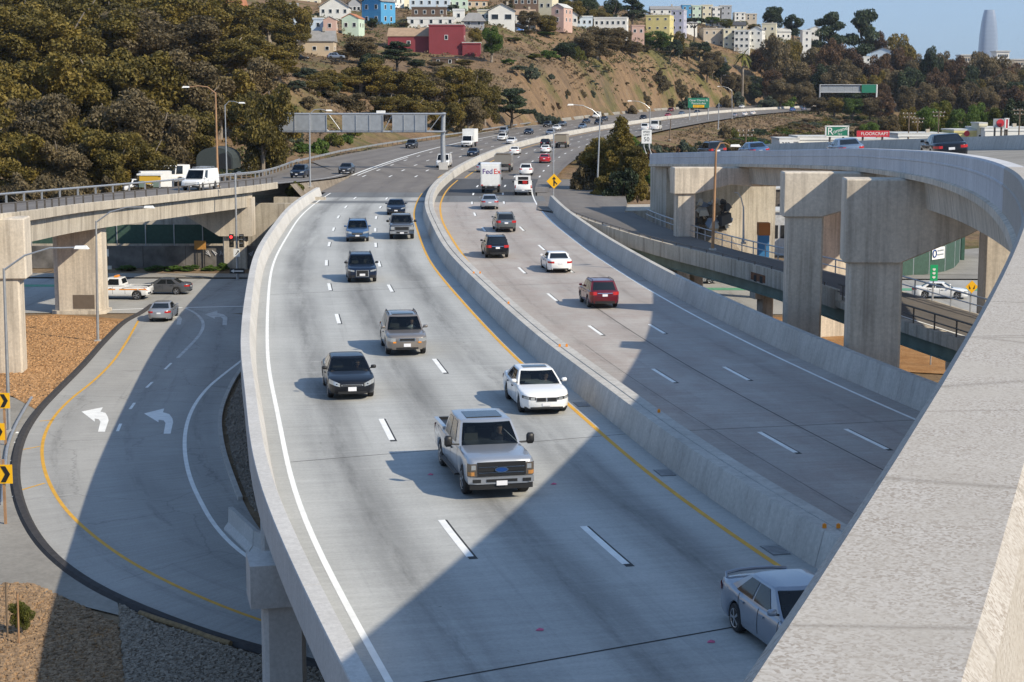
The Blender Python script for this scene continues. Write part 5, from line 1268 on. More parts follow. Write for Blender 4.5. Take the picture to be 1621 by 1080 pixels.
# dump truck
dt = dict(bt); dz = []
m_ = MB(); m_.add([(-1.5, -1.2, 1.2), (-6.0, -1.2, 1.2), (-6.0, 1.2, 1.2), (-1.5, 1.2, 1.2), (-1.4, -1.25, 2.7), (-6.3, -1.25, 2.5), (-6.3, 1.25, 2.5), (-1.4, 1.25, 2.7)], [(0, 1, 2, 3), (0, 4, 5, 1), (1, 5, 6, 2), (2, 6, 7, 3), (3, 7, 4, 0), (4, 7, 6, 5)])
dz.append(('dump_body', fix_normals(m_.mesh('dump_body')), 'PAINT1', None, -1))
m_ = MB(); m_.box((-3.85, 0, 2.60), (4.4, 2.2, 0.16)); dz.append(('load', m_.mesh('load'), 'dirtload', None, -1))
M['dirtload'] = plain('earth_load', (0.12, 0.10, 0.08), 0.95, var=0.4, vscale=4)
for x in (-2.2, -3.5, -4.8, -5.9):
    for s in (1, -1): dz.append(('side_rib', bx((x, s * 1.26, 1.9), (0.12, 0.10, 1.4)), 'PAINT1', None, -1))
dz.append(('tailgate', bx((-6.22, 0, 1.85), (0.08, 2.3, 1.3)), 'PAINT1', None, -1))
dz.append(('chassis', bx((-3.6, 0, 0.95), (5.2, 0.9, 0.3)), 'black', None, -1))
dz += [('mud_flap', bx((-6.2, s * 0.9, 0.75), (0.04, 0.5, 0.7)), 'black', None, -1) for s in (1, -1)]
dz += [('taillight', bx((-6.26, s * 1.0, 1.15), (0.06, 0.2, 0.12)), 'tail', None, -1) for s in (1, -1)]
dt['extra'] = dz; dt['xaxle'] = (-3.5,); dt['wb'] = 5.2; TYPES['dump_truck'] = dt
# utility truck with tool boxes and rack
ut = dict(pk2); ut['cab'] = dict(pk2['cab'], x=(1.42, 0.72, -0.35, -0.5), win=((0.22, 0.85),))
ue = []
for s in (1, -1): ue.append(('tool_box', bx((-1.75, s * 0.82, 1.35), (2.4, 0.42, 0.75)), 'PAINT1', None, -1))
ue.append(('bed_floor', bx((-1.75, 0, 1.33), (2.4, 1.2, 0.06)), 'black', None, -1))
ue.append(('canopy', bx((-1.75, 0, 2.02), (2.35, 1.75, 0.55)), 'PAINT1', None, -1))
ue.append(('canopy_window', bx((-2.935, 0, 2.0), (0.02, 1.2, 0.36)), 'glass', None, -1))
m_ = MB(); m_.box((-2.95, -0.2, 1.55), (0.3, 0.55, 0.35)); ue.append(('cargo', m_.mesh('cargo'), 'tail', None, -1))
ut['extra'] = ue; TYPES['utility_truck'] = ut
# shuttle bus
bus = dict(van, L=7.2, W=2.35, H=2.75, wb=4.4, r=0.42, xf=2.5, top=[(-3.6, 1.1), (-3.55, 1.25), (0.0, 1.25), (2.1, 1.27), (2.6, 1.2), (3.2, 1.1), (3.52, 1.0), (3.6, 0.85)])
bus['cab'] = dict(zb=1.2, x=(2.5, 1.9, -3.45, -3.5), win=((0.06, 0.17), (0.22, 0.40), (0.43, 0.60), (0.63, 0.80)), wr=0.90, wb=0.97, br=0.02, vr=0.35); bus['seams'] = (); bus['handles'] = (); bus['extra'] = []
bus['front'] = van['front'][:2]; TYPES['shuttle_bus'] = bus
MODEL = {}
FARKEEP = ('body', 'cabin', 'windshield', 'rear_window', 'side_window', 'wheel', 'headlight', 'taillight', 'cargo_box', 'dump_body', 'load', 'grille', 'licence_plate', 'canopy')
def vehicle(kind, label, cat, col, pos, heading, group, name=None, far=False):
    if kind not in MODEL: MODEL[kind] = car_model(TYPES[kind])
    t = thing(name or {'sedan': 'sedan', 'suv': 'utility_vehicle'}.get(kind, kind), label, cat, pos, heading, group)
    made = {}
    for i, (nm, me, mk, loc, par) in enumerate(MODEL[kind]):
        if far and nm not in FARKEEP: continue
        if par >= 0 and par not in made: continue
        o = bpy.data.objects.new(nm, me); COL.objects.link(o); o.parent = made[par] if par >= 0 else t
        if loc is not None: o.location = loc[:3]; o.rotation_euler = (0, 0, loc[3])
        m_ = PAINT[col] if mk in ('PAINT', 'PAINT1') else M[mk]
        if len(me.materials) == 0: me.materials.append(m_)
        if o.material_slots[0].material is not m_:
            o.material_slots[0].link = 'OBJECT'; o.material_slots[0].material = m_
        made[i] = o
    return t
def tangent(path, p):
    k = min(range(1, len(path) - 1), key=lambda q: (path[q].x - p.x) ** 2 + (path[q].y - p.y) ** 2)
    t = path[k + 1] - path[k - 1]; return math.atan2(t.y, t.x), path[k]
def on_path(kind, px, py, path, zf, toward, label, cat, col, group, name=None, yaw=0.0, far=False):
    """the pixel is where the near tyres touch the road; the vehicle stands from there backwards"""
    p = UF(px, py, zf); a, c = tangent(path, p)
    h = a + math.pi if toward else a; h += yaw
    T = TYPES[kind]; xf = T.get('xf', T['L'] / 2 - 0.92); xr = xf - T['wb']
    if kind in ('box_truck', 'parcel_truck', 'dump_truck'): xr = xf - T['wb']
    contact = xf if toward else xr
    d = Vector((math.cos(h), math.sin(h), 0)); q = p - d * contact
    if far:
        pass
    z = zf(q.y)
    return vehicle(kind, label, cat, col, (q.x, q.y, z), h, group, name, far)
flat0 = lambda Y: 0.0
GS = 'southbound traffic on the freeway'; GN = 'northbound traffic on the freeway'
sbz = lambda Y: zfar(Y) + 0.0
V1 = on_path('pickup', 783, 779, SBP, sbz, True, 'large silver pickup truck with black grille, nearest the camera in the middle lane', 'pickup truck', 'silver', GS, 'pickup_truck')
V2 = on_path('white_sedan', 858, 651, SBP, sbz, True, 'white sedan with sunroof beside the median, behind the silver pickup', 'car', 'white', GS, 'sedan')
V3 = on_path('black_sedan', 555, 628, SBP, sbz, True, 'black sedan with pale headlights in the outer lane', 'car', 'black', GS, 'sedan')
V4 = on_path('sunroof_suv', 642, 560, SBP, sbz, True, 'taupe sport utility vehicle with sunroof and chrome grille in the middle lane', 'car', 'taupe', GS, 'utility_vehicle')
on_path('big_grille_suv', 573, 446, SBP, sbz, True, 'dark navy sport utility vehicle with tall chrome-edged grille', 'car', 'navy', GS, 'utility_vehicle')
on_path('suv', 566, 382, SBP, sbz, True, 'blue sport utility vehicle with bright headlights behind the navy one', 'car', 'blue', GS, 'utility_vehicle')
on_path('grey_pickup', 636, 378, SBP, sbz, True, 'dark grey pickup truck with chrome bumper near the median', 'pickup truck', 'grey', GS, 'pickup_truck')
on_path('sedan', 627, 340, SBP, sbz, True, 'dark navy sedan just behind the grey pickup truck', 'car', 'navy', GS, 'sedan')
DRV = []
def driver(veh, kind, label, shirt):
    T = TYPES[kind]; C = T['cab']; xwb, xwt, xrt, xrb = C['x']; hb = T['W'] / 2 * C.get('wb', 0.925); bz = C['zb']
    if not DRV:
        vs = [(0, 0, -0.28), (0.0, 0, 0.0), (0.0, 0, 0.24), (0.02, 0, 0.36), (0.03, 0, 0.42), (0.045, 0, 0.50), (0.05, 0, 0.60), (0.03, 0, 0.67), (0.0, 0.19, 0.22), (0.16, 0.24, 0.0), (0.38, 0.15, 0.10), (0.0, -0.19, 0.22), (0.16, -0.24, 0.0), (0.38, -0.15, 0.10), (0.44, 0.14, 0.12), (0.44, -0.14, 0.12), (0.35, 0.10, -0.28), (0.35, -0.10, -0.28)]
        es = [(0, 1), (1, 2), (2, 3), (3, 4), (4, 5), (5, 6), (6, 7), (2, 8), (8, 9), (9, 10), (2, 11), (11, 12), (12, 13), (10, 14), (13, 15), (0, 16), (0, 17)]
        rr = [.16, .15, .15, .06, .058, .085, .098, .07, .065, .045, .036, .065, .045, .036, .04, .04, .09, .09]
        me = bpy.data.meshes.new('person'); me.from_pydata(vs, es, []); tmp = bpy.data.objects.new('tmp', me); COL.objects.link(tmp)
        md = tmp.modifiers.new('s', 'SKIN'); sd = tmp.modifiers.new('d', 'SUBSURF'); sd.levels = 1; sd.render_levels = 1
        for i, q in enumerate(me.skin_vertices[0].data): q.radius = (rr[i], rr[i] * (1.15 if i < 3 else 1.0)); q.use_root = (i == 0)
        bpy.context.view_layer.update(); out = bpy.data.meshes.new_from_object(tmp.evaluated_get(bpy.context.evaluated_depsgraph_get())); bpy.data.objects.remove(tmp)
        sm = plain('skin', (0.45, 0.27, 0.19), 0.6); hm_ = plain('dark_hair', (0.025, 0.018, 0.013), 0.8)
        out.materials.clear(); out.materials.append(plain('shirt_grey', (0.3, 0.3, 0.32), 0.9)); out.materials.append(sm); out.materials.append(hm_)
        for p in out.polygons:
            c = p.center; p.use_smooth = True
            p.material_index = 2 if (c.z > 0.60 or (c.z > 0.46 and c.x < 0.02)) else (1 if c.z > 0.36 or c.x > 0.30 and c.z > -0.05 else 0)
        DRV.append(out)
    me = DRV[0]; o = obj('person', me, None, label=label, cat='person', group='drivers')
    bpy.context.view_layer.update()
    o.matrix_world = veh.matrix_world @ Matrix.Translation((xwt - 0.12, hb * 0.45, min(bz - 0.02, T['H'] - 0.10 - 0.77)))
    o.material_slots[0].link = 'OBJECT'; o.material_slots[0].material = shirt
    return o
SHIRT = {k: plain('shirt_' + k, c, 0.9) for k, c in dict(dark=(0.03, 0.03, 0.04), white=(0.6, 0.6, 0.6), blue=(0.08, 0.14, 0.25), red=(0.3, 0.04, 0.04)).items()}
bpy.context.view_layer.update()
for nm_, kd, lab, sh in ((V1, 'pickup', 'person in dark top driving the silver pickup truck', 'dark'), (V2, 'white_sedan', 'person in white top driving the white sedan', 'white'), (V3, 'black_sedan', 'person in blue top driving the black sedan', 'blue'), (V4, 'sunroof_suv', 'person driving the taupe sport utility vehicle', 'white')):
    driver(nm_, kd, lab, SHIRT[sh])
# silver sedan half hidden by the parapet
p = U(1168, 1000, 0.0); a, c = tangent(SBP, p); T = TYPES['spoiler_sedan']; h = a + math.pi + 0.02
d = Vector((math.cos(h), math.sin(h), 0)); rgt = Vector((d.y, -d.x, 0))
q = p - d * (-(T['wb'] - (T['L'] / 2 - 0.92))) - rgt * 0.80
vehicle('spoiler_sedan', 'silver sedan with rear spoiler partly hidden by the flyover parapet', 'car', 'bluesilver', (q.x, q.y, 0), h, GS, 'sedan')
on_path('suv', 953, 486, NRP, znb, False, 'maroon sport utility vehicle with chrome tail trim', 'car', 'maroon', GN, 'utility_vehicle')
on_path('sedan', 884, 431, NRP, znb, False, 'white sedan in the lane next to the far parapet', 'car', 'white', GN, 'sedan')
on_path('suv', 786, 408, NRP, znb, False, 'black sport utility vehicle with lit tail lamps by the median', 'car', 'black', GN, 'utility_vehicle')
on_path('suv', 800, 367, NRP, znb, False, 'grey green sport utility vehicle in the centre northbound lane', 'car', 'greygreen', GN, 'utility_vehicle')
on_path('sedan', 775, 331, NRP, znb, False, 'silver sedan following the white parcel truck', 'car', 'silver', GN, 'sedan')
on_path('parcel_truck', 777, 305, NRP, znb, False, 'white parcel delivery truck with purple and red lettering on its back', 'truck', 'white', GN, 'delivery_truck')
on_path('utility_truck', 828, 309, NRP, znb, False, 'white utility truck with tool boxes and canopy beside the parcel truck', 'truck', 'white', GN, 'utility_truck')
def far_at(kind, px, py, toward, label, cat, col, group, name=None, yaw=0.0, lat=None, face=None):
    sgn = 1 if toward else -1
    p = None; best = 1e9
    # find the spot on the sloping carriageway seen at that pixel
    r = ray(px, py)
    for t in np.arange(215, 1150, 1.0):
        q = r * (t / r[1]); X, Y, Z = q[0], q[1], EYE + q[2]
        k = int(np.argmin((MX[:, 0] - X) ** 2 + (MX[:, 1] - Y) ** 2)); lt = (X - MX[k, 0]) * NX[k, 0] + (Y - MX[k, 1]) * NX[k, 1]
        s = superel(MX[k, 1]); rz = MX[k, 2] + (lt * s if lt > 0 else lt * s * 0.25) - 0.02
        lo, hi = (3.2, left_half(MX[k, 1]) - 1.2) if toward else (-right_half(MX[k, 1]) + 1.2, -3.4)
        pen = abs(Z - rz) + (max(0, lo - lt) + max(0, lt - hi)) * 0.12
        if pen < best:
            best = pen; p = (X, Y, rz, k, lt)
    X, Y, rz, k, lt = p
    lo, hi = (3.2, left_half(MX[k, 1]) - 1.2) if toward else (-right_half(MX[k, 1]) + 1.2, -3.4)
    lt = min(max(lt, lo), hi); X = MX[k, 0] + NX[k, 0] * lt; Y = MX[k, 1] + NX[k, 1] * lt
    s = superel(MX[k, 1]); rz = MX[k, 2] + (lt * s if lt > 0 else lt * s * 0.25) - 0.02
    h = math.atan2(-NX[k, 0], NX[k, 1]) + (math.pi if toward else 0) + yaw
    return vehicle(kind, label, cat, col, (X, Y, rz), h, group, name, True)
far_at('dump_truck', 800, 270, False, 'grey dump truck ahead of the parcel truck', 'truck', 'truckgrey', GN, 'dump_truck')
far_at('sedan', 812, 245, False, 'white sedan just ahead of the grey dump truck', 'car', 'white', GN, 'sedan')
far_at('sedan', 753, 271, False, 'silver sedan close to the median beside the parcel truck', 'car', 'silver', GN, 'sedan')
far_at('suv', 834, 276, False, 'white utility vehicle with red lamps ahead of the white utility truck', 'car', 'white', GN, 'utility_vehicle')
far_at('sedan', 864, 257, False, 'bright red car on the northbound lanes', 'car', 'red', GN, 'sedan')
far_at('sedan', 863, 242, False, 'white sedan ahead of the bright red car', 'car', 'white', GN, 'sedan')
far_at('suv', 863, 233, False, 'black utility vehicle ahead of the white sedan and beside the tan truck', 'car', 'black', GN, 'utility_vehicle')
far_at('dump_truck', 892, 233, False, 'tan dump truck near the tall roadside trees', 'truck', 'tan', GN, 'dump_truck')
far_at('box_truck', 741, 233, True, 'white box truck coming down the southbound lanes', 'truck', 'white', GS, 'box_truck')
far_at('plain_van', 705, 264, True, 'white van passing the gantry post', 'van', 'white', GS, 'van')
far_at('sedan', 747, 248, True, 'dark blue car below the white box truck', 'car', 'navy', GS, 'sedan')
for kd, px, py, zz, lab, cl in (('suv', 475, 281, 1.0, 'dark utility vehicle behind the bridge end on the exit lane', 'navy'), ('sedan', 549, 273, 0.75, 'dark sedan on the exit lane beyond the lamp in front of the gantry', 'dark')):
    p = U(px, py, zz); a, c = tangent(BNP, p); vehicle(kd, lab, 'car', cl, (p.x, p.y, zz + (0.0 if px < 500 else -0.1)), a + math.pi - 0.05, GS, {'suv': 'utility_vehicle', 'sedan': 'sedan'}[kd], True)
far_at('suv', 650, 235, True, 'dark car near the foot of the green slope under the sign gantry', 'car', 'dark', GS, 'utility_vehicle')
for a in (('suv', 799, 212, 'silver utility vehicle behind two white cars past the box truck', 'silver'), ('suv', 797, 222, 'white utility vehicle beside a white sedan past the box truck', 'white'), ('sedan', 809, 228, 'white sedan nearest the median past the box truck', 'white'),
          ('sedan', 835, 213, 'dark blue sedan alone below the shaded tree on the slope', 'navy'), ('suv', 869, 201, 'dark utility vehicle at the foot of the cactus slope', 'dark'), ('sedan', 889, 200, 'grey sedan touching the white car at the foot of the slope', 'grey'),
          ('sedan', 883, 206, 'white sedan between the grey sedan and the silver one', 'white'), ('sedan', 871, 214, 'pale silver sedan above the tan dump truck', 'bluesilver'), ('sedan', 923, 204, 'steel blue sedan just left of the tall roadside trees', 'steelblue'),
          ('sedan', 930, 195, 'dark blue sedan in front of the white van on the curve', 'navy'), ('suv', 949, 197, 'navy utility vehicle below the white van on the curve', 'navy'), ('sedan', 958, 191, 'dark sedan right of the white van on the curve', 'dark'),
          ('plain_van', 946, 187, 'white van on the curve left of the roadside trees', 'white'), ('suv', 1017, 190, 'navy utility vehicle above the two white shuttle vehicles', 'navy'), ('suv', 1062, 177, 'dark red utility vehicle near the start of the green sign', 'darkred'),
          ('sedan', 1062, 186, 'bright red sedan below the dark red utility vehicle', 'red'), ('sedan', 1080, 182, 'teal grey sedan just below the green sign', 'steelblue'), ('sedan', 1111, 181, 'dark sedan below the end of the green sign', 'navy'),
          ('suv', 1140, 171, 'navy utility vehicle beside the roadside post past the green sign', 'navy'), ('sedan', 1176, 171, 'white sedan alone on the straight past the green sign', 'white'), ('sedan', 1236, 168, 'dark blue sedan left of the far red car', 'navy'),
          ('sedan', 1274, 169, 'small red car far along the southbound lanes', 'red'), ('suv', 1291, 168, 'black utility vehicle just right of the far red car', 'black'), ('sedan', 1323, 168, 'dark blue sedan below the far sign gantry', 'navy'), ('suv', 1337, 169, 'black utility vehicle farthest along under the far sign gantry', 'black')):
    far_at(a[0], a[1], a[2], True, a[3], 'van' if 'van' in a[0] else 'car', a[4], GS, {'sedan': 'sedan', 'suv': 'utility_vehicle', 'plain_van': 'van'}[a[0]])
for a in (('plain_van', 1024, 207, 'white van following the shuttle bus past the roadside trees', 'white'), ('shuttle_bus', 1039, 206, 'white shuttle bus right of the roadside trees', 'white'), ('sedan', 1202, 186, 'silver sedan behind the bushes on the northbound straight', 'silver'),
          ('sedan', 1210, 184, 'white sedan beside the silver one on the northbound straight', 'white'), ('sedan', 1249, 183, 'white sedan next to the bright blue car', 'white'), ('suv', 1258, 180, 'bright blue utility vehicle on the northbound straight', 'brightblue'),
          ('sedan', 1274, 182, 'dark silver sedan ahead of the bright blue car', 'steelblue'), ('sedan', 1300, 179, 'grey sedan farthest along the northbound straight', 'grey')):
    far_at(a[0], a[1], a[2], False, a[3], {'plain_van': 'van', 'shuttle_bus': 'bus'}.get(a[0], 'car'), a[4], GN, {'sedan': 'sedan', 'suv': 'utility_vehicle', 'plain_van': 'van', 'shuttle_bus': 'shuttle_bus'}[a[0]])
# on the exit bridge
p = BNP[min(range(len(BNP)), key=lambda q: abs(BNP[q].y - 168))]; k = BNP.index(p); n_ = normals(BNP)[k]; q = p + n_ * 3.2; t_ = BNP[k + 1] - BNP[k - 1]
vehicle('van', 'white work van with roof rack on the exit bridge', 'van', 'white', (q.x, q.y, q.z + 0.05), math.atan2(t_.y, t_.x) + math.pi, 'vehicles around the lower street', 'van')
# on the flyover
def on_fly(kind, Y, lat, label, col):
    p, n_ = fly_at(Y); q = p - n_ * lat; k = FLYP.index(p); t_ = FLYP[k + 1] - FLYP[k - 1]
    z = p.z - 0.872 + lat * SE
    o = vehicle(kind, label, 'car', col, (q.x, q.y, z), math.atan2(t_.y, t_.x), 'cars on the flyover', {'sedan': 'sedan', 'suv': 'utility_vehicle'}[kind])
    o.rotation_euler = (SE * 0 + math.atan(SE) * -1, 0, math.atan2(t_.y, t_.x))
on_fly('sedan', 92, 3.6, 'black sedan with red tail lamps on the flyover', 'black')
on_fly('sedan', 122, 3.6, 'silver blue sedan on the flyover ahead of the black one', 'steelblue')
on_fly('sedan', 153, 4.0, 'blue car on the flyover near the speed limit sign', 'blue')
on_fly('suv', 168, 4.4, 'dark utility vehicle leading on the flyover behind the trees', 'dark')
on_fly('suv', 64.0, 7.6, 'maroon utility vehicle entering the picture on the flyover', 'maroon')
# on the street below
GL = 'vehicles around the lower street'
p = U(193, 475, LOW); vehicle('service_pickup', 'white service pickup with orange stripes stopped by the bridge column', 'pickup truck', 'white', (p.x - 0.6, p.y + 1.0, LOW), math.pi * 0.985, GL, 'pickup_truck')
p = U(257, 467, LOW); vehicle('sedan', 'dark grey sedan crossing under the exit bridge', 'car', 'grey', (p.x, p.y + 1.0, LOW), math.pi * 0.99, GL, 'sedan')
p = U(252, 509, LOW); vehicle('sedan', 'silver sedan waiting at the stop line below the bridge', 'car', 'silver', (p.x, p.y + 1.8, LOW), math.pi / 2 + 0.04, GL, 'sedan')
p = U(1100, 452, LOW); vehicle('sedan', 'silver car parked under the ramp bridge', 'car', 'silver', (p.x, p.y + 2, LOW), 0.1, GL, 'sedan')
p = UY(1470, 458, 150); vehicle('sedan', 'white car on the street behind the flyover pier', 'car', 'white', (p.x + 1.0, 150, LOW), -0.25, GL, 'sedan')
# ------------------------------------------------------------------ lamps, signals, signs, gantry
def lamp(base, top, arm, label, mat='steel', r=0.11, head=True, curve=0.35, name='street_lamp', group='street lamps'):
    """base is a world point; top and arm end are given as pixels seen at the same distance"""
    t_ = UY(top[0], top[1], base.y); t = thing(name, label, 'street lamp', base, 0, group)
    L = t_ - base
    obj('pole', MB().tube([(0, 0, 0), tuple(L * 0.5), tuple(L)], [r, r * 0.8, r * 0.62], 8).mesh('pole', 50), M[mat], t)
    m_ = MB(); m_.box((0, 0, 0.06), (r * 4, r * 4, 0.12)); obj('base_plate', m_.mesh('base_plate'), M['conc_mid'], t)
    if arm:
        a = UY(arm[0], arm[1], base.y) - base; d = a - L
        pts = [tuple(L + Vector((0, 0, -0.1))), tuple(L + Vector((d.x * 0.3, d.y, d.z * 0.30 + curve))), tuple(L + Vector((d.x * 0.65, 0, d.z * 0.75 + curve * 0.7))), tuple(a)]
        obj('arm', MB().tube(pts, [r * 0.55, r * 0.5, r * 0.42, r * 0.4], 6).mesh('arm', 50), M[mat], t)
        if head:
            m_ = MB(); sx = 1 if d.x > 0 else -1
            m_.add([(0, -.16, -.06), (.75 * sx, -.18, -.08), (.75 * sx, .18, -.08), (0, .16, -.06), (0.05 * sx, -.1, .09), (.62 * sx, -.12, .10), (.62 * sx, .12, .10), (0.05 * sx, .1, .09)],
                   [(0, 1, 2, 3), (4, 7, 6, 5), (0, 4, 5, 1), (1, 5, 6, 2), (2, 6, 7, 3), (3, 7, 4, 0)])
            obj('lamp_head', fix_normals(m_.mesh('lamp_head')), M['white'], t, loc=a)
    return t
lamp(U(15, 684, LOW), (6, 425), (118, 392), 'galvanised street lamp in front of the nearest bridge column')
lamp(U(155, 541, LOW), (152, 350), (228, 328), 'galvanised street lamp on the mulch beside the patched bridge column')
lamp(Vector(UY(345, 297, 172)), (341, 146), (300, 138), 'rust brown street lamp on the exit bridge beside the white van', 'rusty', 0.13)
lamp(Vector(UY(359, 276, 206)), (356, 166), (378, 163), 'slim grey street lamp behind the exit bridge', 'steel', 0.09)
lamp(Vector(UY(491, 296, 201)), (490, 180), (516, 175), 'grey street lamp rising in front of the sign gantry')
lamp(Vector(U(945, 309, -0.2)), (950, 184), (908, 166), 'grey street lamp standing in front of the roadside trees', 'steel', 0.12)
lamp(Vector(UY(1028, 240, 300)), (1029, 171), (1000, 160), 'grey street lamp behind the speed limit sign', 'steel', 0.12)
lamp(Vector(UY(1159, 188, 560)), (1158.5, 143), (1139, 137), 'grey street lamp in front of the far bare slope', 'steel', 0.14)
lamp(Vector(UY(1128, 396, 121.5)), (1133.5, 236), (1156, 231), 'rust brown lamp post on the ramp bridge parapet', 'rusty', 0.12)
lamp(Vector(UY(1177, 386, 128)), (1177, 327), (1163, 305), 'short bent lamp post against the wall pier', 'steel', 0.09, False)
lamp(Vector(UY(1104, 192, 520)), (1104, 172), None, 'plain grey post on the median below the green sign', 'steel', 0.1)
lamp(Vector(UY(1137, 205, 430)), (1138, 163), None, 'thick grey post among the roadside bushes', 'steel', 0.16)
lamp(Vector(UY(1060, 222, 400)), (1062, 188), None, 'weathered wooden post right of the shuttle bus', 'wood', 0.16)
# posts among the shops
def upole(px, py, Y, top, label):
    b_ = UY(px, py, Y); b_.z = LOW; t = thing('utility_pole', label, 'utility pole', b_, 0, 'utility poles by the shops')
    h = UY(px, top, Y).z - LOW
    obj('pole', MB().tube([(0, 0, 0), (0, 0, h)], [0.16, 0.11], 8).mesh('pole', 50), M['wood'], t)
    for dz, w in ((0.3, 2.6), (1.0, 2.2)):
        m_ = MB(); m_.box((0, 0, h - dz), (w, 0.12, 0.14)); obj('cross_arm', m_.mesh('cross_arm'), M['wood'], t)
        for q in (-0.42, -0.15, 0.15, 0.42): m_ = MB(); m_.tube([(q * w, 0, h - dz + 0.05), (q * w, 0, h - dz + 0.25)], 0.05, 6); obj('insulator', m_.mesh('insulator'), M['white'], t)
upole(1438, 215, 330, 178, 'tall utility pole with cross arms above the black sedan')
upole(1452, 215, 335, 186, 'second utility pole just right of the tall one')
upole(1485, 215, 330, 176, 'thin utility pole left of the yellow shop front')
upole(1613, 210, 310, 172, 'utility pole farthest along by the red round sign')
upole(1180, 245, 260, 205, 'wooden pole among bushes behind the flyover')

def textmesh(txt, size, ext=0.004, align='CENTER'):
    c = bpy.data.curves.new('lettering', 'FONT'); c.body = txt; c.size = size; c.extrude = ext; c.align_x = align; c.align_y = 'CENTER'
    tmp = bpy.data.objects.new('tmp', c); COL.objects.link(tmp); bpy.context.view_layer.update()
    me = bpy.data.meshes.new_from_object(tmp.evaluated_get(bpy.context.evaluated_depsgraph_get())); bpy.data.objects.remove(tmp); bpy.data.curves.remove(c)
    me.materials.clear(); me.transform(Matrix.Rotation(math.pi / 2, 4, 'X')); return me
def plate(w, h, t=0.03): m_ = MB(); m_.box((0, 0, 0), (w, t, h)); return m_.mesh('plate')
def poly_plate(pts, t=0.03):
    m_ = MB(); n = len(pts)
    m_.add([(x, -t / 2, z) for x, z in pts] + [(x, t / 2, z) for x, z in pts], [tuple(range(n)), tuple(range(n, 2 * n))[::-1]] + [(i, n + i, n + (i + 1) % n, (i + 1) % n) for i in range(n)])
    return fix_normals(m_.mesh('plate'))
# merge sign
b_ = U(876, 322, 0.0); t = thing('merge_sign', 'yellow diamond merge sign on a tall post at the ramp gore', 'road sign', b_)
hT = UY(879, 205, b_.y).z; obj('post', MB().tube([(0, 0, 0), (0, 0, hT)], 0.07, 8).mesh('post', 50), M['steel'], t)
c = UY(877, 287, b_.y) - b_
d_ = 0.82; s_ = obj('sign_face', poly_plate([(-d_, 0), (0, -d_), (d_, 0), (0, d_)]), M['yellow_sign'], t, loc=(c.x, -0.10, c.z))
obj('merge_symbol', poly_plate([(-0.07, -0.5), (0.07, -0.5), (0.07, -0.15), (0.3, -0.38), (0.36, -0.28), (0.07, 0.05), (0.07, 0.22), (0.22, 0.22), (0, 0.52), (-0.22, 0.22), (-0.07, 0.22)], 0.012), M['black'], s_, loc=(0, -0.025, 0))
# speed limit
p, n_ = fly_at(171); t = thing('speed_limit_sign', 'white speed limit sign reading 50 on the flyover parapet end', 'road sign', (p.x, p.y, p.z))
c = UY(1023.5, 216.5, p.y) - p
obj('sign_face', plate(1.0, 1.35), M['white'], t, loc=(c.x, -0.08, c.z)); f_ = t.children[0]
for tx, sz, z in (('SPEED', 0.26, 0.46), ('LIMIT', 0.26, 0.18), ('50', 0.58, -0.28)): obj('lettering', textmesh(tx, sz), M['black'], f_, loc=(0, -0.022, z))
for q in (-0.25, 0.25): obj('post', MB().tube([(c.x + q, 0, c.z - 0.6), (c.x + q, 0, 0.6), (c.x + q + 0.25, 0, -0.1)], 0.05, 6).mesh('post', 50), M['steel'], t)
# chevrons
for i, (px, py, by, bx_) in enumerate(((6, 634, 705, 9), (-3, 683, 760, 0), (8, 750, 830, 9))):
    b_ = U(bx_, by, LOW); t = thing('chevron_sign', ['yellow chevron sign highest of the three along the curve', 'yellow chevron sign half cut off at the picture edge', 'yellow chevron sign lowest and nearest along the curve'][i], 'road sign', b_, 0, 'chevron signs outside the curve')
    c = UY(px, py, b_.y) - b_
    m_ = MB(); m_.box((0, 0, c.z / 2 + 0.3), (0.10, 0.10, c.z + 0.6)); obj('post', m_.mesh('post'), M['rusty'], t)
    s_ = obj('sign_face', plate(0.66, 0.80), M['yellow_sign'], t, loc=(c.x, -0.08, c.z))
    obj('chevron', poly_plate([(-0.16, 0.34), (0.05, 0.34), (0.24, 0), (0.05, -0.34), (-0.16, -0.34), (0.03, 0)], 0.012), M['black'], s_, loc=(0, -0.025, 0))
# traffic signal with one way arrow
b_ = U(376, 443, LOW + 0.12); t = thing('traffic_signal', 'grey signal pole with red light and one way arrow at the corner', 'traffic signal', b_)
hT = UY(378, 275, b_.y).z - b_.z
obj('pole', MB().tube([(0, 0, 0), (0, 0, hT)], [0.12, 0.08], 8).mesh('pole', 50), M['steel'], t)
obj('lamp_arm', MB().tube([(0, 0, hT), (0.3, 0, hT + 0.15), (0.55, 0, hT + 0.15)], 0.05, 6).mesh('lamp_arm', 50), M['steel'], t)
M['red_on'] = plain('red_signal_light', (0.6, 0.02, 0.02), 0.4, emit=((1.0, 0.03, 0.03), 2.5))
M['lens_off'] = plain('unlit_lens', (0.06, 0.05, 0.03), 0.3)
zc_ = UY(370, 377, b_.y).z - b_.z
for sx, red in ((-0.48, True), (0.48, False)):
    m_ = MB(); m_.box((sx, -0.1, zc_ - 0.25), (0.40, 0.35, 1.25)); hd = obj('signal_head', m_.mesh('signal_head'), M['black'], t)
    for k in range(3):
        m_ = MB(); m_.tube([(sx, -0.27, zc_ + 0.12 - k * 0.37), (sx, -0.32, zc_ + 0.12 - k * 0.37)], 0.14, 12); obj('lens', m_.mesh('lens'), M['red_on'] if red and k == 0 else M['lens_off'], hd)
        m_ = MB(); m_.box((sx, -0.40, zc_ + 0.28 - k * 0.37), (0.34, 0.25, 0.03)); obj('visor', m_.mesh('visor'), M['steel'] if not red else M['black'], hd)
z_ = UY(376, 400, b_.y).z - b_.z; s_ = obj('sign_face', plate(0.62, 0.78), M['white'], t, loc=(0, -0.14, z_))
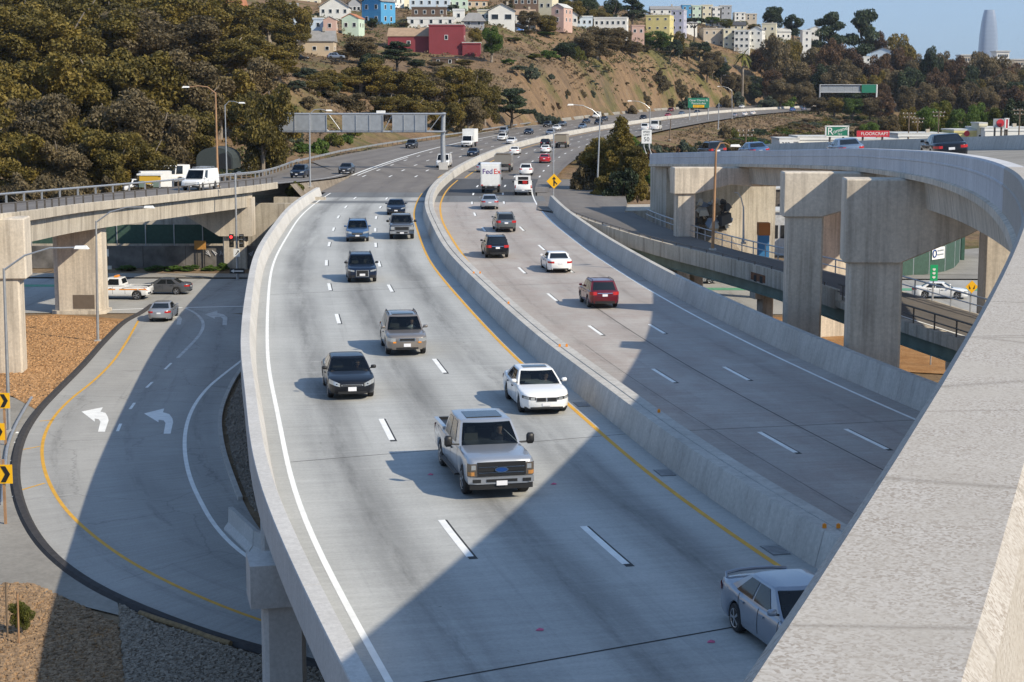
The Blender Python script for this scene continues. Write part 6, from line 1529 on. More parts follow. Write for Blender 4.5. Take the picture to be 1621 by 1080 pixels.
obj('turn_symbol', poly_plate([(-0.15, -0.2), (-0.05, -0.2), (-0.02, 0.0), (0.1, 0.1), (0.05, 0.2), (0.22, 0.22), (0.2, 0.02), (0.15, 0.05), (0.06, -0.05)], 0.01), M['black'], s_, loc=(0, -0.02, 0))
z_ = UY(376, 429, b_.y).z - b_.z; s_ = obj('one_way_sign', plate(1.45, 0.5), M['black'], t, loc=(0, -0.14, z_))
obj('arrow', poly_plate([(-0.62, 0), (-0.3, 0.17), (-0.3, 0.06), (0.6, 0.06), (0.6, -0.06), (-0.3, -0.06), (-0.3, -0.17)], 0.012), M['white'], s_, loc=(0, -0.025, 0))
# second signal behind the round-ended column
b_ = U(170, 450, LOW); t = thing('traffic_signal', 'dark signal pole beside the patched bridge column', 'traffic signal', (b_.x, b_.y, LOW))
obj('pole', MB().tube([(0, 0, 0), (0, 0, 4.6)], 0.1, 8).mesh('pole', 50), M['steel_dark'], t)
m_ = MB(); m_.box((-0.2, -0.1, 4.3), (0.4, 0.4, 1.3)); obj('signal_head', m_.mesh('signal_head'), M['black'], t)
obj('sign_face', plate(0.5, 0.7), M['white'], t, loc=(0, -0.15, 3.0)); obj('sign_face', plate(0.8, 0.35), M['steel'], t, loc=(0.1, -0.15, 1.6))
# orange panel on a post under the bridge
b_ = U(318, 425, LOW); t = thing('orange_sign', 'faded orange sign panel on two dark posts behind the weeds', 'road sign', (b_.x, b_.y, LOW))
z_ = UY(318, 388, b_.y).z - LOW; obj('sign_face', plate(1.2, 0.9), plain('faded_orange', (0.45, 0.22, 0.05), 0.7, var=0.2), t, loc=(0, -0.1, z_))
for q in (-0.35, 0.4): obj('post', MB().tube([(q, 0, 0), (q, 0, z_)], 0.06, 6).mesh('post'), M['black'], t)

# sign gantry seen from behind
gy = 259.0
pr = UY(702, 264, gy); t = thing('sign_gantry', 'grey steel sign gantry seen from behind with three groups of panels', 'sign gantry', (pr.x, gy, pr.z))
def G(px, py): q = UY(px, py, gy); return Vector((q.x - pr.x, 0, q.z - pr.z))
obj('post', MB().tube([(0, 0, -0.4), G(701, 222), G(702, 178)], [0.42, 0.36, 0.32], 12).mesh('post', 50), M['steel'], t)
m_ = MB(); m_.box((0, 0, -0.1), (1.3, 1.5, 1.5)); obj('pedestal', m_.mesh('pedestal'), M['conc_new'], t)
lp = G(397, 266); obj('post', MB().tube([lp, G(397, 215), G(397, 178)], [0.42, 0.36, 0.32], 12).mesh('post', 50), M['steel'], t)
m_ = MB(); m_.box((lp.x, 0, lp.z - 0.2), (1.4, 1.4, 1.0)); obj('pedestal', m_.mesh('pedestal'), M['steel'], t)
for py in (180.5, 208.5):
    for dy in (-0.55, 0.55):
        a = G(393, py); b_ = G(706, py); obj('chord', MB().tube([a + Vector((0, dy, 0)), b_ + Vector((0, dy, 0))], 0.15, 8).mesh('chord', 50), M['steel'], t)
xsd = [425, 443, 470, 495, 521, 541, 575, 607, 622, 650, 679, 699]
for i, x in enumerate(xsd[:-1]):
    a, b2 = (G(x, 181), G(xsd[i + 1], 208)) if i < 7 else (G(x, 208), G(xsd[i + 1], 181))
    obj('brace', MB().tube([a + Vector((0, -0.55, 0)), b2 + Vector((0, -0.55, 0))], 0.07, 6).mesh('brace', 50), M['grey_sheet'], t)
for x0, x1 in ((442, 518), (543, 607), (622, 676)):
    a = G(x0, 182); b2 = G(x1, 207); m_ = MB(); m_.box(((a.x + b2.x) / 2, -0.72, (a.z + b2.z) / 2), (b2.x - a.x, 0.06, a.z - b2.z)); pn = obj('sign_back', m_.mesh('sign_back'), M['grey_sheet'], t)
    n = int((x1 - x0) / 26) + 1
    for k in range(n + 1):
        xx = a.x + (b2.x - a.x) * k / n; m_ = MB(); m_.box((xx, -0.80, (a.z + b2.z) / 2), (0.12, 0.12, a.z - b2.z)); obj('stiffener', m_.mesh('stiffener'), M['steel'], pn)
m_ = MB(); q = G(603, 180); m_.box((q.x, 0, q.z + 0.25), (1.3, 0.9, 0.4)); obj('light_box', m_.mesh('light_box'), M['tan_panel'] if 'tan_panel' in M else M['white'], t)
# far guide sign
gY = 585.0
c = UY(1106, 163, gY); t = thing('guide_sign', 'green guide sign with yellow strip over the far lanes', 'road sign', (c.x, gY, c.z))
s_ = obj('sign_face', plate(7.2, 3.3, 0.1), M['sign_green'], t)
for tx, sz, z in (('Cesar Chavez St', 0.95, 0.85), ('Potrero Ave', 0.95, -0.15)): obj('lettering', textmesh(tx, sz), M['white'], s_, loc=(0, -0.07, z))
y_ = obj('exit_panel', plate(3.8, 0.85, 0.04), M['yellow_sign'], s_, loc=(0.0, -0.08, -1.12)); obj('lettering', textmesh('EXIT ONLY', 0.6), M['black'], y_, loc=(0, -0.03, 0))
obj('post', MB().tube([(3.3, 0.3, -6.5), (3.3, 0.3, 1.7)], 0.2, 8).mesh('post', 50), M['steel'], t); obj('post', MB().tube([(-3.0, 0.3, -6.5), (-3.0, 0.3, 1.7)], 0.2, 8).mesh('post', 50), M['steel'], t)
# far gantry
gY = 752.0; c = UY(1343, 141, gY); t = thing('sign_gantry', 'far sign gantry with grey panel backs and one green sign', 'sign gantry', (c.x, gY, c.z))
def G2(px, py): q = UY(px, py, gY); return Vector((q.x - c.x, 0, q.z - c.z))
for py in (134.5, 146.5): obj('chord', MB().tube([G2(1297, py), G2(1389, py)], 0.22, 6).mesh('chord', 50), M['steel'], t)
for i in range(5):
    a = G2(1300 + i * 12.5, 135); b2 = G2(1312 + i * 12.5, 146); m_ = MB(); m_.box(((a.x + b2.x) / 2, 0.4, (a.z + b2.z) / 2), (b2.x - a.x, 0.1, a.z - b2.z)); obj('sign_back', m_.mesh('sign_back'), M['grey_sheet'], t)
a = G2(1364, 134); b2 = G2(1386, 147); m_ = MB(); m_.box(((a.x + b2.x) / 2, -0.4, (a.z + b2.z) / 2), (b2.x - a.x, 0.1, a.z - b2.z)); obj('sign_face', m_.mesh('sign_face'), M['sign_green'], t)
for x in (1298, 1388):
    q = G2(x, 134); obj('post', MB().tube([(q.x, 0, -10), q], 0.35, 8).mesh('post', 50), M['steel'] if x < 1300 else M['white'], t)
# staked saplings by the mulch
for i, (px, py, h, lab) in enumerate(((12, 1010, 1.9, 'thin dark stake standing in the bark mulch'), (30, 1020, 1.7, 'orange tipped stake tied to a sapling in the mulch'))):
    b_ = U(px, py, LOW); t = thing('garden_stake', lab, 'stake', b_)
    obj('stake', MB().tube([(0, 0, 0), (0.02, 0, h)], 0.035, 6).mesh('stake'), M['wood'] if i == 0 else M['rusty'], t)
# sand-filled wattle along the gravel
wp = [U(x, y, LOW) for x, y in ((222, 975), (250, 985), (290, 998), (330, 1013), (365, 1024))]
obj('straw_wattle', MB().tube([p + Vector((0, 0, 0.10)) for p in spline(wp, 0.7)], 0.10, 8).mesh('straw_wattle', 50), plain('straw', (0.22, 0.15, 0.075), 0.95, var=0.3, vscale=6), label='brown straw wattle lying along the kerb by the gravel', cat='wattle')
hp = [U(x, y, LOW) for x, y in ((50, 632), (38, 652), (24, 678), (12, 710), (8, 745), (4, 800))]
obj('drain_pipe', MB().tube([p + Vector((0, 0, 0.09)) for p in spline(hp, 0.7)], 0.09, 8).mesh('drain_pipe', 50), M['steel'], label='grey pipe running along the paved strip by the chevrons', cat='pipe')
# guard rail along the hill side of the freeway and ramp
gr_ = thing('guard_rail', 'steel guard rail along the foot of the hillside', 'guard rail')
path = [p for p in BFP if p.y > 176] ; gp = [q for q in offset(FL, 0.2) if q.y > 300 and q.y < 520]
allp = path[:-6] + gp
obj('rail', fix_normals(sweep('rail', [(0.05, 0.55), (0.05, 0.85), (-0.05, 0.85), (-0.05, 0.55)], allp, True, 20)), M['steel'], gr_)
S = arclen(allp); s = 1.0; pme = MB().box((0, 0, 0.4), (0.14, 0.14, 0.8)).mesh('post')
while s < S[-1]: obj('post', pme, M['wood'], gr_, loc=at_s(allp, S, s)); s += 4.0
wl2 = thing('hillside_barrier', 'pale concrete barrier at the foot of the bare slope', 'barrier')
hb_ = [q for q in FL if 505 < q.y < 760]
panels(wl2, [(0.5, 0.0), (0.5, 0.8), (-0.0, 0.8), (-0.3, 0.0), (-0.3, -0.8), (0.5, -0.8)], hb_, 20.0, 'barrier_panel', M['conc_gore'])
# ------------------------------------------------------------------ trees and shrubs
def leaf_cloud(clumps, nleaf, size, rng, flat=0.0, elong=1.6, hang=0.0):
    """many small leaf faces in clumps: (centre, radius xyz); returns a mesh"""
    cs = np.array([c for c, r in clumps]); rs = np.array([r for c, r in clumps])
    vol = (rs[:, 0] * rs[:, 1] * rs[:, 2]) ** (2 / 3); cnt = np.maximum(8, (nleaf * vol / vol.sum())).astype(int)
    idx = np.repeat(np.arange(len(clumps)), cnt); N = len(idx)
    d = rng.normal(size=(N, 3)); d /= np.linalg.norm(d, axis=1)[:, None]
    rad = rng.uniform(0.35, 1.0, N) ** 0.5
    P = cs[idx] + d * rs[idx] * rad[:, None]
    n = d * 0.8 + rng.normal(size=(N, 3)) * 0.9 + np.array([0, 0, flat]); n /= np.linalg.norm(n, axis=1)[:, None]
    a = np.cross(n, rng.normal(size=(N, 3))) if hang == 0 else np.array([0, 0, -hang]) + rng.normal(size=(N, 3)) * 0.45; a = a - n * (a * n).sum(1)[:, None]; a /= np.linalg.norm(a, axis=1)[:, None]; b = np.cross(n, a)
    s = size * rng.uniform(0.55, 1.35, N)[:, None]
    q = np.stack([P - a * s * elong * 0.5, P + b * s * 0.42, P + a * s * elong * 0.5, P - b * s * 0.42], axis=1).reshape(-1, 3)
    me = bpy.data.meshes.new('crown'); me.vertices.add(4 * N); me.vertices.foreach_set('co', q.ravel())
    me.loops.add(4 * N); me.loops.foreach_set('vertex_index', np.arange(4 * N)); me.polygons.add(N); me.polygons.foreach_set('loop_start', np.arange(N) * 4)
    me.polygons.foreach_set('loop_total', np.full(N, 4)); me.update(calc_edges=True); return me
def limb_mesh(segs):
    m_ = MB()
    for pts, r0, r1 in segs:
        n = len(pts); m_.tube(pts, [r0 + (r1 - r0) * i / (n - 1) for i in range(n)], 6)
    return m_.mesh('trunk', 50)
def make_tree(kind, seed, h=10.0):
    """unit tree 10 m tall"""
    rng = np.random.default_rng(seed); segs = []; clumps = []
    if kind == 'euc':
        lean = rng.uniform(-0.6, 0.6, 2); fork = rng.uniform(2.6, 3.8)
        segs.append(([(0, 0, -0.6), (lean[0] * .3, lean[1] * .3, fork * .5), (lean[0] * .6, lean[1] * .6, fork)], 0.30, 0.22))
        for k in range(7):
            a = k * 2.4 + rng.uniform(-.4, .4); rr = rng.uniform(0.9, 2.7); zt = rng.uniform(5.6, 9.0) if k else 9.2; f0 = fork * rng.uniform(0.75, 1.0)
            b0 = np.array([lean[0] * .6, lean[1] * .6, f0]); e = np.array([lean[0] + rr * math.cos(a), lean[1] + rr * math.sin(a), zt]); m1 = b0 * .5 + e * .5 + np.array([0, 0, 0.3])
            segs.append(([tuple(b0), tuple(m1), tuple(e)], 0.15, 0.04))
            for j in range(5):
                t = rng.uniform(0.5, 1.1); c = b0 + (e - b0) * t + rng.normal(size=3) * np.array([.75, .75, .6]); r = rng.uniform(0.6, 1.15)
                clumps.append((c, (r * 1.1, r * 1.1, r * 1.15)))
        for j in range(7):
            a = rng.uniform(0, 6.28); rr = rng.uniform(1.0, 2.5); clumps.append((np.array([rr * math.cos(a), rr * math.sin(a), rng.uniform(1.8, 4.4)]), (1.0, 1.0, 1.2)))
        return limb_mesh(segs), leaf_cloud(clumps, 17000, 0.21, rng, -0.1, 1.7, 1.0)
    if kind == 'round':
        segs.append(([(0, 0, -0.6), (0.1, 0, 1.5), (0, 0.1, 3.2)], 0.34, 0.24))
        for k in range(8):
            a = k * 0.785 * 3 + rng.uniform(-.3, .3); e = np.array([2.6 * math.cos(a), 2.6 * math.sin(a), rng.uniform(4, 8)]); segs.append(([(0, 0, 2.8), tuple(e * .5 + np.array([0, 0, 1.6])), tuple(e)], 0.15, 0.04))
        for k in range(44):
            d = rng.normal(size=3); d /= np.linalg.norm(d); c = np.array([0, 0, 5.6]) + d * np.array([3.0, 3.0, 3.4]) * rng.uniform(0.55, 0.95); r = rng.uniform(0.7, 1.25); clumps.append((c, (r, r, r * .8)))
        return limb_mesh(segs), leaf_cloud(clumps, 15000, 0.21, rng)
    if kind == 'cypress':                                      # spreading flat-layered crown
        segs.append(([(0, 0, -0.6), (0.3, 0.1, 3), (0.1, 0.2, 6.5)], 0.36, 0.2))
        for k in range(9):
            a = k * 2.4; z = 3.6 + 0.62 * k; rr = (3.4 - 0.16 * k) * rng.uniform(.7, 1.1); e = np.array([rr * math.cos(a), rr * math.sin(a), z + 0.9]); segs.append(([(0.1, 0.1, z - 1.0), tuple(e * .55 + np.array([0, 0, z * .38])), tuple(e)], 0.14, 0.04))
            for j in range(4):
                c = e * np.array([rng.uniform(.4, 1.05)] * 2 + [1]) + rng.normal(size=3) * np.array([.5, .5, .15]); r = rng.uniform(0.8, 1.35); clumps.append((c, (r * 1.2, r * 1.2, r * .45)))
        clumps.append((np.array([0, 0, 9.4]), (1.3, 1.3, .6)))
        return limb_mesh(segs), leaf_cloud(clumps, 10000, 0.25, rng, 0.6)
    if kind == 'umbrella':
        segs.append(([(0, 0, -0.6), (0.2, 0, 3), (0, 0.1, 7)], 0.3, 0.2))
        for k in range(9):
            a = k * 0.7; e = (3.6 * math.cos(a), 3.6 * math.sin(a), 8.0); segs.append(([(0, 0, 5.5), (1.8 * math.cos(a), 1.8 * math.sin(a), 7.2), e], 0.12, 0.05))
        for k in range(34):
            a = rng.uniform(0, 6.28); rr = 4.6 * math.sqrt(rng.uniform(0, 1)); clumps.append((np.array([rr * math.cos(a), rr * math.sin(a), 8.4 + 0.9 * (1 - (rr / 4.6) ** 2)]), (0.95, 0.95, .6)))
        return limb_mesh(segs), leaf_cloud(clumps, 4600, 0.36, rng, 0.5)
    if kind == 'cone':
        segs.append(([(0, 0, -0.6), (0, 0, 4), (0, 0, 9.6)], 0.3, 0.05))
        for k in range(60):
            z = 0.7 + 9.0 * (k / 60) ; rr = (2.5 * (1 - (z / 10.2) ** 1.3) + 0.2); a = k * 2.4; f = rng.uniform(.45, 1.0); r = 0.45 + 0.55 * (1 - z / 10)
            clumps.append((np.array([rr * f * math.cos(a), rr * f * math.sin(a), z]), (r, r, r * 0.75)))
            if k % 3 == 0: segs.append(([(0, 0, z), (rr * .9 * math.cos(a), rr * .9 * math.sin(a), z - 0.1)], 0.07, 0.02))
        return limb_mesh(segs), leaf_cloud(clumps, 11000, 0.22, rng)
    if kind == 'bush':                                         # broad and low, 10 m wide at scale 1
        for k in range(9):
            a = k * 0.7; e = (3.4 * math.cos(a), 3.4 * math.sin(a), 3.2); segs.append(([(0, 0, -0.5), (1.4 * math.cos(a), 1.4 * math.sin(a), 2.0), e], 0.14, 0.05))
        for k in range(36):
            d = rng.normal(size=3); d /= np.linalg.norm(d); d[2] = abs(d[2]); c = d * np.array([4.0, 4.0, 4.4]) * rng.uniform(.5, 1.0) + np.array([0, 0, 0.7]); r = rng.uniform(.8, 1.5); clumps.append((c, (r, r, r * .8)))
        return limb_mesh(segs), leaf_cloud(clumps, 6500, 0.42, rng)
    if kind == 'palm':
        segs.append(([(0, 0, -0.6), (0.1, 0, 4), (0, 0, 8)], 0.3, 0.25)); m_ = MB()
        for k in range(26):
            a = k * 2.4; el = rng.uniform(-0.5, 1.2); P = []
            for j in range(6):
                t = j / 5; rr = 2.6 * t; P.append(Vector((rr * math.cos(a), rr * math.sin(a), 8 + rr * math.tan(el) * .45 - 1.5 * t * t)))
            w = Vector((-math.sin(a), math.cos(a), 0))
            for j in range(5): m_.add([P[j] - w * .25, P[j] + w * .25, P[j + 1] + w * .22, P[j + 1] - w * .22], [(0, 1, 2, 3)])
        return limb_mesh(segs), m_.mesh('crown')
TREES = {}
for kd, n in (('euc', 5), ('round', 3), ('cypress', 2), ('umbrella', 1), ('cone', 2), ('bush', 4), ('palm', 1)):
    TREES[kd] = [make_tree(kd, 100 + 17 * i + len(kd), 10.0) for i in range(n)]
    for tr, cr in TREES[kd]: tr.materials.append(M['bark']); cr.materials.append(M['euc'])
tr_rng = random.Random(5)
NAMES = {'euc': 'eucalyptus_tree', 'round': 'round_tree', 'cypress': 'cypress_tree', 'umbrella': 'umbrella_pine', 'cone': 'conifer_tree', 'bush': 'bush', 'palm': 'palm_tree'}
def tree(kind, x, y, z, h, w, mat, label, group, bark='bark', name=None, var=None):
    """h height and w crown width in metres"""
    tr, cr = TREES[kind][tr_rng.randrange(len(TREES[kind])) if var is None else var]
    base_w = {'euc': 6.2, 'round': 7.6, 'cypress': 7.6, 'umbrella': 10.4, 'cone': 5.4, 'bush': 10.4, 'palm': 5.4}[kind]; base_h = {'bush': 6.0}.get(kind, 10.2)
    sc = (w / base_w, w / base_w, h / base_h)
    t = thing(name or NAMES[kind], label, 'bush' if kind == 'bush' else 'tree', (x, y, z), tr_rng.uniform(0, 6.28), group)
    t.scale = sc
    a = bpy.data.objects.new('trunk' if kind != 'bush' else 'stems', tr); COL.objects.link(a); a.parent = t; a.material_slots[0].link = 'OBJECT'; a.material_slots[0].material = M[bark]
    b_ = bpy.data.objects.new('crown' if kind != 'bush' else 'foliage', cr); COL.objects.link(b_); b_.parent = t; b_.material_slots[0].link = 'OBJECT'; b_.material_slots[0].material = M[mat]
    return t
def hill_tree(kind, cx, ytop, Y, wpx, mat, label, group, bark='bark', zbase=None, hmin=2.0, name=None):
    if 880 < cx < 1115 and ytop < 100: Y = max(Y, interp(cx, [830, 900, 950, 1000, 1060, 1110], [505, 572, 632, 690, 752, 800]) + (4 if kind == 'cone' else 10))
    top = UY(cx, ytop, Y); zb = tz(top.x, Y) if zbase is None else zbase
    h = max(hmin, top.z - zb); w = wpx * Y / F
    if kind == 'bush': h = min(h, w * 0.8)
    return tree(kind, top.x, Y, zb - 0.1, h, w, mat, label, group, bark, name)
G1 = 'eucalyptus grove on the hillside'; L1 = 'olive brown eucalyptus in the dense grove above the exit bridge'
for (cx, yt, Y, w) in [(-15, 168, 228, 120), (62, 150, 232, 120), (130, 160, 236, 110), (190, 148, 240, 115), (245, 150, 246, 110), (300, 168, 252, 80), (30, 200, 222, 100), (100, 210, 224, 100), (165, 205, 228, 95), (225, 210, 234, 80), (412, 118, 250, 84), (425, 128, 262, 60), (395, 92, 300, 95), (345, 100, 296, 95),
        (-20, 85, 268, 130), (50, 70, 272, 130), (110, 88, 276, 120), (170, 78, 280, 125), (235, 84, 284, 120), (290, 90, 288, 110), (10, 20, 320, 130), (85, 5, 325, 130), (150, 22, 330, 130), (215, 15, 335, 130), (280, 30, 340, 125), (340, 50, 345, 110), (410, 58, 352, 90), (442, 85, 350, 60),
        (-10, -45, 390, 130), (60, -50, 395, 130), (130, -40, 400, 130), (200, -45, 405, 130), (265, -30, 410, 120), (325, -5, 415, 100), (375, 22, 420, 80), (425, -2, 455, 85), (450, 35, 430, 60), (478, -5, 470, 40), (35, -20, 355, 120), (105, -15, 360, 120), (180, -20, 365, 120), (250, -10, 372, 120), (310, 8, 378, 100)]:
    mt = 'euc' if tr_rng.random() < 0.72 else 'olive'
    where = 'lowest row of the dense grove' if Y < 262 else ('middle of the dense grove' if Y < 300 else ('upper part of the dense grove' if Y < 380 else 'crest of the dense grove'))
    side_ = 'towards the picture edge' if cx < 110 else ('halfway along' if cx < 260 else 'towards the sign gantry')
    hill_tree('euc', cx, yt, Y, w * 1.1, mt, ('golden olive' if mt == 'euc' else 'grey brown') + ' eucalyptus in the ' + where + ', ' + side_, G1)
G2 = 'understorey below the grove'
for (cx, yt, Y, w) in [(20, 268, 214, 90), (80, 272, 215, 90), (130, 276, 216, 70), (170, 270, 220, 60), (225, 268, 224, 60), (258, 270, 214, 44), (310, 255, 235, 50), (40, 285, 210, 70), (110, 288, 212, 70)]:
    hill_tree('bush', cx, yt, Y, w, 'olive' if cx < 240 else 'euc', 'dark scrub at the foot of the eucalyptus grove', G2, hmin=2.5)
hill_tree('bush', 313, 192, 262, 46, 'green', 'bright green bush above the dark culvert', 'green bushes on the slope')
hill_tree('bush', 352, 6, 400, 26, 'yelgreen', 'yellow green tree top at the crest of the grove', 'green bushes on the slope')
for i, (cx, yt, Y, w, mt) in enumerate([(505, 212, 300, 38, 'green'), (528, 205, 312, 40, 'yelgreen'), (548, 212, 322, 30, 'green'), (438, 215, 292, 40, 'green'), (462, 200, 302, 46, 'bluegreen'), (478, 222, 296, 36, 'green'), (432, 240, 284, 34, 'yelgreen'), (560, 208, 335, 30, 'yelgreen'), (455, 160, 325, 40, 'yelgreen'), (490, 150, 345, 40, 'olive'), (470, 130, 350, 36, 'bluegreen')]):
    hill_tree('bush', cx, yt, Y, w, mt, 'leafy bush on the green bank under the sign gantry', 'bushes on the green bank')
hill_tree('bush', 466, 281, 196, 34, 'yelgreen', 'low bush on the gore at the end of the exit bridge', 'bushes by the decks', zbase=0.2, hmin=1.0)
G3 = 'brown eucalyptus row below the houses'
for (cx, yt, Y, w) in [(505, 118, 395, 60), (535, 112, 405, 70), (570, 95, 415, 75), (600, 104, 415, 75), (632, 108, 420, 75), (665, 112, 420, 70), (690, 108, 424, 70), (718, 106, 426, 66), (745, 108, 428, 62), (768, 112, 434, 50), (555, 140, 380, 60), (610, 145, 388, 66), (650, 150, 392, 60), (705, 150, 398, 60), (740, 155, 405, 50)]:
    hill_tree('euc', cx, yt, Y, w, 'olive' if tr_rng.random() < .6 else 'euc', 'brown eucalyptus in the ' + ('upper' if yt < 130 else 'lower') + ' row along the middle slope, ' + ('below the tan house' if cx < 585 else 'below the dark pine' if cx < 655 else 'below the red building' if cx < 730 else 'next to the bare slope'), G3)
hill_tree('cypress', 628, 64, 450, 60, 'pine', 'dark spreading pine in front of the red building', 'dark pines on the hillside', 'bark_dark')
hill_tree('round', 572, 48, 455, 64, 'olive', 'dark olive tree beside the tan house', 'trees by the houses', 'bark_dark')
hill_tree('round', 588, 78, 435, 50, 'pine', 'dark tree below the olive tree by the tan house', 'trees by the houses', 'bark_dark')
hill_tree('bush', 488, 105, 415, 60, 'bluegreen', 'grey green shrub mass below the tan house', 'shrubs below the houses')
hill_tree('bush', 520, 118, 400, 50, 'pine', 'dark green shrub left of the brown eucalyptus row', 'shrubs below the houses')
hill_tree('cypress', 808, 138, 448, 66, 'pine', 'dark pine standing at the foot of the bare slope', 'dark pines on the hillside', 'bark_dark')
hill_tree('round', 778, 34, 508, 46, 'green', 'bright green round tree at the end of the red building', 'trees by the houses')
hill_tree('round', 752, 38, 520, 26, 'euc', 'yellow brown tree between the red building and the green tree', 'trees by the houses')
hill_tree('round', 895, 62, 522, 44, 'pine', 'dark dense tree on the crest of the bare slope', 'dark pines on the hillside', 'bark_dark')
G4 = 'grey eucalyptus clump above the bare slope'
for (cx, yt, Y, w) in [(920, 52, 600, 46), (945, 42, 620, 56), (972, 44, 630, 54), (998, 60, 640, 46), (930, 74, 585, 44), (985, 72, 615, 44), (958, 66, 600, 50), (1018, 82, 650, 34), (1040, 88, 665, 34)]:
    hill_tree('euc', cx, yt, Y, w, 'olive', 'grey brown eucalyptus in the clump above the bare slope, ' + ('top ' if yt < 55 else 'lower ') + ('towards the dark dense tree' if cx < 950 else 'towards the yellow building'), G4)
hill_tree('round', 1040, 42, 715, 62, 'green', 'dense green tree in front of the yellow building', 'trees by the houses')
hill_tree('round', 1062, 58, 720, 44, 'pine', 'dark green tree beside the dense green one', 'trees by the houses')
hill_tree('umbrella', 1099, 26, 860, 46, 'pine', 'umbrella pine between the yellow and beige apartments', 'dark pines on the hillside', 'bark_dark')
hill_tree('cypress', 1003, -12, 790, 46, 'pine', 'tall dark pine against the sky left of the pale skyline houses', 'dark pines on the hillside', 'bark_dark')
G5 = 'trees between the hilltop houses'
for (cx, yt, Y, w, mt) in [(838, 12, 620, 44, 'olive'), (866, 16, 625, 46, 'euc'), (905, -5, 690, 46, 'euc'), (880, -15, 740, 50, 'pine'), (925, -20, 760, 50, 'pine'), (948, 8, 740, 50, 'euc'), (970, -10, 780, 36, 'pine'), (808, -5, 700, 30, 'olive'), (718, 5, 640, 26, 'pine'), (760, 0, 680, 36, 'olive'), (528, 30, 540, 24, 'olive'), (548, 28, 545, 24, 'bluegreen'), (590, 25, 560, 26, 'pine'), (452, 60, 470, 40, 'pine'), (1075, 40, 770, 24, 'euc'), (1128, 24, 930, 30, 'green'), (1150, 26, 930, 30, 'yelgreen'), (1172, 30, 950, 30, 'yelgreen'), (1195, 35, 960, 26, 'euc'), (500, 72, 490, 30, 'olive'), (545, 76, 465, 40, 'olive'), (660, 90, 472, 34, 'pine'), (690, 98, 478, 36, 'olive'), (735, 92, 492, 36, 'euc'), (812, 72, 560, 34, 'yelgreen'), (832, 58, 600, 40, 'olive'), (862, 50, 625, 44, 'green'), (884, 40, 660, 40, 'olive'), (800, 40, 600, 30, 'pine'), (640, 40, 560, 26, 'olive'), (930, 30, 720, 40, 'olive'), (1010, 20, 830, 30, 'pine'), (740, 20, 600, 26, 'pine')]:
    hill_tree('round', cx, yt, Y, w, mt, dict(green='fresh green', olive='olive brown', euc='golden olive', bluegreen='grey green', pine='dark green', yelgreen='yellow green')[mt] + ' tree among the hilltop houses ' + ('by the blue house' if cx < 640 else 'above the red building' if cx < 790 else 'above the bare slope' if cx < 1000 else 'below the skyline row'), G5)
G6 = 'dark trees at the end of the bare slope'
for (cx, yt, Y, w) in [(1088, 70, 770, 40), (1108, 62, 780, 42), (1128, 75, 790, 40), (1142, 92, 795, 36), (1120, 90, 775, 36), (1155, 108, 800, 36), (1172, 112, 810, 40), (1195, 110, 820, 40)]:
    hill_tree('round', cx, yt, Y, w, 'pine' if tr_rng.random() < .5 else 'olive', 'dark tree where the bare slope runs out', G6, 'bark_dark')
hill_tree('palm', 1177, 66, 800, 30, 'yelgreen', 'palm tree in front of the beige apartments', 'palms')
hill_tree('palm', 1062, 48, 780, 22, 'yelgreen', 'small palm beside the yellow building', 'palms')
hill_tree('round', 1225, 3, 930, 40, 'pine', 'rounded dark tree highest on the skyline, first of four', 'skyline trees', 'bark_dark')
hill_tree('round', 1256, 16, 935, 36, 'pine', 'smaller rounded dark tree on the skyline, second of four', 'skyline trees', 'bark_dark')
hill_tree('cypress', 1314, 18, 930, 60, 'pine', 'broad dark cypress on the skyline, third of four', 'skyline trees', 'bark_dark')
hill_tree('cypress', 1366, 12, 935, 66, 'pine', 'leaning dark cypress on the skyline, last of four', 'skyline trees', 'bark_dark')
G7 = 'wooded hillside on the far side'
rows = [(860, [(1205, 70), (1232, 55), (1258, 48), (1285, 62), (1312, 62), (1340, 72), (1368, 82), (1392, 72), (1420, 62), (1450, 75), (1478, 58), (1505, 78), (1530, 92), (1560, 88), (1590, 95), (1618, 100), (1645, 100)]),
        (830, [(1225, 98), (1262, 100), (1300, 92), (1335, 98), (1375, 105), (1410, 98), (1440, 95), (1475, 108), (1508, 112), (1545, 108), (1580, 112), (1615, 118)]),
        (790, [(1240, 118), (1278, 122), (1352, 126), (1395, 124), (1430, 128), (1465, 122), (1500, 126), (1535, 120), (1570, 128), (1605, 130), (1640, 132)]),
        (930, [(1290, 66), (1400, 58), (1425, 56), (1440, 60), (1545, 88), (1568, 80), (1600, 85), (1630, 92), (1500, 70), (1520, 90), (1556, 84), (1585, 92), (1612, 94), (1535, 94)])]
for Y, lst in rows:
    for cx, yt in lst:
        mt = tr_rng.choice(['olive', 'olive', 'euc', 'pine', 'rusttree', 'rusttree' if cx > 1380 else 'euc'])
        hill_tree(tr_rng.choice(['euc', 'round', 'round']), cx + tr_rng.uniform(-5, 5), yt, Y + tr_rng.uniform(-18, 18), tr_rng.uniform(40, 58), mt, dict(olive='olive brown', euc='golden olive', pine='dark green', rusttree='reddish brown')[mt] + ' tree in the wooded hillside ' + ('behind the far gantry' if cx < 1390 else 'below the skyscraper' if cx > 1510 else 'right of the far gantry') + (', near the bottom' if Y < 812 else ', halfway up' if Y < 848 else ', along the top'), G7, 'bark_dark')
G10 = random.Random(4)
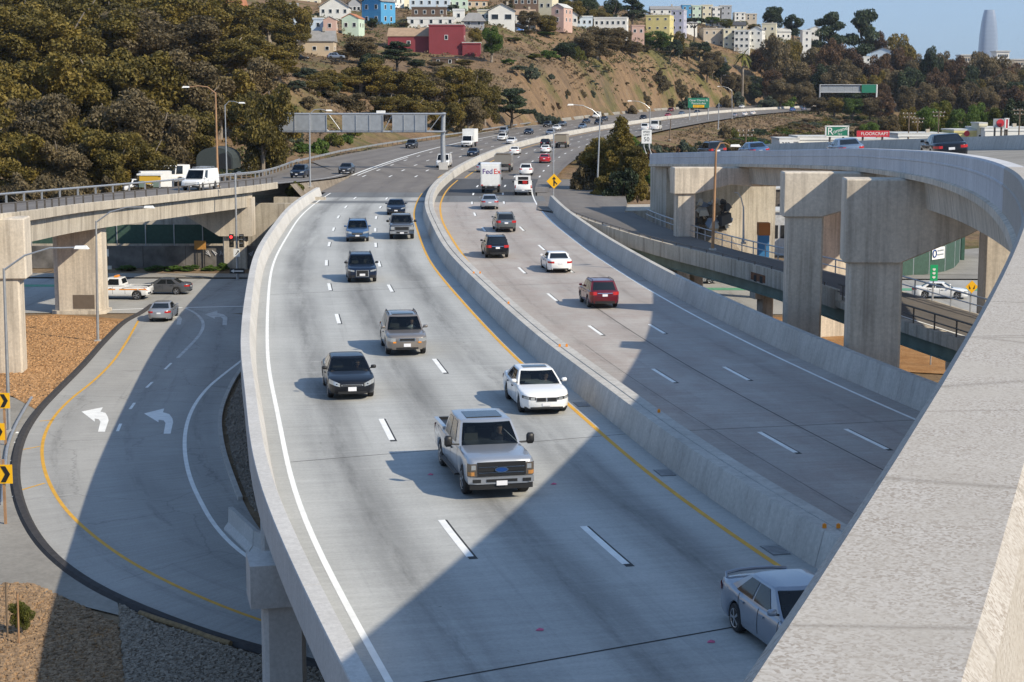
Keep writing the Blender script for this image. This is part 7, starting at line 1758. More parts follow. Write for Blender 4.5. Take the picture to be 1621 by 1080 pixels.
for k in range(46):
    cx = G10.uniform(850, 1110); yt = G10.uniform(106, 160); Y = interp(cx, [850, 900, 950, 1000, 1060, 1110], [505, 560, 615, 670, 730, 780]) - (yt - 106) * 0.5
    hill_tree('bush', cx, yt, Y, G10.uniform(8, 17), G10.choice(['olive', 'olive', 'bluegreen', 'rusttree']), 'small dry shrub scattered over the bare slope', 'small shrubs on the bare slope', 'bark_dark', hmin=0.8)
G8 = 'scrub between the freeway and the shops'
for (cx, yt, Y, w, mt) in [(1048, 198, 330, 34, 'green'), (1066, 190, 350, 36, 'olive'), (1088, 200, 330, 40, 'olive'), (1110, 188, 380, 34, 'pine'), (1128, 198, 340, 44, 'green'), (1152, 186, 400, 30, 'euc'), (1165, 195, 360, 44, 'olive'), (1190, 190, 380, 44, 'rusttree'), (1215, 196, 380, 44, 'green'), (1240, 190, 400, 46, 'bluegreen'), (1265, 188, 420, 44, 'green'), (1290, 186, 440, 46, 'olive'), (1315, 184, 460, 46, 'yelgreen'), (1342, 178, 480, 46, 'olive'), (1368, 172, 500, 50, 'rusttree'), (1395, 166, 520, 50, 'pine'), (1420, 162, 540, 50, 'olive'), (1040, 218, 290, 34, 'green'), (1075, 216, 290, 40, 'yelgreen'), (1105, 215, 300, 40, 'green'), (1140, 216, 300, 40, 'green'), (1180, 215, 320, 44, 'olive'), (1225, 212, 340, 44, 'green'), (1160, 172, 480, 26, 'yelgreen'), (1150, 168, 470, 30, 'olive')]:
    hill_tree('bush', cx, yt, Y, w, mt, dict(green='fresh green', olive='olive brown', euc='golden olive', bluegreen='grey green', pine='dark green', rusttree='reddish brown', yelgreen='yellow green')[mt] + ' bush rooted ' + ('behind the flyover cars' if cx < 1150 else 'beyond the flyover above the shops' if cx < 1300 else 'below the wooded hillside'), G8, 'bark_dark', hmin=2.0)
G9 = 'green trees behind the shops'
for (cx, yt, Y, w, mt) in [(1440, 158, 430, 50, 'euc'), (1470, 152, 430, 54, 'green'), (1492, 146, 440, 50, 'yelgreen'), (1520, 156, 430, 54, 'green'), (1550, 150, 440, 54, 'green'), (1580, 158, 430, 50, 'yelgreen'), (1608, 142, 420, 60, 'pine'), (1630, 150, 425, 60, 'pine'), (1410, 172, 450, 46, 'olive'), (1380, 182, 440, 44, 'green')]:
    hill_tree('round', cx, yt, Y, w, mt, 'leafy green tree behind the shop roofs', G9, 'bark_dark')
# more of the same scrub rooted along the edge of the northbound lanes and down the bank
brng = random.Random(21); CN = dict(green='fresh green', olive='olive brown', euc='golden olive', bluegreen='grey green', pine='dark green', rusttree='reddish brown', yelgreen='yellow green')
for k, (p, q) in enumerate(zip(FR, normals(FR))):
    if p.y < 270 or p.y > 800 or k % 2: continue
    for d in ((3.0, 8.0, 14.0, 21.0) if p.y < 380 else (20.0, 26.0, 34.0)):
        if brng.random() < 0.30: continue
        c = p - q * (d + brng.uniform(-1.5, 2.5)); w = brng.uniform(4.0, 8.0); mt_ = brng.choice(['green', 'olive', 'olive', 'euc', 'bluegreen', 'pine', 'rusttree', 'yelgreen'])
        tree('bush', c.x, c.y + brng.uniform(-2, 2), tz(c.x, c.y) - 0.2, w * (brng.uniform(0.45, 0.75) if p.y < 380 else 0.28), w, mt_, CN[mt_] + ' shrub on the bank ' + ('beside the merging lane' if p.y < 330 else 'between the shuttle bus and the flyover' if p.y < 420 else 'above the green billboard' if p.y < 540 else 'far along below the guide sign'), G8, 'bark_dark')
# roadside trees by the ramp
P_ = 'roadside trees at the ramp'
hill_tree('cone', 984, 178, 212, 74, 'euc', 'tall pointed yellow green conifer at the ramp side', P_, 'bark_dark', zbase=-0.6)
hill_tree('round', 958, 205, 216, 84, 'euc', 'broad rounded tree on the freeway side of the tall conifer', P_, 'bark_dark', zbase=-0.6)
hill_tree('round', 1002, 218, 207, 62, 'euc', 'rounded tree beside the flyover abutment', P_, 'bark_dark', zbase=-0.6)
hill_tree('bush', 928, 218, 214, 60, 'olive', 'grey olive shrub on the freeway side of the tall conifer', P_, 'bark_dark', zbase=-0.4)
hill_tree('bush', 985, 258, 200, 70, 'pine', 'dark dense shrub at the foot of the tall conifer', P_, 'bark_dark', zbase=-0.6)
hill_tree('bush', 960, 270, 203, 56, 'euc', 'yellow green shrub below the tall conifer', P_, 'bark_dark', zbase=-0.6)
hill_tree('bush', 1010, 256, 202, 50, 'euc', 'leafy shrub against the flyover abutment wall', P_, 'bark_dark', zbase=-0.6)
# cactus-like grey shrubs on the bare slope and scrub on it
for (cx, yt, Y, w, mt) in [(848, 142, 492, 26, 'bluegreen'), (860, 152, 488, 26, 'bluegreen'), (872, 164, 484, 26, 'bluegreen'), (884, 176, 482, 22, 'bluegreen'), (820, 102, 500, 34, 'bluegreen'), (842, 98, 505, 30, 'bluegreen'), (950, 118, 570, 16, 'olive'), (1000, 126, 620, 22, 'olive'), (1045, 108, 700, 40, 'olive'), (1075, 112, 725, 40, 'olive'), (1100, 115, 745, 36, 'olive'), (1085, 140, 715, 30, 'bluegreen'), (1108, 146, 735, 34, 'bluegreen'), (1060, 142, 705, 22, 'olive'), (1020, 108, 665, 30, 'olive'), (985, 112, 625, 22, 'olive'), (1150, 148, 770, 30, 'olive'), (1170, 140, 790, 34, 'bluegreen'), (870, 78, 560, 40, 'green'), (845, 84, 540, 40, 'yelgreen'), (805, 92, 510, 30, 'green'), (915, 70, 590, 30, 'yelgreen'), (1215, 150, 800, 40, 'bluegreen'), (1245, 146, 810, 40, 'green'), (1275, 150, 830, 40, 'olive'), (1305, 150, 850, 40, 'yelgreen')]:
    hill_tree('bush', cx, yt, Y, w, mt, dict(green='fresh green', olive='olive brown', bluegreen='grey green', yelgreen='yellow green')[mt] + ' scrubby shrub on the bare slope ' + ('near the dark pine' if cx < 900 else 'in the middle' if cx < 1050 else 'at its far end'), 'scrub on the bare slope', 'bark_dark', hmin=1.4)
# weeds along the sidewalk and under the ramp
for (cx, yt, Y, w) in [(245, 425, 173.6, 40), (275, 424, 173.6, 44), (303, 426, 173.6, 40), (335, 422, 173.8, 36), (352, 415, 174.5, 24), (200, 430, 173.6, 40)]:
    top = UY(cx, yt, Y); tree('bush', top.x, Y, LOW, max(0.6, top.z - LOW), w * Y / F, 'gspray', 'low green weeds along the graffiti wall', 'weeds by the sidewalk')
for (cx, yt, Y, w) in [(1090, 436, 168.5, 40), (1110, 437, 168.5, 36)]:
    top = UY(cx, yt, Y); tree('bush', top.x, Y, LOW, 1.0, w * Y / F, 'gspray', 'low green weeds under the ramp bridge', 'weeds under the ramp')
for (px, py, h) in ((35, 1005, 0.8),):
    b_ = U(px, py, LOW); tree('euc', b_.x, b_.y, LOW, h * 1.5, 0.75, 'yelgreen', 'small leafy sapling beside the stakes in the mulch', 'saplings in the mulch')

# scattered scrub and tufts over the slopes, too many to count
srng = np.random.default_rng(77); pts = []
X = srng.uniform(-70, 330, 40000); Yq = srng.uniform(260, 960, 40000)
vis = (np.abs(X) < 0.32 * Yq + 5)
X = X[vis]; Yq = Yq[vis]; Z = terrain_z(X, Yq)
dd = np.min((X[:, None] - MX[None, ::3, 0]) ** 2 + (Yq[:, None] - MX[None, ::3, 1]) ** 2, axis=1) ** 0.5
ok = (dd > 31) | ((dd > 22) & (Yq > 420)); X = X[ok]; Yq = Yq[ok]; Z = Z[ok]; n = len(X)
patch = np.sin(X * 0.05 + 1.0) * np.sin(Yq * 0.043) + np.sin(X * 0.021 - Yq * 0.017)
for nm, sel, mt, sz in (('dry_grass_tufts', patch <= 0.2, 'drygrass', 0.42), ('green_scrub_tufts', patch > 0.2, 'scrubgreen', 0.45)):
    if mt == 'drygrass': M[mt] = leafmat('dry_grass_blades', (0.11, 0.08, 0.045), (0.165, 0.118, 0.066), (0.215, 0.158, 0.09), 0.15)
    else: M[mt] = leafmat('low_scrub_leaves', (0.045, 0.05, 0.018), (0.085, 0.085, 0.03), (0.13, 0.12, 0.045), 0.15)
    cl = [(np.array([a, b, c + 0.15]), (s * 1.6, s * 1.6, s)) for a, b, c, s in zip(X[sel], Yq[sel], Z[sel], srng.uniform(0.2, 0.7, sel.sum()))]
    me = leaf_cloud(cl, 10 * len(cl), sz, srng, 0.3); me.materials.append(M[mt])
    obj(nm, me, None, kind='stuff', label='dry grass tufts on the brown slopes' if mt == 'drygrass' else 'low green scrub on the slopes', cat='grass')

# loose stones and bark chips
def chips(name, poly, n, smin, smax, mat, label, seed, flatz=0.5):
    r_ = np.random.default_rng(seed); P = np.array([tuple(U(x, y, LOW))[:2] for x, y in poly]); lo, hi = P.min(0), P.max(0); C = r_.uniform(lo, hi, (n * 3, 2)); x, y = C[:, 0], C[:, 1]; ins = np.zeros(len(C), bool)
    j = len(P) - 1
    for i in range(len(P)):
        c_ = ((P[i, 1] > y) != (P[j, 1] > y)) & (x < (P[j, 0] - P[i, 0]) * (y - P[i, 1]) / (P[j, 1] - P[i, 1] + 1e-9) + P[i, 0]); ins ^= c_; j = i
    C = C[ins][:n]; n = len(C); base = np.array([(-1, -1, -1), (1, -1, -1), (1, 1, -1), (-1, 1, -1), (-.6, -.6, 1), (.6, -.6, 1), (.6, .6, 1), (-.6, .6, 1)], float)
    s = r_.uniform(smin, smax, n); a = r_.uniform(0, 6.28, n); V = base[None] * s[:, None, None] * 0.5 * np.array([1, 0.65, flatz]); V = V * r_.uniform(0.7, 1.3, (n, 8, 1))
    ca, sa = np.cos(a)[:, None], np.sin(a)[:, None]; X = V[..., 0] * ca - V[..., 1] * sa + C[:, 0:1]; Y = V[..., 0] * sa + V[..., 1] * ca + C[:, 1:2]; Z = V[..., 2] + LOW + 0.04
    fq = np.array([(0, 3, 2, 1), (4, 5, 6, 7), (0, 1, 5, 4), (1, 2, 6, 5), (2, 3, 7, 6), (3, 0, 4, 7)]); F_ = (fq[None] + 8 * np.arange(n)[:, None, None]).reshape(-1, 4)
    me = bpy.data.meshes.new(name); me.from_pydata(np.stack([X, Y, Z], -1).reshape(-1, 3).tolist(), [], F_.tolist()); me.materials.append(mat)
    obj(name, me, None, kind='stuff', label=label, cat='gravel')
chips('loose_rock', [(188, 957), (240, 987), (300, 1005), (380, 1032), (460, 1052), (600, 1085), (200, 1085)], 5000, 0.06, 0.2, plain('loose_rock', (0.24, 0.20, 0.155), 0.9, var=0.4, vscale=5), 'loose grey crushed rock beside the black kerb', 1)
chips('loose_rock', gr + [(470, 860), (440, 700), (430, 560)], 3500, 0.06, 0.2, plain('loose_rock_pale', (0.26, 0.22, 0.175), 0.9, var=0.4, vscale=5), 'loose crushed rock under the viaduct edge', 2)
chm = plain('bark_chips', (0.36, 0.21, 0.10), 0.95, var=0.45, vscale=4)
chips('bark_chips', [(195, 512), (130, 578), (60, 648), (20, 628), (0, 630), (0, 505), (90, 500)], 6000, 0.08, 0.28, chm, 'scattered bark chips between the kerb and bridge columns', 3, 0.35)
chips('bark_chips', [(0, 925), (50, 925), (120, 955), (186, 990), (195, 1085), (0, 1085)], 5000, 0.06, 0.2, plain('old_bark_chips', (0.25, 0.165, 0.095), 0.95, var=0.45, vscale=4), 'scattered bark chips beside the gravel', 4, 0.35)
chips('roadside_litter', [(60, 648), (30, 700), (22, 745), (30, 800), (15, 800), (8, 740), (20, 690)], 60, 0.1, 0.3, M['white'], 'pale litter strewn along the outside of the black kerb', 5, 0.2)

for (cx, yt, mt) in ((1296, 150, 'olive'), (1322, 149, 'euc'), (1350, 150, 'green'), (1378, 149, 'olive'), (1398, 146, 'rusttree')):
    hill_tree('round', cx, yt, 738, 44, mt, dict(olive='olive brown', euc='golden olive', green='fresh green', rusttree='reddish brown')[mt] + ' tree below the far gantry, ' + ('left half' if cx < 1340 else 'right half'), 'trees below the far gantry', 'bark_dark')
# ------------------------------------------------------------------ buildings
GLS = M['glass']
def wallmat(name, col, var=0.08): return plain('wall_' + name, col, 0.8, var=var, vscale=0.4)
WM = {k: wallmat(k, c) for k, c in dict(tan=(0.50, 0.40, 0.28), white=(0.68, 0.67, 0.63), blue=(0.07, 0.29, 0.52), red=(0.22, 0.035, 0.045), pink=(0.52, 0.35, 0.29), mint=(0.50, 0.62, 0.50), paleblue=(0.52, 0.60, 0.68), yellow=(0.62, 0.54, 0.24), beige=(0.44, 0.38, 0.30), grey=(0.33, 0.34, 0.36), cream=(0.62, 0.57, 0.42), brown=(0.13, 0.085, 0.06), orange=(0.55, 0.22, 0.07), lilac=(0.42, 0.42, 0.52)).items()}
RM = {k: plain('roof_' + k, c, 0.85, var=0.15, vscale=0.8) for k, c in dict(grey=(0.25, 0.245, 0.24), dark=(0.06, 0.06, 0.065), tan=(0.33, 0.23, 0.15), terracotta=(0.42, 0.17, 0.08), pale=(0.5, 0.5, 0.48)).items()}
TRIM = plain('white_trim', (0.7, 0.7, 0.68), 0.6)
def house(px0, px1, ytop, ybase, Y, depth, wall, label, roof='flat', roofm='grey', wins=(3, 2), yaw=0.0, eave=0.3, roofh=1.6, name='house', cat='house', winw=0.9, winh=1.2, group='houses on the hill', side=True, sink=3.0):
    """front wall between two pixel columns at distance Y"""
    a = UY(px0, ybase, Y); b_ = UY(px1, ybase, Y); top = UY((px0 + px1) / 2, ytop, Y).z; w = (b_.x - a.x); zb = a.z; h = top - zb
    cx = (a.x + b_.x) / 2
    t = thing(name, label, cat, (cx, Y, zb), yaw, group)
    hw_ = h - (roofh if roof in ('gable', 'gable_side', 'hip') else 0)
    sink = max(sink, zb - min(tz(cx, Y), tz(cx, Y + depth)) + 1.0) if Y > 350 else sink
    m_ = MB(); m_.box((0, depth / 2, (hw_ - sink) / 2), (w, depth, hw_ + sink)); obj('wall', m_.mesh('wall'), WM[wall], t)
    r_ = MB(); e = eave
    if roof == 'flat':
        r_.box((0, depth / 2, hw_ + 0.12), (w + 0.3, depth + 0.3, 0.25)); rf = obj('roof', r_.mesh('roof'), RM[roofm], t)
        r2 = MB(); r2.box((0, -0.08, hw_ - 0.15), (w + 0.36, 0.12, 0.5)); obj('cornice', r2.mesh('cornice'), WM[wall] if wall != 'white' else TRIM, t)
    elif roof == 'gable':          # gable end faces the viewer
        x = w / 2 + e; y0, y1 = -e, depth + e; z0 = hw_ - 0.05; z1 = h
        r_.add([(-x, y0, z0), (0, y0, z1), (x, y0, z0), (-x, y1, z0), (0, y1, z1), (x, y1, z0), (-x, y0, z0 + .2), (0, y0, z1 + .2), (x, y0, z0 + .2), (-x, y1, z0 + .2), (0, y1, z1 + .2), (x, y1, z0 + .2)],
               [(6, 7, 10, 9), (7, 8, 11, 10), (0, 3, 4, 1), (1, 4, 5, 2), (0, 1, 7, 6), (1, 2, 8, 7), (3, 9, 10, 4), (4, 10, 11, 5), (0, 6, 9, 3), (2, 5, 11, 8)]); rf = obj('roof', fix_normals(r_.mesh('roof')), RM[roofm], t)
        g_ = MB(); g_.add([(-w / 2, 0, hw_ - .02), (w / 2, 0, hw_ - .02), (0, 0, h - 0.1), (-w / 2, 0.3, hw_ - .02), (w / 2, 0.3, hw_ - .02), (0, 0.3, h - 0.1)], [(0, 1, 2), (3, 5, 4), (0, 2, 5, 3), (1, 4, 5, 2)]); obj('gable_wall', fix_normals(g_.mesh('gable_wall')), WM[wall], t)
    elif roof == 'gable_side':     # slope faces the viewer
        x = w / 2 + e; y0, ym, y1 = -e, depth / 2, depth + e
        r_.add([(-x, y0, hw_), (x, y0, hw_), (x, ym, h), (-x, ym, h), (x, y1, hw_), (-x, y1, hw_), (-x, y0, hw_ - .2), (x, y0, hw_ - .2), (x, y1, hw_ - .2), (-x, y1, hw_ - .2)], [(0, 1, 2, 3), (3, 2, 4, 5), (0, 6, 7, 1), (5, 4, 8, 9), (0, 3, 5, 9, 6), (1, 7, 8, 4, 2), (6, 9, 8, 7)]); rf = obj('roof', fix_normals(r_.mesh('roof')), RM[roofm], t)
    else:
        x = w / 2 + e; y0, y1 = -e, depth + e; k = min(w, depth) * 0.35
        r_.add([(-x, y0, hw_), (x, y0, hw_), (x, y1, hw_), (-x, y1, hw_), (-x + k, y0 + k, h), (x - k, y0 + k, h), (x - k, y1 - k, h), (-x + k, y1 - k, h)], [(0, 1, 5, 4), (1, 2, 6, 5), (2, 3, 7, 6), (3, 0, 4, 7), (4, 5, 6, 7), (3, 2, 1, 0)]); rf = obj('roof', fix_normals(r_.mesh('roof')), RM[roofm], t)
    if w > 7: r3 = MB(); r3.box((w * 0.22, depth * 0.45, h + 0.35), (0.7, 0.7, 1.1)); obj('chimney', r3.mesh('chimney'), WM['beige'], rf)
    n, fl = wins
    for j in range(fl):
        zc = hw_ * (j + 0.55) / fl
        for i in range(n):
            xc = -w / 2 + w * (i + 0.5) / n; m_ = MB(); m_.box((xc, -0.03, zc), (winw + 0.24, 0.10, winh + 0.24)); f_ = obj('window', m_.mesh('window'), TRIM, t)
            m_ = MB(); m_.box((xc, -0.075, zc), (winw, 0.03, winh)); obj('pane', m_.mesh('pane'), GLS, f_)
    if side:
        for j in range(fl):
            zc = hw_ * (j + 0.55) / fl
            for i in range(2):
                m_ = MB(); m_.box((w / 2 + 0.03, depth * (0.3 + 0.4 * i), zc), (0.10, winw + .2, winh + .2)); f_ = obj('window', m_.mesh('window'), TRIM, t)
                m_ = MB(); m_.box((w / 2 + 0.075, depth * (0.3 + 0.4 * i), zc), (0.03, winw, winh)); obj('pane', m_.mesh('pane'), GLS, f_)
    return t
house(468, 528, 48, 91, 468, 8, 'tan', 'tan house with wide grey sloping roof and three small windows', 'gable_side', 'grey', (3, 1), 0.0, 0.3, 2.8, winw=0.9, winh=0.9)
house(348, 384, -2, 30, 480, 9, 'paleblue', 'pale house with orange brown roof at the top of the grove', 'gable_side', 'terracotta', (3, 1), 0.0, 0.4, 2.0)
house(462, 512, 29, 52, 540, 8, 'paleblue', 'long pale blue house behind the tan house roof', 'flat', 'pale', (3, 1))
house(512, 532, 26, 52, 535, 8, 'pink', 'narrow pink house with pale side wall', 'gable', 'pale', (1, 1), 0.0, 0.2, 1.0)
house(541, 568, 22, 52, 540, 8, 'mint', 'mint green house with terracotta gable', 'gable', 'terracotta', (2, 1), -0.15, 0.2, 1.4)
house(506, 552, -4, 26, 590, 9, 'white', 'white house with dark grey gable and a row of dark windows', 'gable', 'grey', (4, 1), 0, 0.4, 3.2)
house(570, 606, -8, 40, 585, 9, 'blue', 'bright blue tall house with white framed windows', 'gable', 'grey', (2, 2), -0.5, 0.4, 2.2, winw=1.0, winh=1.4)
for i, (x0, x1, yt, yb, Y, wl_, lab) in enumerate([(600, 622, -6, 26, 640, 'white', 'white house on the climbing street nearest the blue house'), (616, 634, -14, 16, 680, 'cream', 'cream house second up the climbing street'), (630, 646, -22, 8, 720, 'white', 'white house highest on the climbing street')]):
    house(x0, x1, yt, yb, Y, 10, wl_, lab, 'flat', 'pale', (2, 2), -0.4)
# red building
t = house(614, 680, 43, 82, 520, 10, 'red', 'dark red clad building with tan roof end and few windows', 'gable_side', 'tan', (1, 1), -0.02, 0.2, 2.6, name='red_building', cat='building', winw=0.9, winh=1.1)
house(679, 734, 39, 84, 517, 12, 'red', 'taller dark red building block with flat top', 'flat', 'pale', (1, 1), -0.02, name='red_building', cat='building', winw=0.8, winh=1.2)
house(732, 760, 68, 87, 516, 8, 'red', 'low dark red annex with an orange railing', 'flat', 'pale', (0, 0), -0.02, name='red_annex', cat='building', side=False)
house(645, 720, 28, 42, 560, 9, 'white', 'white flat roofed building behind the red one', 'flat', 'pale', (5, 1), 0, name='white_building', cat='building')
house(652, 706, 12, 28, 600, 9, 'brown', 'dark brown house between white neighbours', 'flat', 'dark', (4, 1))
house(648, 712, -4, 14, 640, 9, 'paleblue', 'pale blue long house on the upper row', 'flat', 'pale', (5, 1))
house(708, 740, -4, 18, 650, 9, 'mint', 'pale green house next to the pale blue long house', 'flat', 'pale', (3, 1))
house(717, 735, 15, 36, 570, 7, 'white', 'small white cube house left of the pyramid roof', 'flat', 'pale', (1, 1))
house(734, 766, 20, 40, 560, 8, 'grey', 'grey house with pyramid roof and finial', 'hip', 'grey', (2, 1), 0, 0.8, 2.8)
house(773, 815, 6, 38, 580, 9, 'white', 'white house with grey gable and wide dark windows', 'gable', 'grey', (2, 1), 0, 0.4, 2.4, winw=2.2, winh=1.6)
house(812, 852, -6, 14, 640, 9, 'brown', 'long brown house with orange tiled roof', 'flat', 'terracotta', (4, 1))
house(872, 893, 6, 38, 640, 9, 'pink', 'pink and white house row by the curved street', 'gable', 'pale', (1, 2), -0.4, 0.2, 1.5)
house(852, 874, -4, 24, 660, 9, 'cream', 'cream house above the pink one', 'flat', 'pale', (2, 1), -0.3)
house(684, 722, 92, 104, 498, 4, 'brown', 'small wooden shed with green roof and white end wall', 'flat', 'dark', (2, 1), -0.1, name='shed', cat='shed', winw=0.7, winh=0.9)
house(940, 992, 28, 46, 690, 8, 'white', 'long white house half hidden behind the grey eucalyptus', 'flat', 'pale', (6, 1), -0.15)
house(1000, 1020, 40, 60, 730, 7, 'pink', 'small pink brown house below the yellow building', 'flat', 'tan', (2, 1))
house(1022, 1060, 24, 52, 800, 12, 'yellow', 'bright yellow apartment block with small square windows', 'flat', 'pale', (3, 2), -0.25, name='apartment_block', cat='building', winw=0.9, winh=0.8)
house(1062, 1082, 16, 50, 830, 10, 'lilac', 'grey lilac block behind the yellow apartments', 'flat', 'pale', (2, 3), -0.25, name='apartment_block', cat='building')
house(1030, 1078, 9, 24, 900, 10, 'white', 'white house with arched roof above the yellow apartments', 'gable_side', 'grey', (4, 1), 0, 0.3, 1.8)
GK = 'pale houses along the skyline'
for x0, x1, yt, yb, wl_, lab in [(1080, 1096, 8, 30, 'blue', 'narrow blue house first in the skyline row'), (1094, 1112, 9, 30, 'mint', 'mint green house second in the skyline row'), (1110, 1128, 8, 28, 'cream', 'cream house third in the skyline row'), (1126, 1142, 11, 28, 'white', 'white house fourth in the skyline row'), (1140, 1158, 9, 26, 'grey', 'grey roofed house fifth in the skyline row'), (1163, 1180, 20, 32, 'white', 'low white house sixth in the skyline row'), (1180, 1198, 22, 32, 'beige', 'low beige house last in the skyline row')]:
    house(x0, x1, yt, yb, 985, 10, wl_, lab, 'flat', 'pale', (2, 2), 0, group=GK)
house(1113, 1147, 45, 76, 880, 12, 'beige', 'large beige apartment block with few dark windows', 'flat', 'grey', (3, 2), 0.1, name='apartment_block', cat='building')
house(1145, 1165, 46, 76, 876, 10, 'cream', 'cream apartment block joined to the beige one', 'flat', 'pale', (2, 3), 0.0, name='apartment_block', cat='building', winw=1.1)
house(1162, 1186, 48, 78, 872, 10, 'white', 'white apartment block with balconies', 'flat', 'pale', (3, 3), -0.2, name='apartment_block', cat='building', winw=1.2)
house(1186, 1206, 42, 70, 880, 10, 'white', 'white house stepping up right of the apartments', 'gable', 'grey', (2, 2), -0.3, 0.3, 1.8)
house(1206, 1228, 37, 56, 905, 10, 'cream', 'cream house below the first skyline tree', 'flat', 'pale', (2, 1), -0.2)
house(1270, 1284, 48, 78, 900, 8, 'white', 'tall white narrow house among the dark trees', 'flat', 'pale', (1, 3), 0)
house(1282, 1300, 42, 62, 960, 9, 'white', 'white house under the broad skyline cypress', 'gable', 'pale', (2, 1), 0, 0.3, 1.4)
house(1378, 1416, 76, 104, 890, 9, 'paleblue', 'pale grey gabled house in the middle of the woods', 'gable', 'grey', (2, 2), -0.3, 0.4, 2.4)
house(1366, 1382, 90, 112, 880, 9, 'white', 'white house left of the grey gabled one', 'flat', 'pale', (1, 2), 0)
house(1120, 1150, 90, 112, 815, 8, 'lilac', 'dark roofed house below the beige apartments', 'gable_side', 'dark', (2, 1), 0.1, 0.4, 2.6)
for x0, x1, yt, yb, Y, wl_, rf_, rm_, lab in ((440, 470, 4, 34, 600, 'white', 'gable_side', 'grey', 'white house with grey slope roof at the edge of the grove'), (472, 506, -8, 20, 650, 'cream', 'flat', 'pale', 'cream house behind the white gabled house'), (552, 571, -4, 24, 625, 'grey', 'gable', 'dark', 'grey house squeezed left of the blue house'), (738, 772, -8, 14, 670, 'tan', 'gable_side', 'terracotta', 'tan house with tiled roof above the pyramid roof'), (756, 774, 16, 38, 585, 'cream', 'flat', 'pale', 'narrow cream house left of the white gabled one'), (816, 848, 14, 36, 625, 'white', 'gable_side', 'tan', 'white house with tan roof right of the grey gable'), (892, 914, 16, 42, 680, 'white', 'gable', 'grey', 'white house right of the pink and white row'), (912, 938, 26, 46, 690, 'paleblue', 'flat', 'pale', 'pale blue house left of the long white one'), (1084, 1104, 30, 50, 880, 'white', 'gable_side', 'grey', 'white house behind the umbrella pine'), (1228, 1252, 44, 66, 930, 'white', 'gable_side', 'pale', 'white house between the first skyline trees'), (1150, 1180, 34, 48, 930, 'cream', 'gable_side', 'dark', 'dark roofed house above the white apartments'), (1120, 1150, 32, 46, 930, 'white', 'flat', 'grey', 'white house above the beige apartments')):
    house(x0, x1, yt, yb, Y, 9, wl_, lab, rf_, rm_, (3, 1), tr_rng.uniform(-.2, .2), 0.35, 2.0)
# shops on the flat behind the flyover
def shop(px0, px1, ytop, Y, depth, wall, label, wins=(4, 1), roofm='pale', name='shop', winw=1.6, winh=1.3):
    a = UY(px0, 200, Y); b_ = UY(px1, 200, Y); top = UY(px0, ytop, Y).z
    yb = 150 + (EYE - LOW) * F / Y / CS * 1.0
    return house(px0, px1, ytop, yb, Y, depth, wall, label, 'flat', roofm, wins, 0, group='shops behind the flyover', name=name, cat='shop', side=False, winw=winw, winh=winh, sink=0.5)
shop(1233, 1262, 221, 300, 10, 'white', 'white shop wall with dark number panel behind the silver car')
shop(1262, 1340, 218, 305, 10, 'white', 'white shop building with red lettering band below the green billboard', (5, 1))
shop(1342, 1420, 222, 300, 12, 'white', 'low white shop building under the red sign', (6, 1))
shop(1420, 1500, 213, 330, 14, 'white', 'long low white building left of the yellow shop front', (7, 1))
t = shop(1508, 1546, 207, 330, 10, 'yellow', 'yellow shop front with dark red emblem and white roof', (0, 0))
m_ = MB(); m_.box((1.0, -0.1, 10.2 - 0.0), (1.8, 0.1, 1.0)) ; 
t2 = t; hh = [c for c in t.children if c.name.startswith('wall')][0]
top = UY(1527, 211.5, 330).z - t.location.z; m_ = MB(); m_.tube([(0, -0.05, top), (0, -0.15, top)], 0.55, 14); obj('emblem', m_.mesh('emblem'), M['sign_red'], t)
shop(1547, 1558, 196, 328, 6, 'cream', 'cream tower block beside the yellow shop front', (1, 2), name='shop_tower')
shop(1556, 1640, 204, 325, 14, 'white', 'white building with ribbed walls under the round red sign', (6, 1))
# billboards
def board(px0, px1, y0, y1, Y, mat, label, name='billboard', posts=True, border=True):
    a = UY(px0, y1, Y); b_ = UY(px1, y0, Y); w = b_.x - a.x; h = b_.z - a.z; t = thing(name, label, 'billboard', ((a.x + b_.x) / 2, Y, LOW))
    zc = (a.z + b_.z) / 2 - LOW; f_ = obj('sign_face', plate(w, h, 0.15), M[mat], t, loc=(0, 0, zc))
    if border:
        for (dx, dz, ww, hh_) in ((0, h / 2, w + .3, .2), (0, -h / 2, w + .3, .2), (-w / 2, 0, .2, h), (w / 2, 0, .2, h)): obj('frame', plate(ww, hh_, 0.24), M['white'], f_, loc=(dx, 0, dz))
    if posts:
        for q in (-w * .3, w * .3): obj('post', MB().tube([(q, 0.3, 0), (q, 0.3, zc)], 0.18, 8).mesh('post', 50), M['steel_dark'], t)
    return t, f_, w, h
t, f_, w, h = board(1307, 1343, 200, 216, 292, 'sign_green', 'green billboard with white script lettering above the white shop')
R_ = textmesh('R', 1.75); R_.transform(Matrix.Shear('XZ', 4, (0.25, 0)) if False else Matrix.Identity(4)); obj('lettering', R_, M['white'], f_, loc=(-w * 0.30, -0.1, -0.05))
o_ = obj('lettering', textmesh('omane', 0.92), M['white'], f_, loc=(w * 0.14, -0.1, 0.22)); o_.rotation_euler = (0, -0.28, 0)
obj('lettering', textmesh('TILE', 0.42), M['white'], f_, loc=(w * 0.12, -0.1, -0.52))
t, f_, w, h = board(1356, 1408, 207, 217, 290, 'sign_red', 'long red sign with white capital lettering above the low white shop', border=False)
obj('lettering', textmesh('FLOORCRAFT', 0.74), M['white'], f_, loc=(0.25, -0.1, 0.0))
t, f_, w, h = board(1234, 1256, 222.5, 235, 288, 'white', 'white panel with dark numerals behind the flyover parapet', border=False, posts=False)
obj('lettering', textmesh('202', 0.95), M['black'], f_, loc=(-0.1, -0.1, 0.0))
t, f_, w, h = board(1300, 1330, 225.5, 230, 296, 'sign_red', 'red lettering strip on the white shop wall', border=False, posts=False)
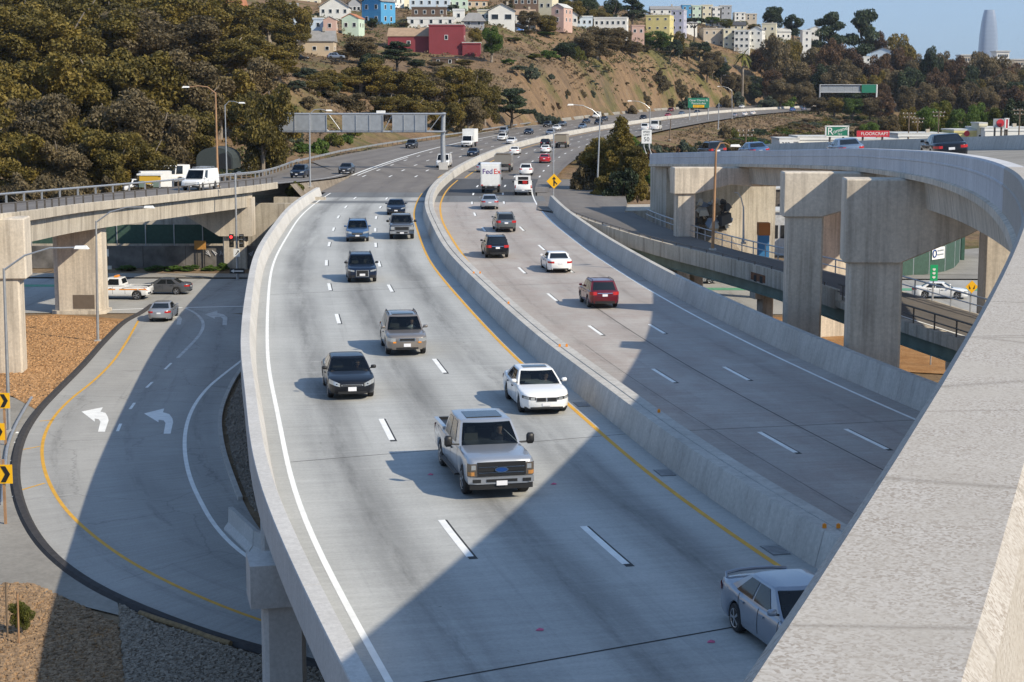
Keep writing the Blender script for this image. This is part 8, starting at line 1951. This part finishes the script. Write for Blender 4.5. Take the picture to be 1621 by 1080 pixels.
t, f_, w, h = board(1572, 1590, 188, 202, 305, 'grey_sheet', 'dark square sign with round red emblem on a post', border=False)
m_ = MB(); m_.tube([(0.25, -0.1, 0), (0.25, -0.16, 0)], 0.68, 18); obj('emblem', m_.mesh('emblem'), M['sign_red'], f_)
t, f_, w, h = board(1591, 1596.5, 188, 204, 304, 'sign_red', 'narrow red and white vertical sign right of the round emblem', border=True)
# yard by the ramp: green screened fence with banner
yd = thing('yard_fence', 'green screened yard fence with white banner behind the flyover pier', 'fence', (0, 0, 0))
fpts = [U(x, y, LOW) for x, y in ((1420, 440), (1445, 437), (1470, 434), (1495, 430), (1510, 424), (1518, 415), (1522, 404))]
for a, b_ in zip(fpts, fpts[1:]):
    d = b_ - a; c = (a + b_) / 2; m_ = MB(); m_.box((c.x, c.y, LOW + 1.5), (d.length - 0.06, 0.08, 3.0), math.atan2(d.y, d.x)); obj('fence_panel', m_.mesh('fence_panel'), gw, yd)
    m_ = MB(); m_.box((a.x, a.y, LOW + 1.6), (0.12, 0.12, 3.2)); obj('post', m_.mesh('post'), M['steel'], yd)
a, b_ = fpts[2], fpts[3]; d = b_ - a; c = (a + b_) / 2; n_ = Vector((d.y, -d.x, 0)).normalized(); c = c + n_ * 0.12
m_ = MB(); m_.box((c.x, c.y, LOW + 2.0), (2.6, 0.04, 1.2), math.atan2(d.y, d.x)); obj('banner', m_.mesh('banner'), M['white'], yd)
cc = c + n_ * 0.05 - d.normalized() * 0.85; ring = [cc + d.normalized() * 0.36 * math.cos(q * math.pi / 8) + Vector((0, 0, 2.0 + LOW - cc.z + 0.36 * math.sin(q * math.pi / 8))) for q in range(17)]
obj('banner_emblem', MB().tube(ring, 0.07, 5).mesh('banner_emblem'), M['badge_blue'], yd)
for k in (0.25, -0.15):
    m_ = MB(); q = c + n_ * 0.035 + d.normalized() * 0.4; m_.box((q.x, q.y, LOW + 2.0 + k), (1.3, 0.02, 0.16), math.atan2(d.y, d.x)); obj('banner_print', m_.mesh('banner_print'), M['grey_sheet'], yd)
gw2 = plain('dark_green_tarp', (0.03, 0.085, 0.06), 0.7, var=0.2)
for i, (x, y, s_) in enumerate(((1478, 408, 4.0), (1500, 400, 5.0))):
    p = U(x, y + 16, LOW); m_ = MB(); m_.box((p.x, p.y + 4, LOW + 2.4), (s_, 2.6, 4.8)); o_ = obj('shipping_container', m_.mesh('shipping_container'), gw2, label=['dark green container behind the yard fence, the lower one', 'dark green container behind the yard fence, the taller one'][i], cat='container')
    for q in range(9):
        r2 = MB(); r2.box((p.x - s_ / 2 + s_ * (q + .5) / 9, p.y + 2.68, LOW + 2.4), (s_ / 24, 0.06, 4.5)); obj('rib', r2.mesh('rib'), gw2, o_)
# signs on the ramp rail
def rail_sign(px, py, Y, pts, mat, label, sym=None):
    c = UY(px, py, Y); t = thing('road_sign', label, 'road sign', (c.x, Y, LOW)); z = c.z - LOW
    obj('post', MB().tube([(0, 0, 0), (0, 0, z)], 0.05, 6).mesh('post'), M['steel'], t); f_ = obj('sign_face', poly_plate(pts), M[mat], t, loc=(0, -0.08, z)); return f_
M['bright_green'] = plain('bright_green_sign', (0.01, 0.36, 0.14), 0.45)
f_ = rail_sign(1478, 432, 112, [(-0.25, -0.53), (0.25, -0.53), (0.25, 0.53), (-0.25, 0.53)], 'bright_green', 'tall bright green sign with white shields behind the ramp rail')
for z in (0.22, -0.03, -0.3): obj('shield', poly_plate([(-0.1, 0.08), (0.1, 0.08), (0.1, -0.02), (0, -0.09), (-0.1, -0.02)], 0.012), M['white'], f_, loc=(0, -0.025, z))
f_ = rail_sign(1538, 454, 110, [(-0.42, 0), (0, -0.42), (0.42, 0), (0, 0.42)], 'yellow_sign', 'yellow diamond warning sign behind the ramp rail')
for q in (-0.12, 0.12): obj('symbol', poly_plate([(q - .05, -.14), (q + .05, -.14), (q * 1.6, .12)], 0.012), M['black'], f_, loc=(0, -0.025, 0))
# scrap heap and tanks under the flyover
hp_ = M['dirt']; rng = random.Random(3)
jm = [plain('scrap_' + str(i), c, 0.8) for i, c in enumerate(((0.05, 0.05, 0.055), (0.28, 0.24, 0.19), (0.42, 0.40, 0.37), (0.12, 0.10, 0.08), (0.25, 0.30, 0.38)))]
hpt = thing('scrap_heap', 'heap of dark scrap and broken concrete between the flyover piers', 'scrap heap', (0, 0, 0))
for i in range(60):
    px = rng.uniform(1095, 1153); py = rng.uniform(318, 362); Y = 168 + rng.uniform(-3, 3); p = UY(px, py, Y)
    s = rng.uniform(0.5, 1.3); m_ = MB(); m_.box((0, 0, 0), (s, s * rng.uniform(.4, 1), s * rng.uniform(.3, .8)), rng.uniform(0, 3), 0, rng.uniform(.5, 1)); o_ = obj('scrap_piece', m_.mesh('scrap_piece'), jm[rng.randrange(5)], hpt, loc=p); o_.rotation_euler = (rng.uniform(-.6, .6), rng.uniform(-.6, .6), rng.uniform(0, 6))
m_ = MB(); n = 14; vs = [(UY(1122, 350, 170).x + 3.4 * math.cos(2 * math.pi * k / n) * s, 170 + 3 * math.sin(2 * math.pi * k / n) * s, LOW + z) for s, z in ((1.25, 0), (1.05, 1.8), (0.7, 3.6), (0.25, 4.9)) for k in range(n)]
m_.add(vs, [(i * n + k, i * n + (k + 1) % n, (i + 1) * n + (k + 1) % n, (i + 1) * n + k) for i in range(3) for k in range(n)] + [tuple(3 * n + k for k in range(n))]); obj('heap_core', m_.mesh('heap_core', 50), M['gravel'], hpt)
p = UY(1209, 350, 150); t = thing('portable_toilet', 'orange and blue stacked cabin beside the wall pier', 'cabin', (p.x, 150, LOW))
z1 = UY(1209, 372, 150).z - LOW; z2 = UY(1209, 358, 150).z - LOW
m_ = MB(); m_.box((0, 0, z1 / 2), (0.9, 1.2, z1)); obj('lower_box', m_.mesh('lower_box'), plain('cabin_blue', (0.03, 0.16, 0.36), 0.6), t); m_ = MB(); m_.box((0, 0, (z1 + z2) / 2 + 0.15), (1.0, 1.3, z2 - z1 + 0.3)); obj('upper_box', m_.mesh('upper_box'), plain('cabin_orange', (0.36, 0.13, 0.03), 0.6), t)
shm = plain('shed_pale_metal', (0.5, 0.5, 0.5), 0.5, 0.2, var=0.2)
for i, (x0, x1, yt, yb, Y, lab) in enumerate(((1212, 1246, 336, 352, 190, 'pale canopy roof over the equipment yard'), (1212, 1240, 300, 335, 215, 'dark screened building behind the equipment yard'), (1300, 1330, 340, 400, 185, 'white tank building seen between the flyover piers'))):
    a = UY(x0, yb, Y); b_ = UY(x1, yt, Y); t = thing('yard_building', lab, 'building', ((a.x + b_.x) / 2, Y, LOW)); h = b_.z - LOW; w = b_.x - a.x
    m_ = MB(); m_.box((0, 3, h / 2), (w, 6, h)); obj('wall', m_.mesh('wall'), [shm, M['steel_dark'], M['white']][i], t); m_ = MB(); m_.box((0, 3, h + .1), (w + .5, 6.5, .2)); obj('roof', m_.mesh('roof'), RM['pale'], t)
    for k in range(3): m_ = MB(); m_.box((-w * .3 + k * w * .3, -0.03, h * .55), (w * .18, .06, h * .3)); obj('opening', m_.mesh('opening'), M['black'], t)
# parked trucks and trailers beyond the exit bridge
def lotveh(kind, px, py, Y, rz, lab, col, cat, name, s=1.0):
    p = UY(px, py, Y); o_ = vehicle(kind, lab, cat, col, (p.x, Y, p.z), rz, 'vehicles parked below the grove', name, True); o_.scale = (s, s, s)
lotveh('box_truck', 208, 306, 224, math.radians(200), 'white box truck covered in graffiti parked beyond the exit bridge', 'white', 'truck', 'box_truck', 0.8)
lotveh('shuttle_bus', 262, 290, 240, math.radians(205), 'white camper bus parked highest beyond the exit bridge', 'white', 'bus', 'camper_bus', 0.95)
lotveh('plain_van', 30, 322, 215, math.radians(182), 'white van parked at the picture edge below the grove', 'white', 'van', 'van')
lotveh('plain_van', 90, 318, 218, math.radians(178), 'white van parked second along below the grove', 'white', 'van', 'van')
m_ = MB(); p = UY(238, 296, 218); m_.box((0, 0, 0.9), (2.4, 1.6, 1.0)); 
t = thing('yellow_machine', 'yellow site machine between the parked truck and camper', 'machine', (p.x, 218, p.z)); obj('body', m_.mesh('body'), plain('machine_yellow', (0.6, 0.36, 0.03), 0.5), t)
m_ = MB(); m_.box((0, 0, 1.6), (3.0, 1.8, 0.2)); obj('roof', m_.mesh('roof'), M['white'], t)
for q in (-0.9, 0.9): m_ = MB(); m_.box((q, -0.8, 0.4), (0.7, 0.3, 0.8)); obj('support', m_.mesh('support'), M['green_steel'], t)
# arched culvert hut behind the lamps
p = UY(340, 262, 240); CV = t = thing('culvert_portal', 'dark grey arched culvert portal under the bright green bush', 'culvert', (p.x, 240, p.z - 0.5))
pts = [(-3.2, 0), (-3.2, 2.0)] + [(3.2 * math.cos(math.radians(a)) , 2.0 + 2.2 * math.sin(math.radians(a))) for a in range(180, -1, -20)] + [(3.2, 0)]
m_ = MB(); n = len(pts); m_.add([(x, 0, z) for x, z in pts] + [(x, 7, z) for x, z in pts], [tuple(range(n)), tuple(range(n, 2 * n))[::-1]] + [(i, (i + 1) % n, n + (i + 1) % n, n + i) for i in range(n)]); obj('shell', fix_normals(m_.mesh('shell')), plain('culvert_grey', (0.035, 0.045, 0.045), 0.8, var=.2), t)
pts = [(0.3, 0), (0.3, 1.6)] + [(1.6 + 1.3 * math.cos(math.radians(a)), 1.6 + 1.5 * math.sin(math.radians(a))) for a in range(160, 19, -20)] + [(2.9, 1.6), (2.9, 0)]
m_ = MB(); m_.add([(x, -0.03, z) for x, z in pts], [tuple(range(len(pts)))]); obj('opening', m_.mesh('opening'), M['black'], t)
CV.scale = (0.8, 1, 0.72)
# tower on the far skyline
tY = 5700.0
twm, nt, b = newmat('tower_glass'); co = coords(nt); sx = node(nt, 'ShaderNodeSeparateXYZ'); nt.links.new(co, sx.inputs[0])
wv = node(nt, 'ShaderNodeTexWave'); wv.bands_direction = 'Z'; wv.inputs['Scale'].default_value = 0.075; nt.links.new(co, wv.inputs['Vector'])
cr_ = ramp(nt, wv.outputs[0], [(0.0, (0.13, 0.18, 0.27)), (1.0, (0.30, 0.36, 0.46))]); nt.links.new(cr_.outputs[0], b.inputs['Base Color']); b.inputs['Roughness'].default_value = 0.3
a = UY(1549, 90, tY); b_ = UY(1578, 90, tY); topz = UY(1562, 16, tY).z; cx = (a.x + b_.x) / 2; w = (b_.x - a.x)
t = thing('skyscraper', 'pale tapering skyscraper alone on the hazy skyline', 'skyscraper', (cx, tY, LOW))
m_ = MB(); lev = [(0, 1.0), (0.35, 1.0), (0.55, 0.97), (0.72, 0.90), (0.85, 0.78), (0.93, 0.66), (1.0, 0.52)]; n = 20; hh = topz - LOW; vs = []
for z, s in lev:
    for k in range(n):
        q = 2 * math.pi * (k + .5) / n; ca = math.copysign(abs(math.cos(q)) ** 0.55, math.cos(q)); sa = math.copysign(abs(math.sin(q)) ** 0.55, math.sin(q)); vs.append((ca * w * .5 * s, sa * w * .5 * s, z * hh))
m_.add(vs, [(i * n + k, i * n + (k + 1) % n, (i + 1) * n + (k + 1) % n, (i + 1) * n + k) for i in range(len(lev) - 1) for k in range(n)]); obj('shaft', m_.mesh('shaft', 40), twm, t)
m_ = MB(); m_.add([(x * 0.94, y * 0.94, hh * 0.985) for x, y, z in vs[-n:]], [tuple(range(n))]); obj('crown_floor', m_.mesh('crown_floor'), twm, t)
for i, (x0, x1, yt, lab) in enumerate(((1522, 1546, 88, 'long pale building on the skyline left of the skyscraper'), (1578, 1598, 82, 'white building with wide roof right of the skyscraper'), (1606, 1630, 95, 'low hazy building at the picture edge on the skyline'))):
    Yb = 2600.0; a = UY(x0, yt, Yb); b_ = UY(x1, yt, Yb); t = thing('distant_building', lab, 'building', ((a.x + b_.x) / 2, Yb, LOW)); m_ = MB(); h = a.z - LOW; m_.box((0, 15, h / 2), (b_.x - a.x, 30, h)); obj('wall', m_.mesh('wall'), WM['beige' if i != 1 else 'white'], t)
    m_ = MB(); m_.box((0, 15, h + 0.8), (b_.x - a.x + 3, 33, 1.6)); obj('roof', m_.mesh('roof'), RM['pale'], t)
    for k in range(5): m_ = MB(); m_.box(((k - 2) * (b_.x - a.x) / 6, -0.1, h - 6), (2.4, 0.3, 4)); obj('window', m_.mesh('window'), GLS, t)
# parked cars by the houses
GP = 'cars parked by the hillside houses'
for kd, px, py, Y, rz, col, lab in (('sedan', 819, 64, 600, 0.2, 'brightblue', 'bright blue car parked above the bare slope'), ('sedan', 474, 101, 440, 0.1, 'black', 'black car parked below the tan house'), ('suv', 532, 94, 445, 0.0, 'bluesilver', 'pale blue car parked right of the tan house'), ('sedan', 613, 32, 610, 1.2, 'black', 'black car parked on the climbing street'), ('sedan', 627, 24, 640, 1.2, 'white', 'white car parked on the climbing street above the black one')):
    p = UY(px, py, Y); vehicle(kd, lab, 'car', col, (p.x, Y, max(p.z, tz(p.x, Y))), rz, GP, {'sedan': 'sedan', 'suv': 'utility_vehicle'}[kd], True)

# scraps of pink litter on the deck
pm = plain('pink_litter', (0.55, 0.12, 0.22), 0.7)
for px, py, lab in ((854, 998, 'scrap of pink litter low on the shaded deck'), (1125, 1017, 'scrap of pink litter left of the silver sedan'), (876, 767, 'scrap of pink litter right of the silver pickup'), (681, 752, 'scrap of pink litter in the shadow of the silver pickup')):
    p = U(px, py, 0.0); m_ = MB(); m_.add([(-.09, -.05, .012), (.08, -.06, .012), (.10, .05, .02), (-.05, .07, .012), (0, 0, .06)], [(0, 1, 4), (1, 2, 4), (2, 3, 4), (3, 0, 4), (3, 2, 1, 0)])
    obj('litter_scrap', m_.mesh('litter_scrap'), pm, label=lab, cat='litter', loc=p, group='litter on the deck')
# ------------------------------------------------------------------ air
m_, nt, b = newmat('haze'); nt.nodes.remove(b)
pv = node(nt, 'ShaderNodeVolumePrincipled'); pv.inputs['Color'].default_value = (0.80, 0.89, 1.0, 1); pv.inputs['Density'].default_value = 0.000045; pv.inputs['Anisotropy'].default_value = 0.2
nt.links.new(pv.outputs[0], nt.nodes['Material Output'].inputs['Volume'])
hz = MB(); hz.box((500, 3300, 190), (6400, 7400, 396)); ho = obj('haze', hz.mesh('haze'), m_, kind='stuff', label='thin pale blue haze over the valley', cat='haze')
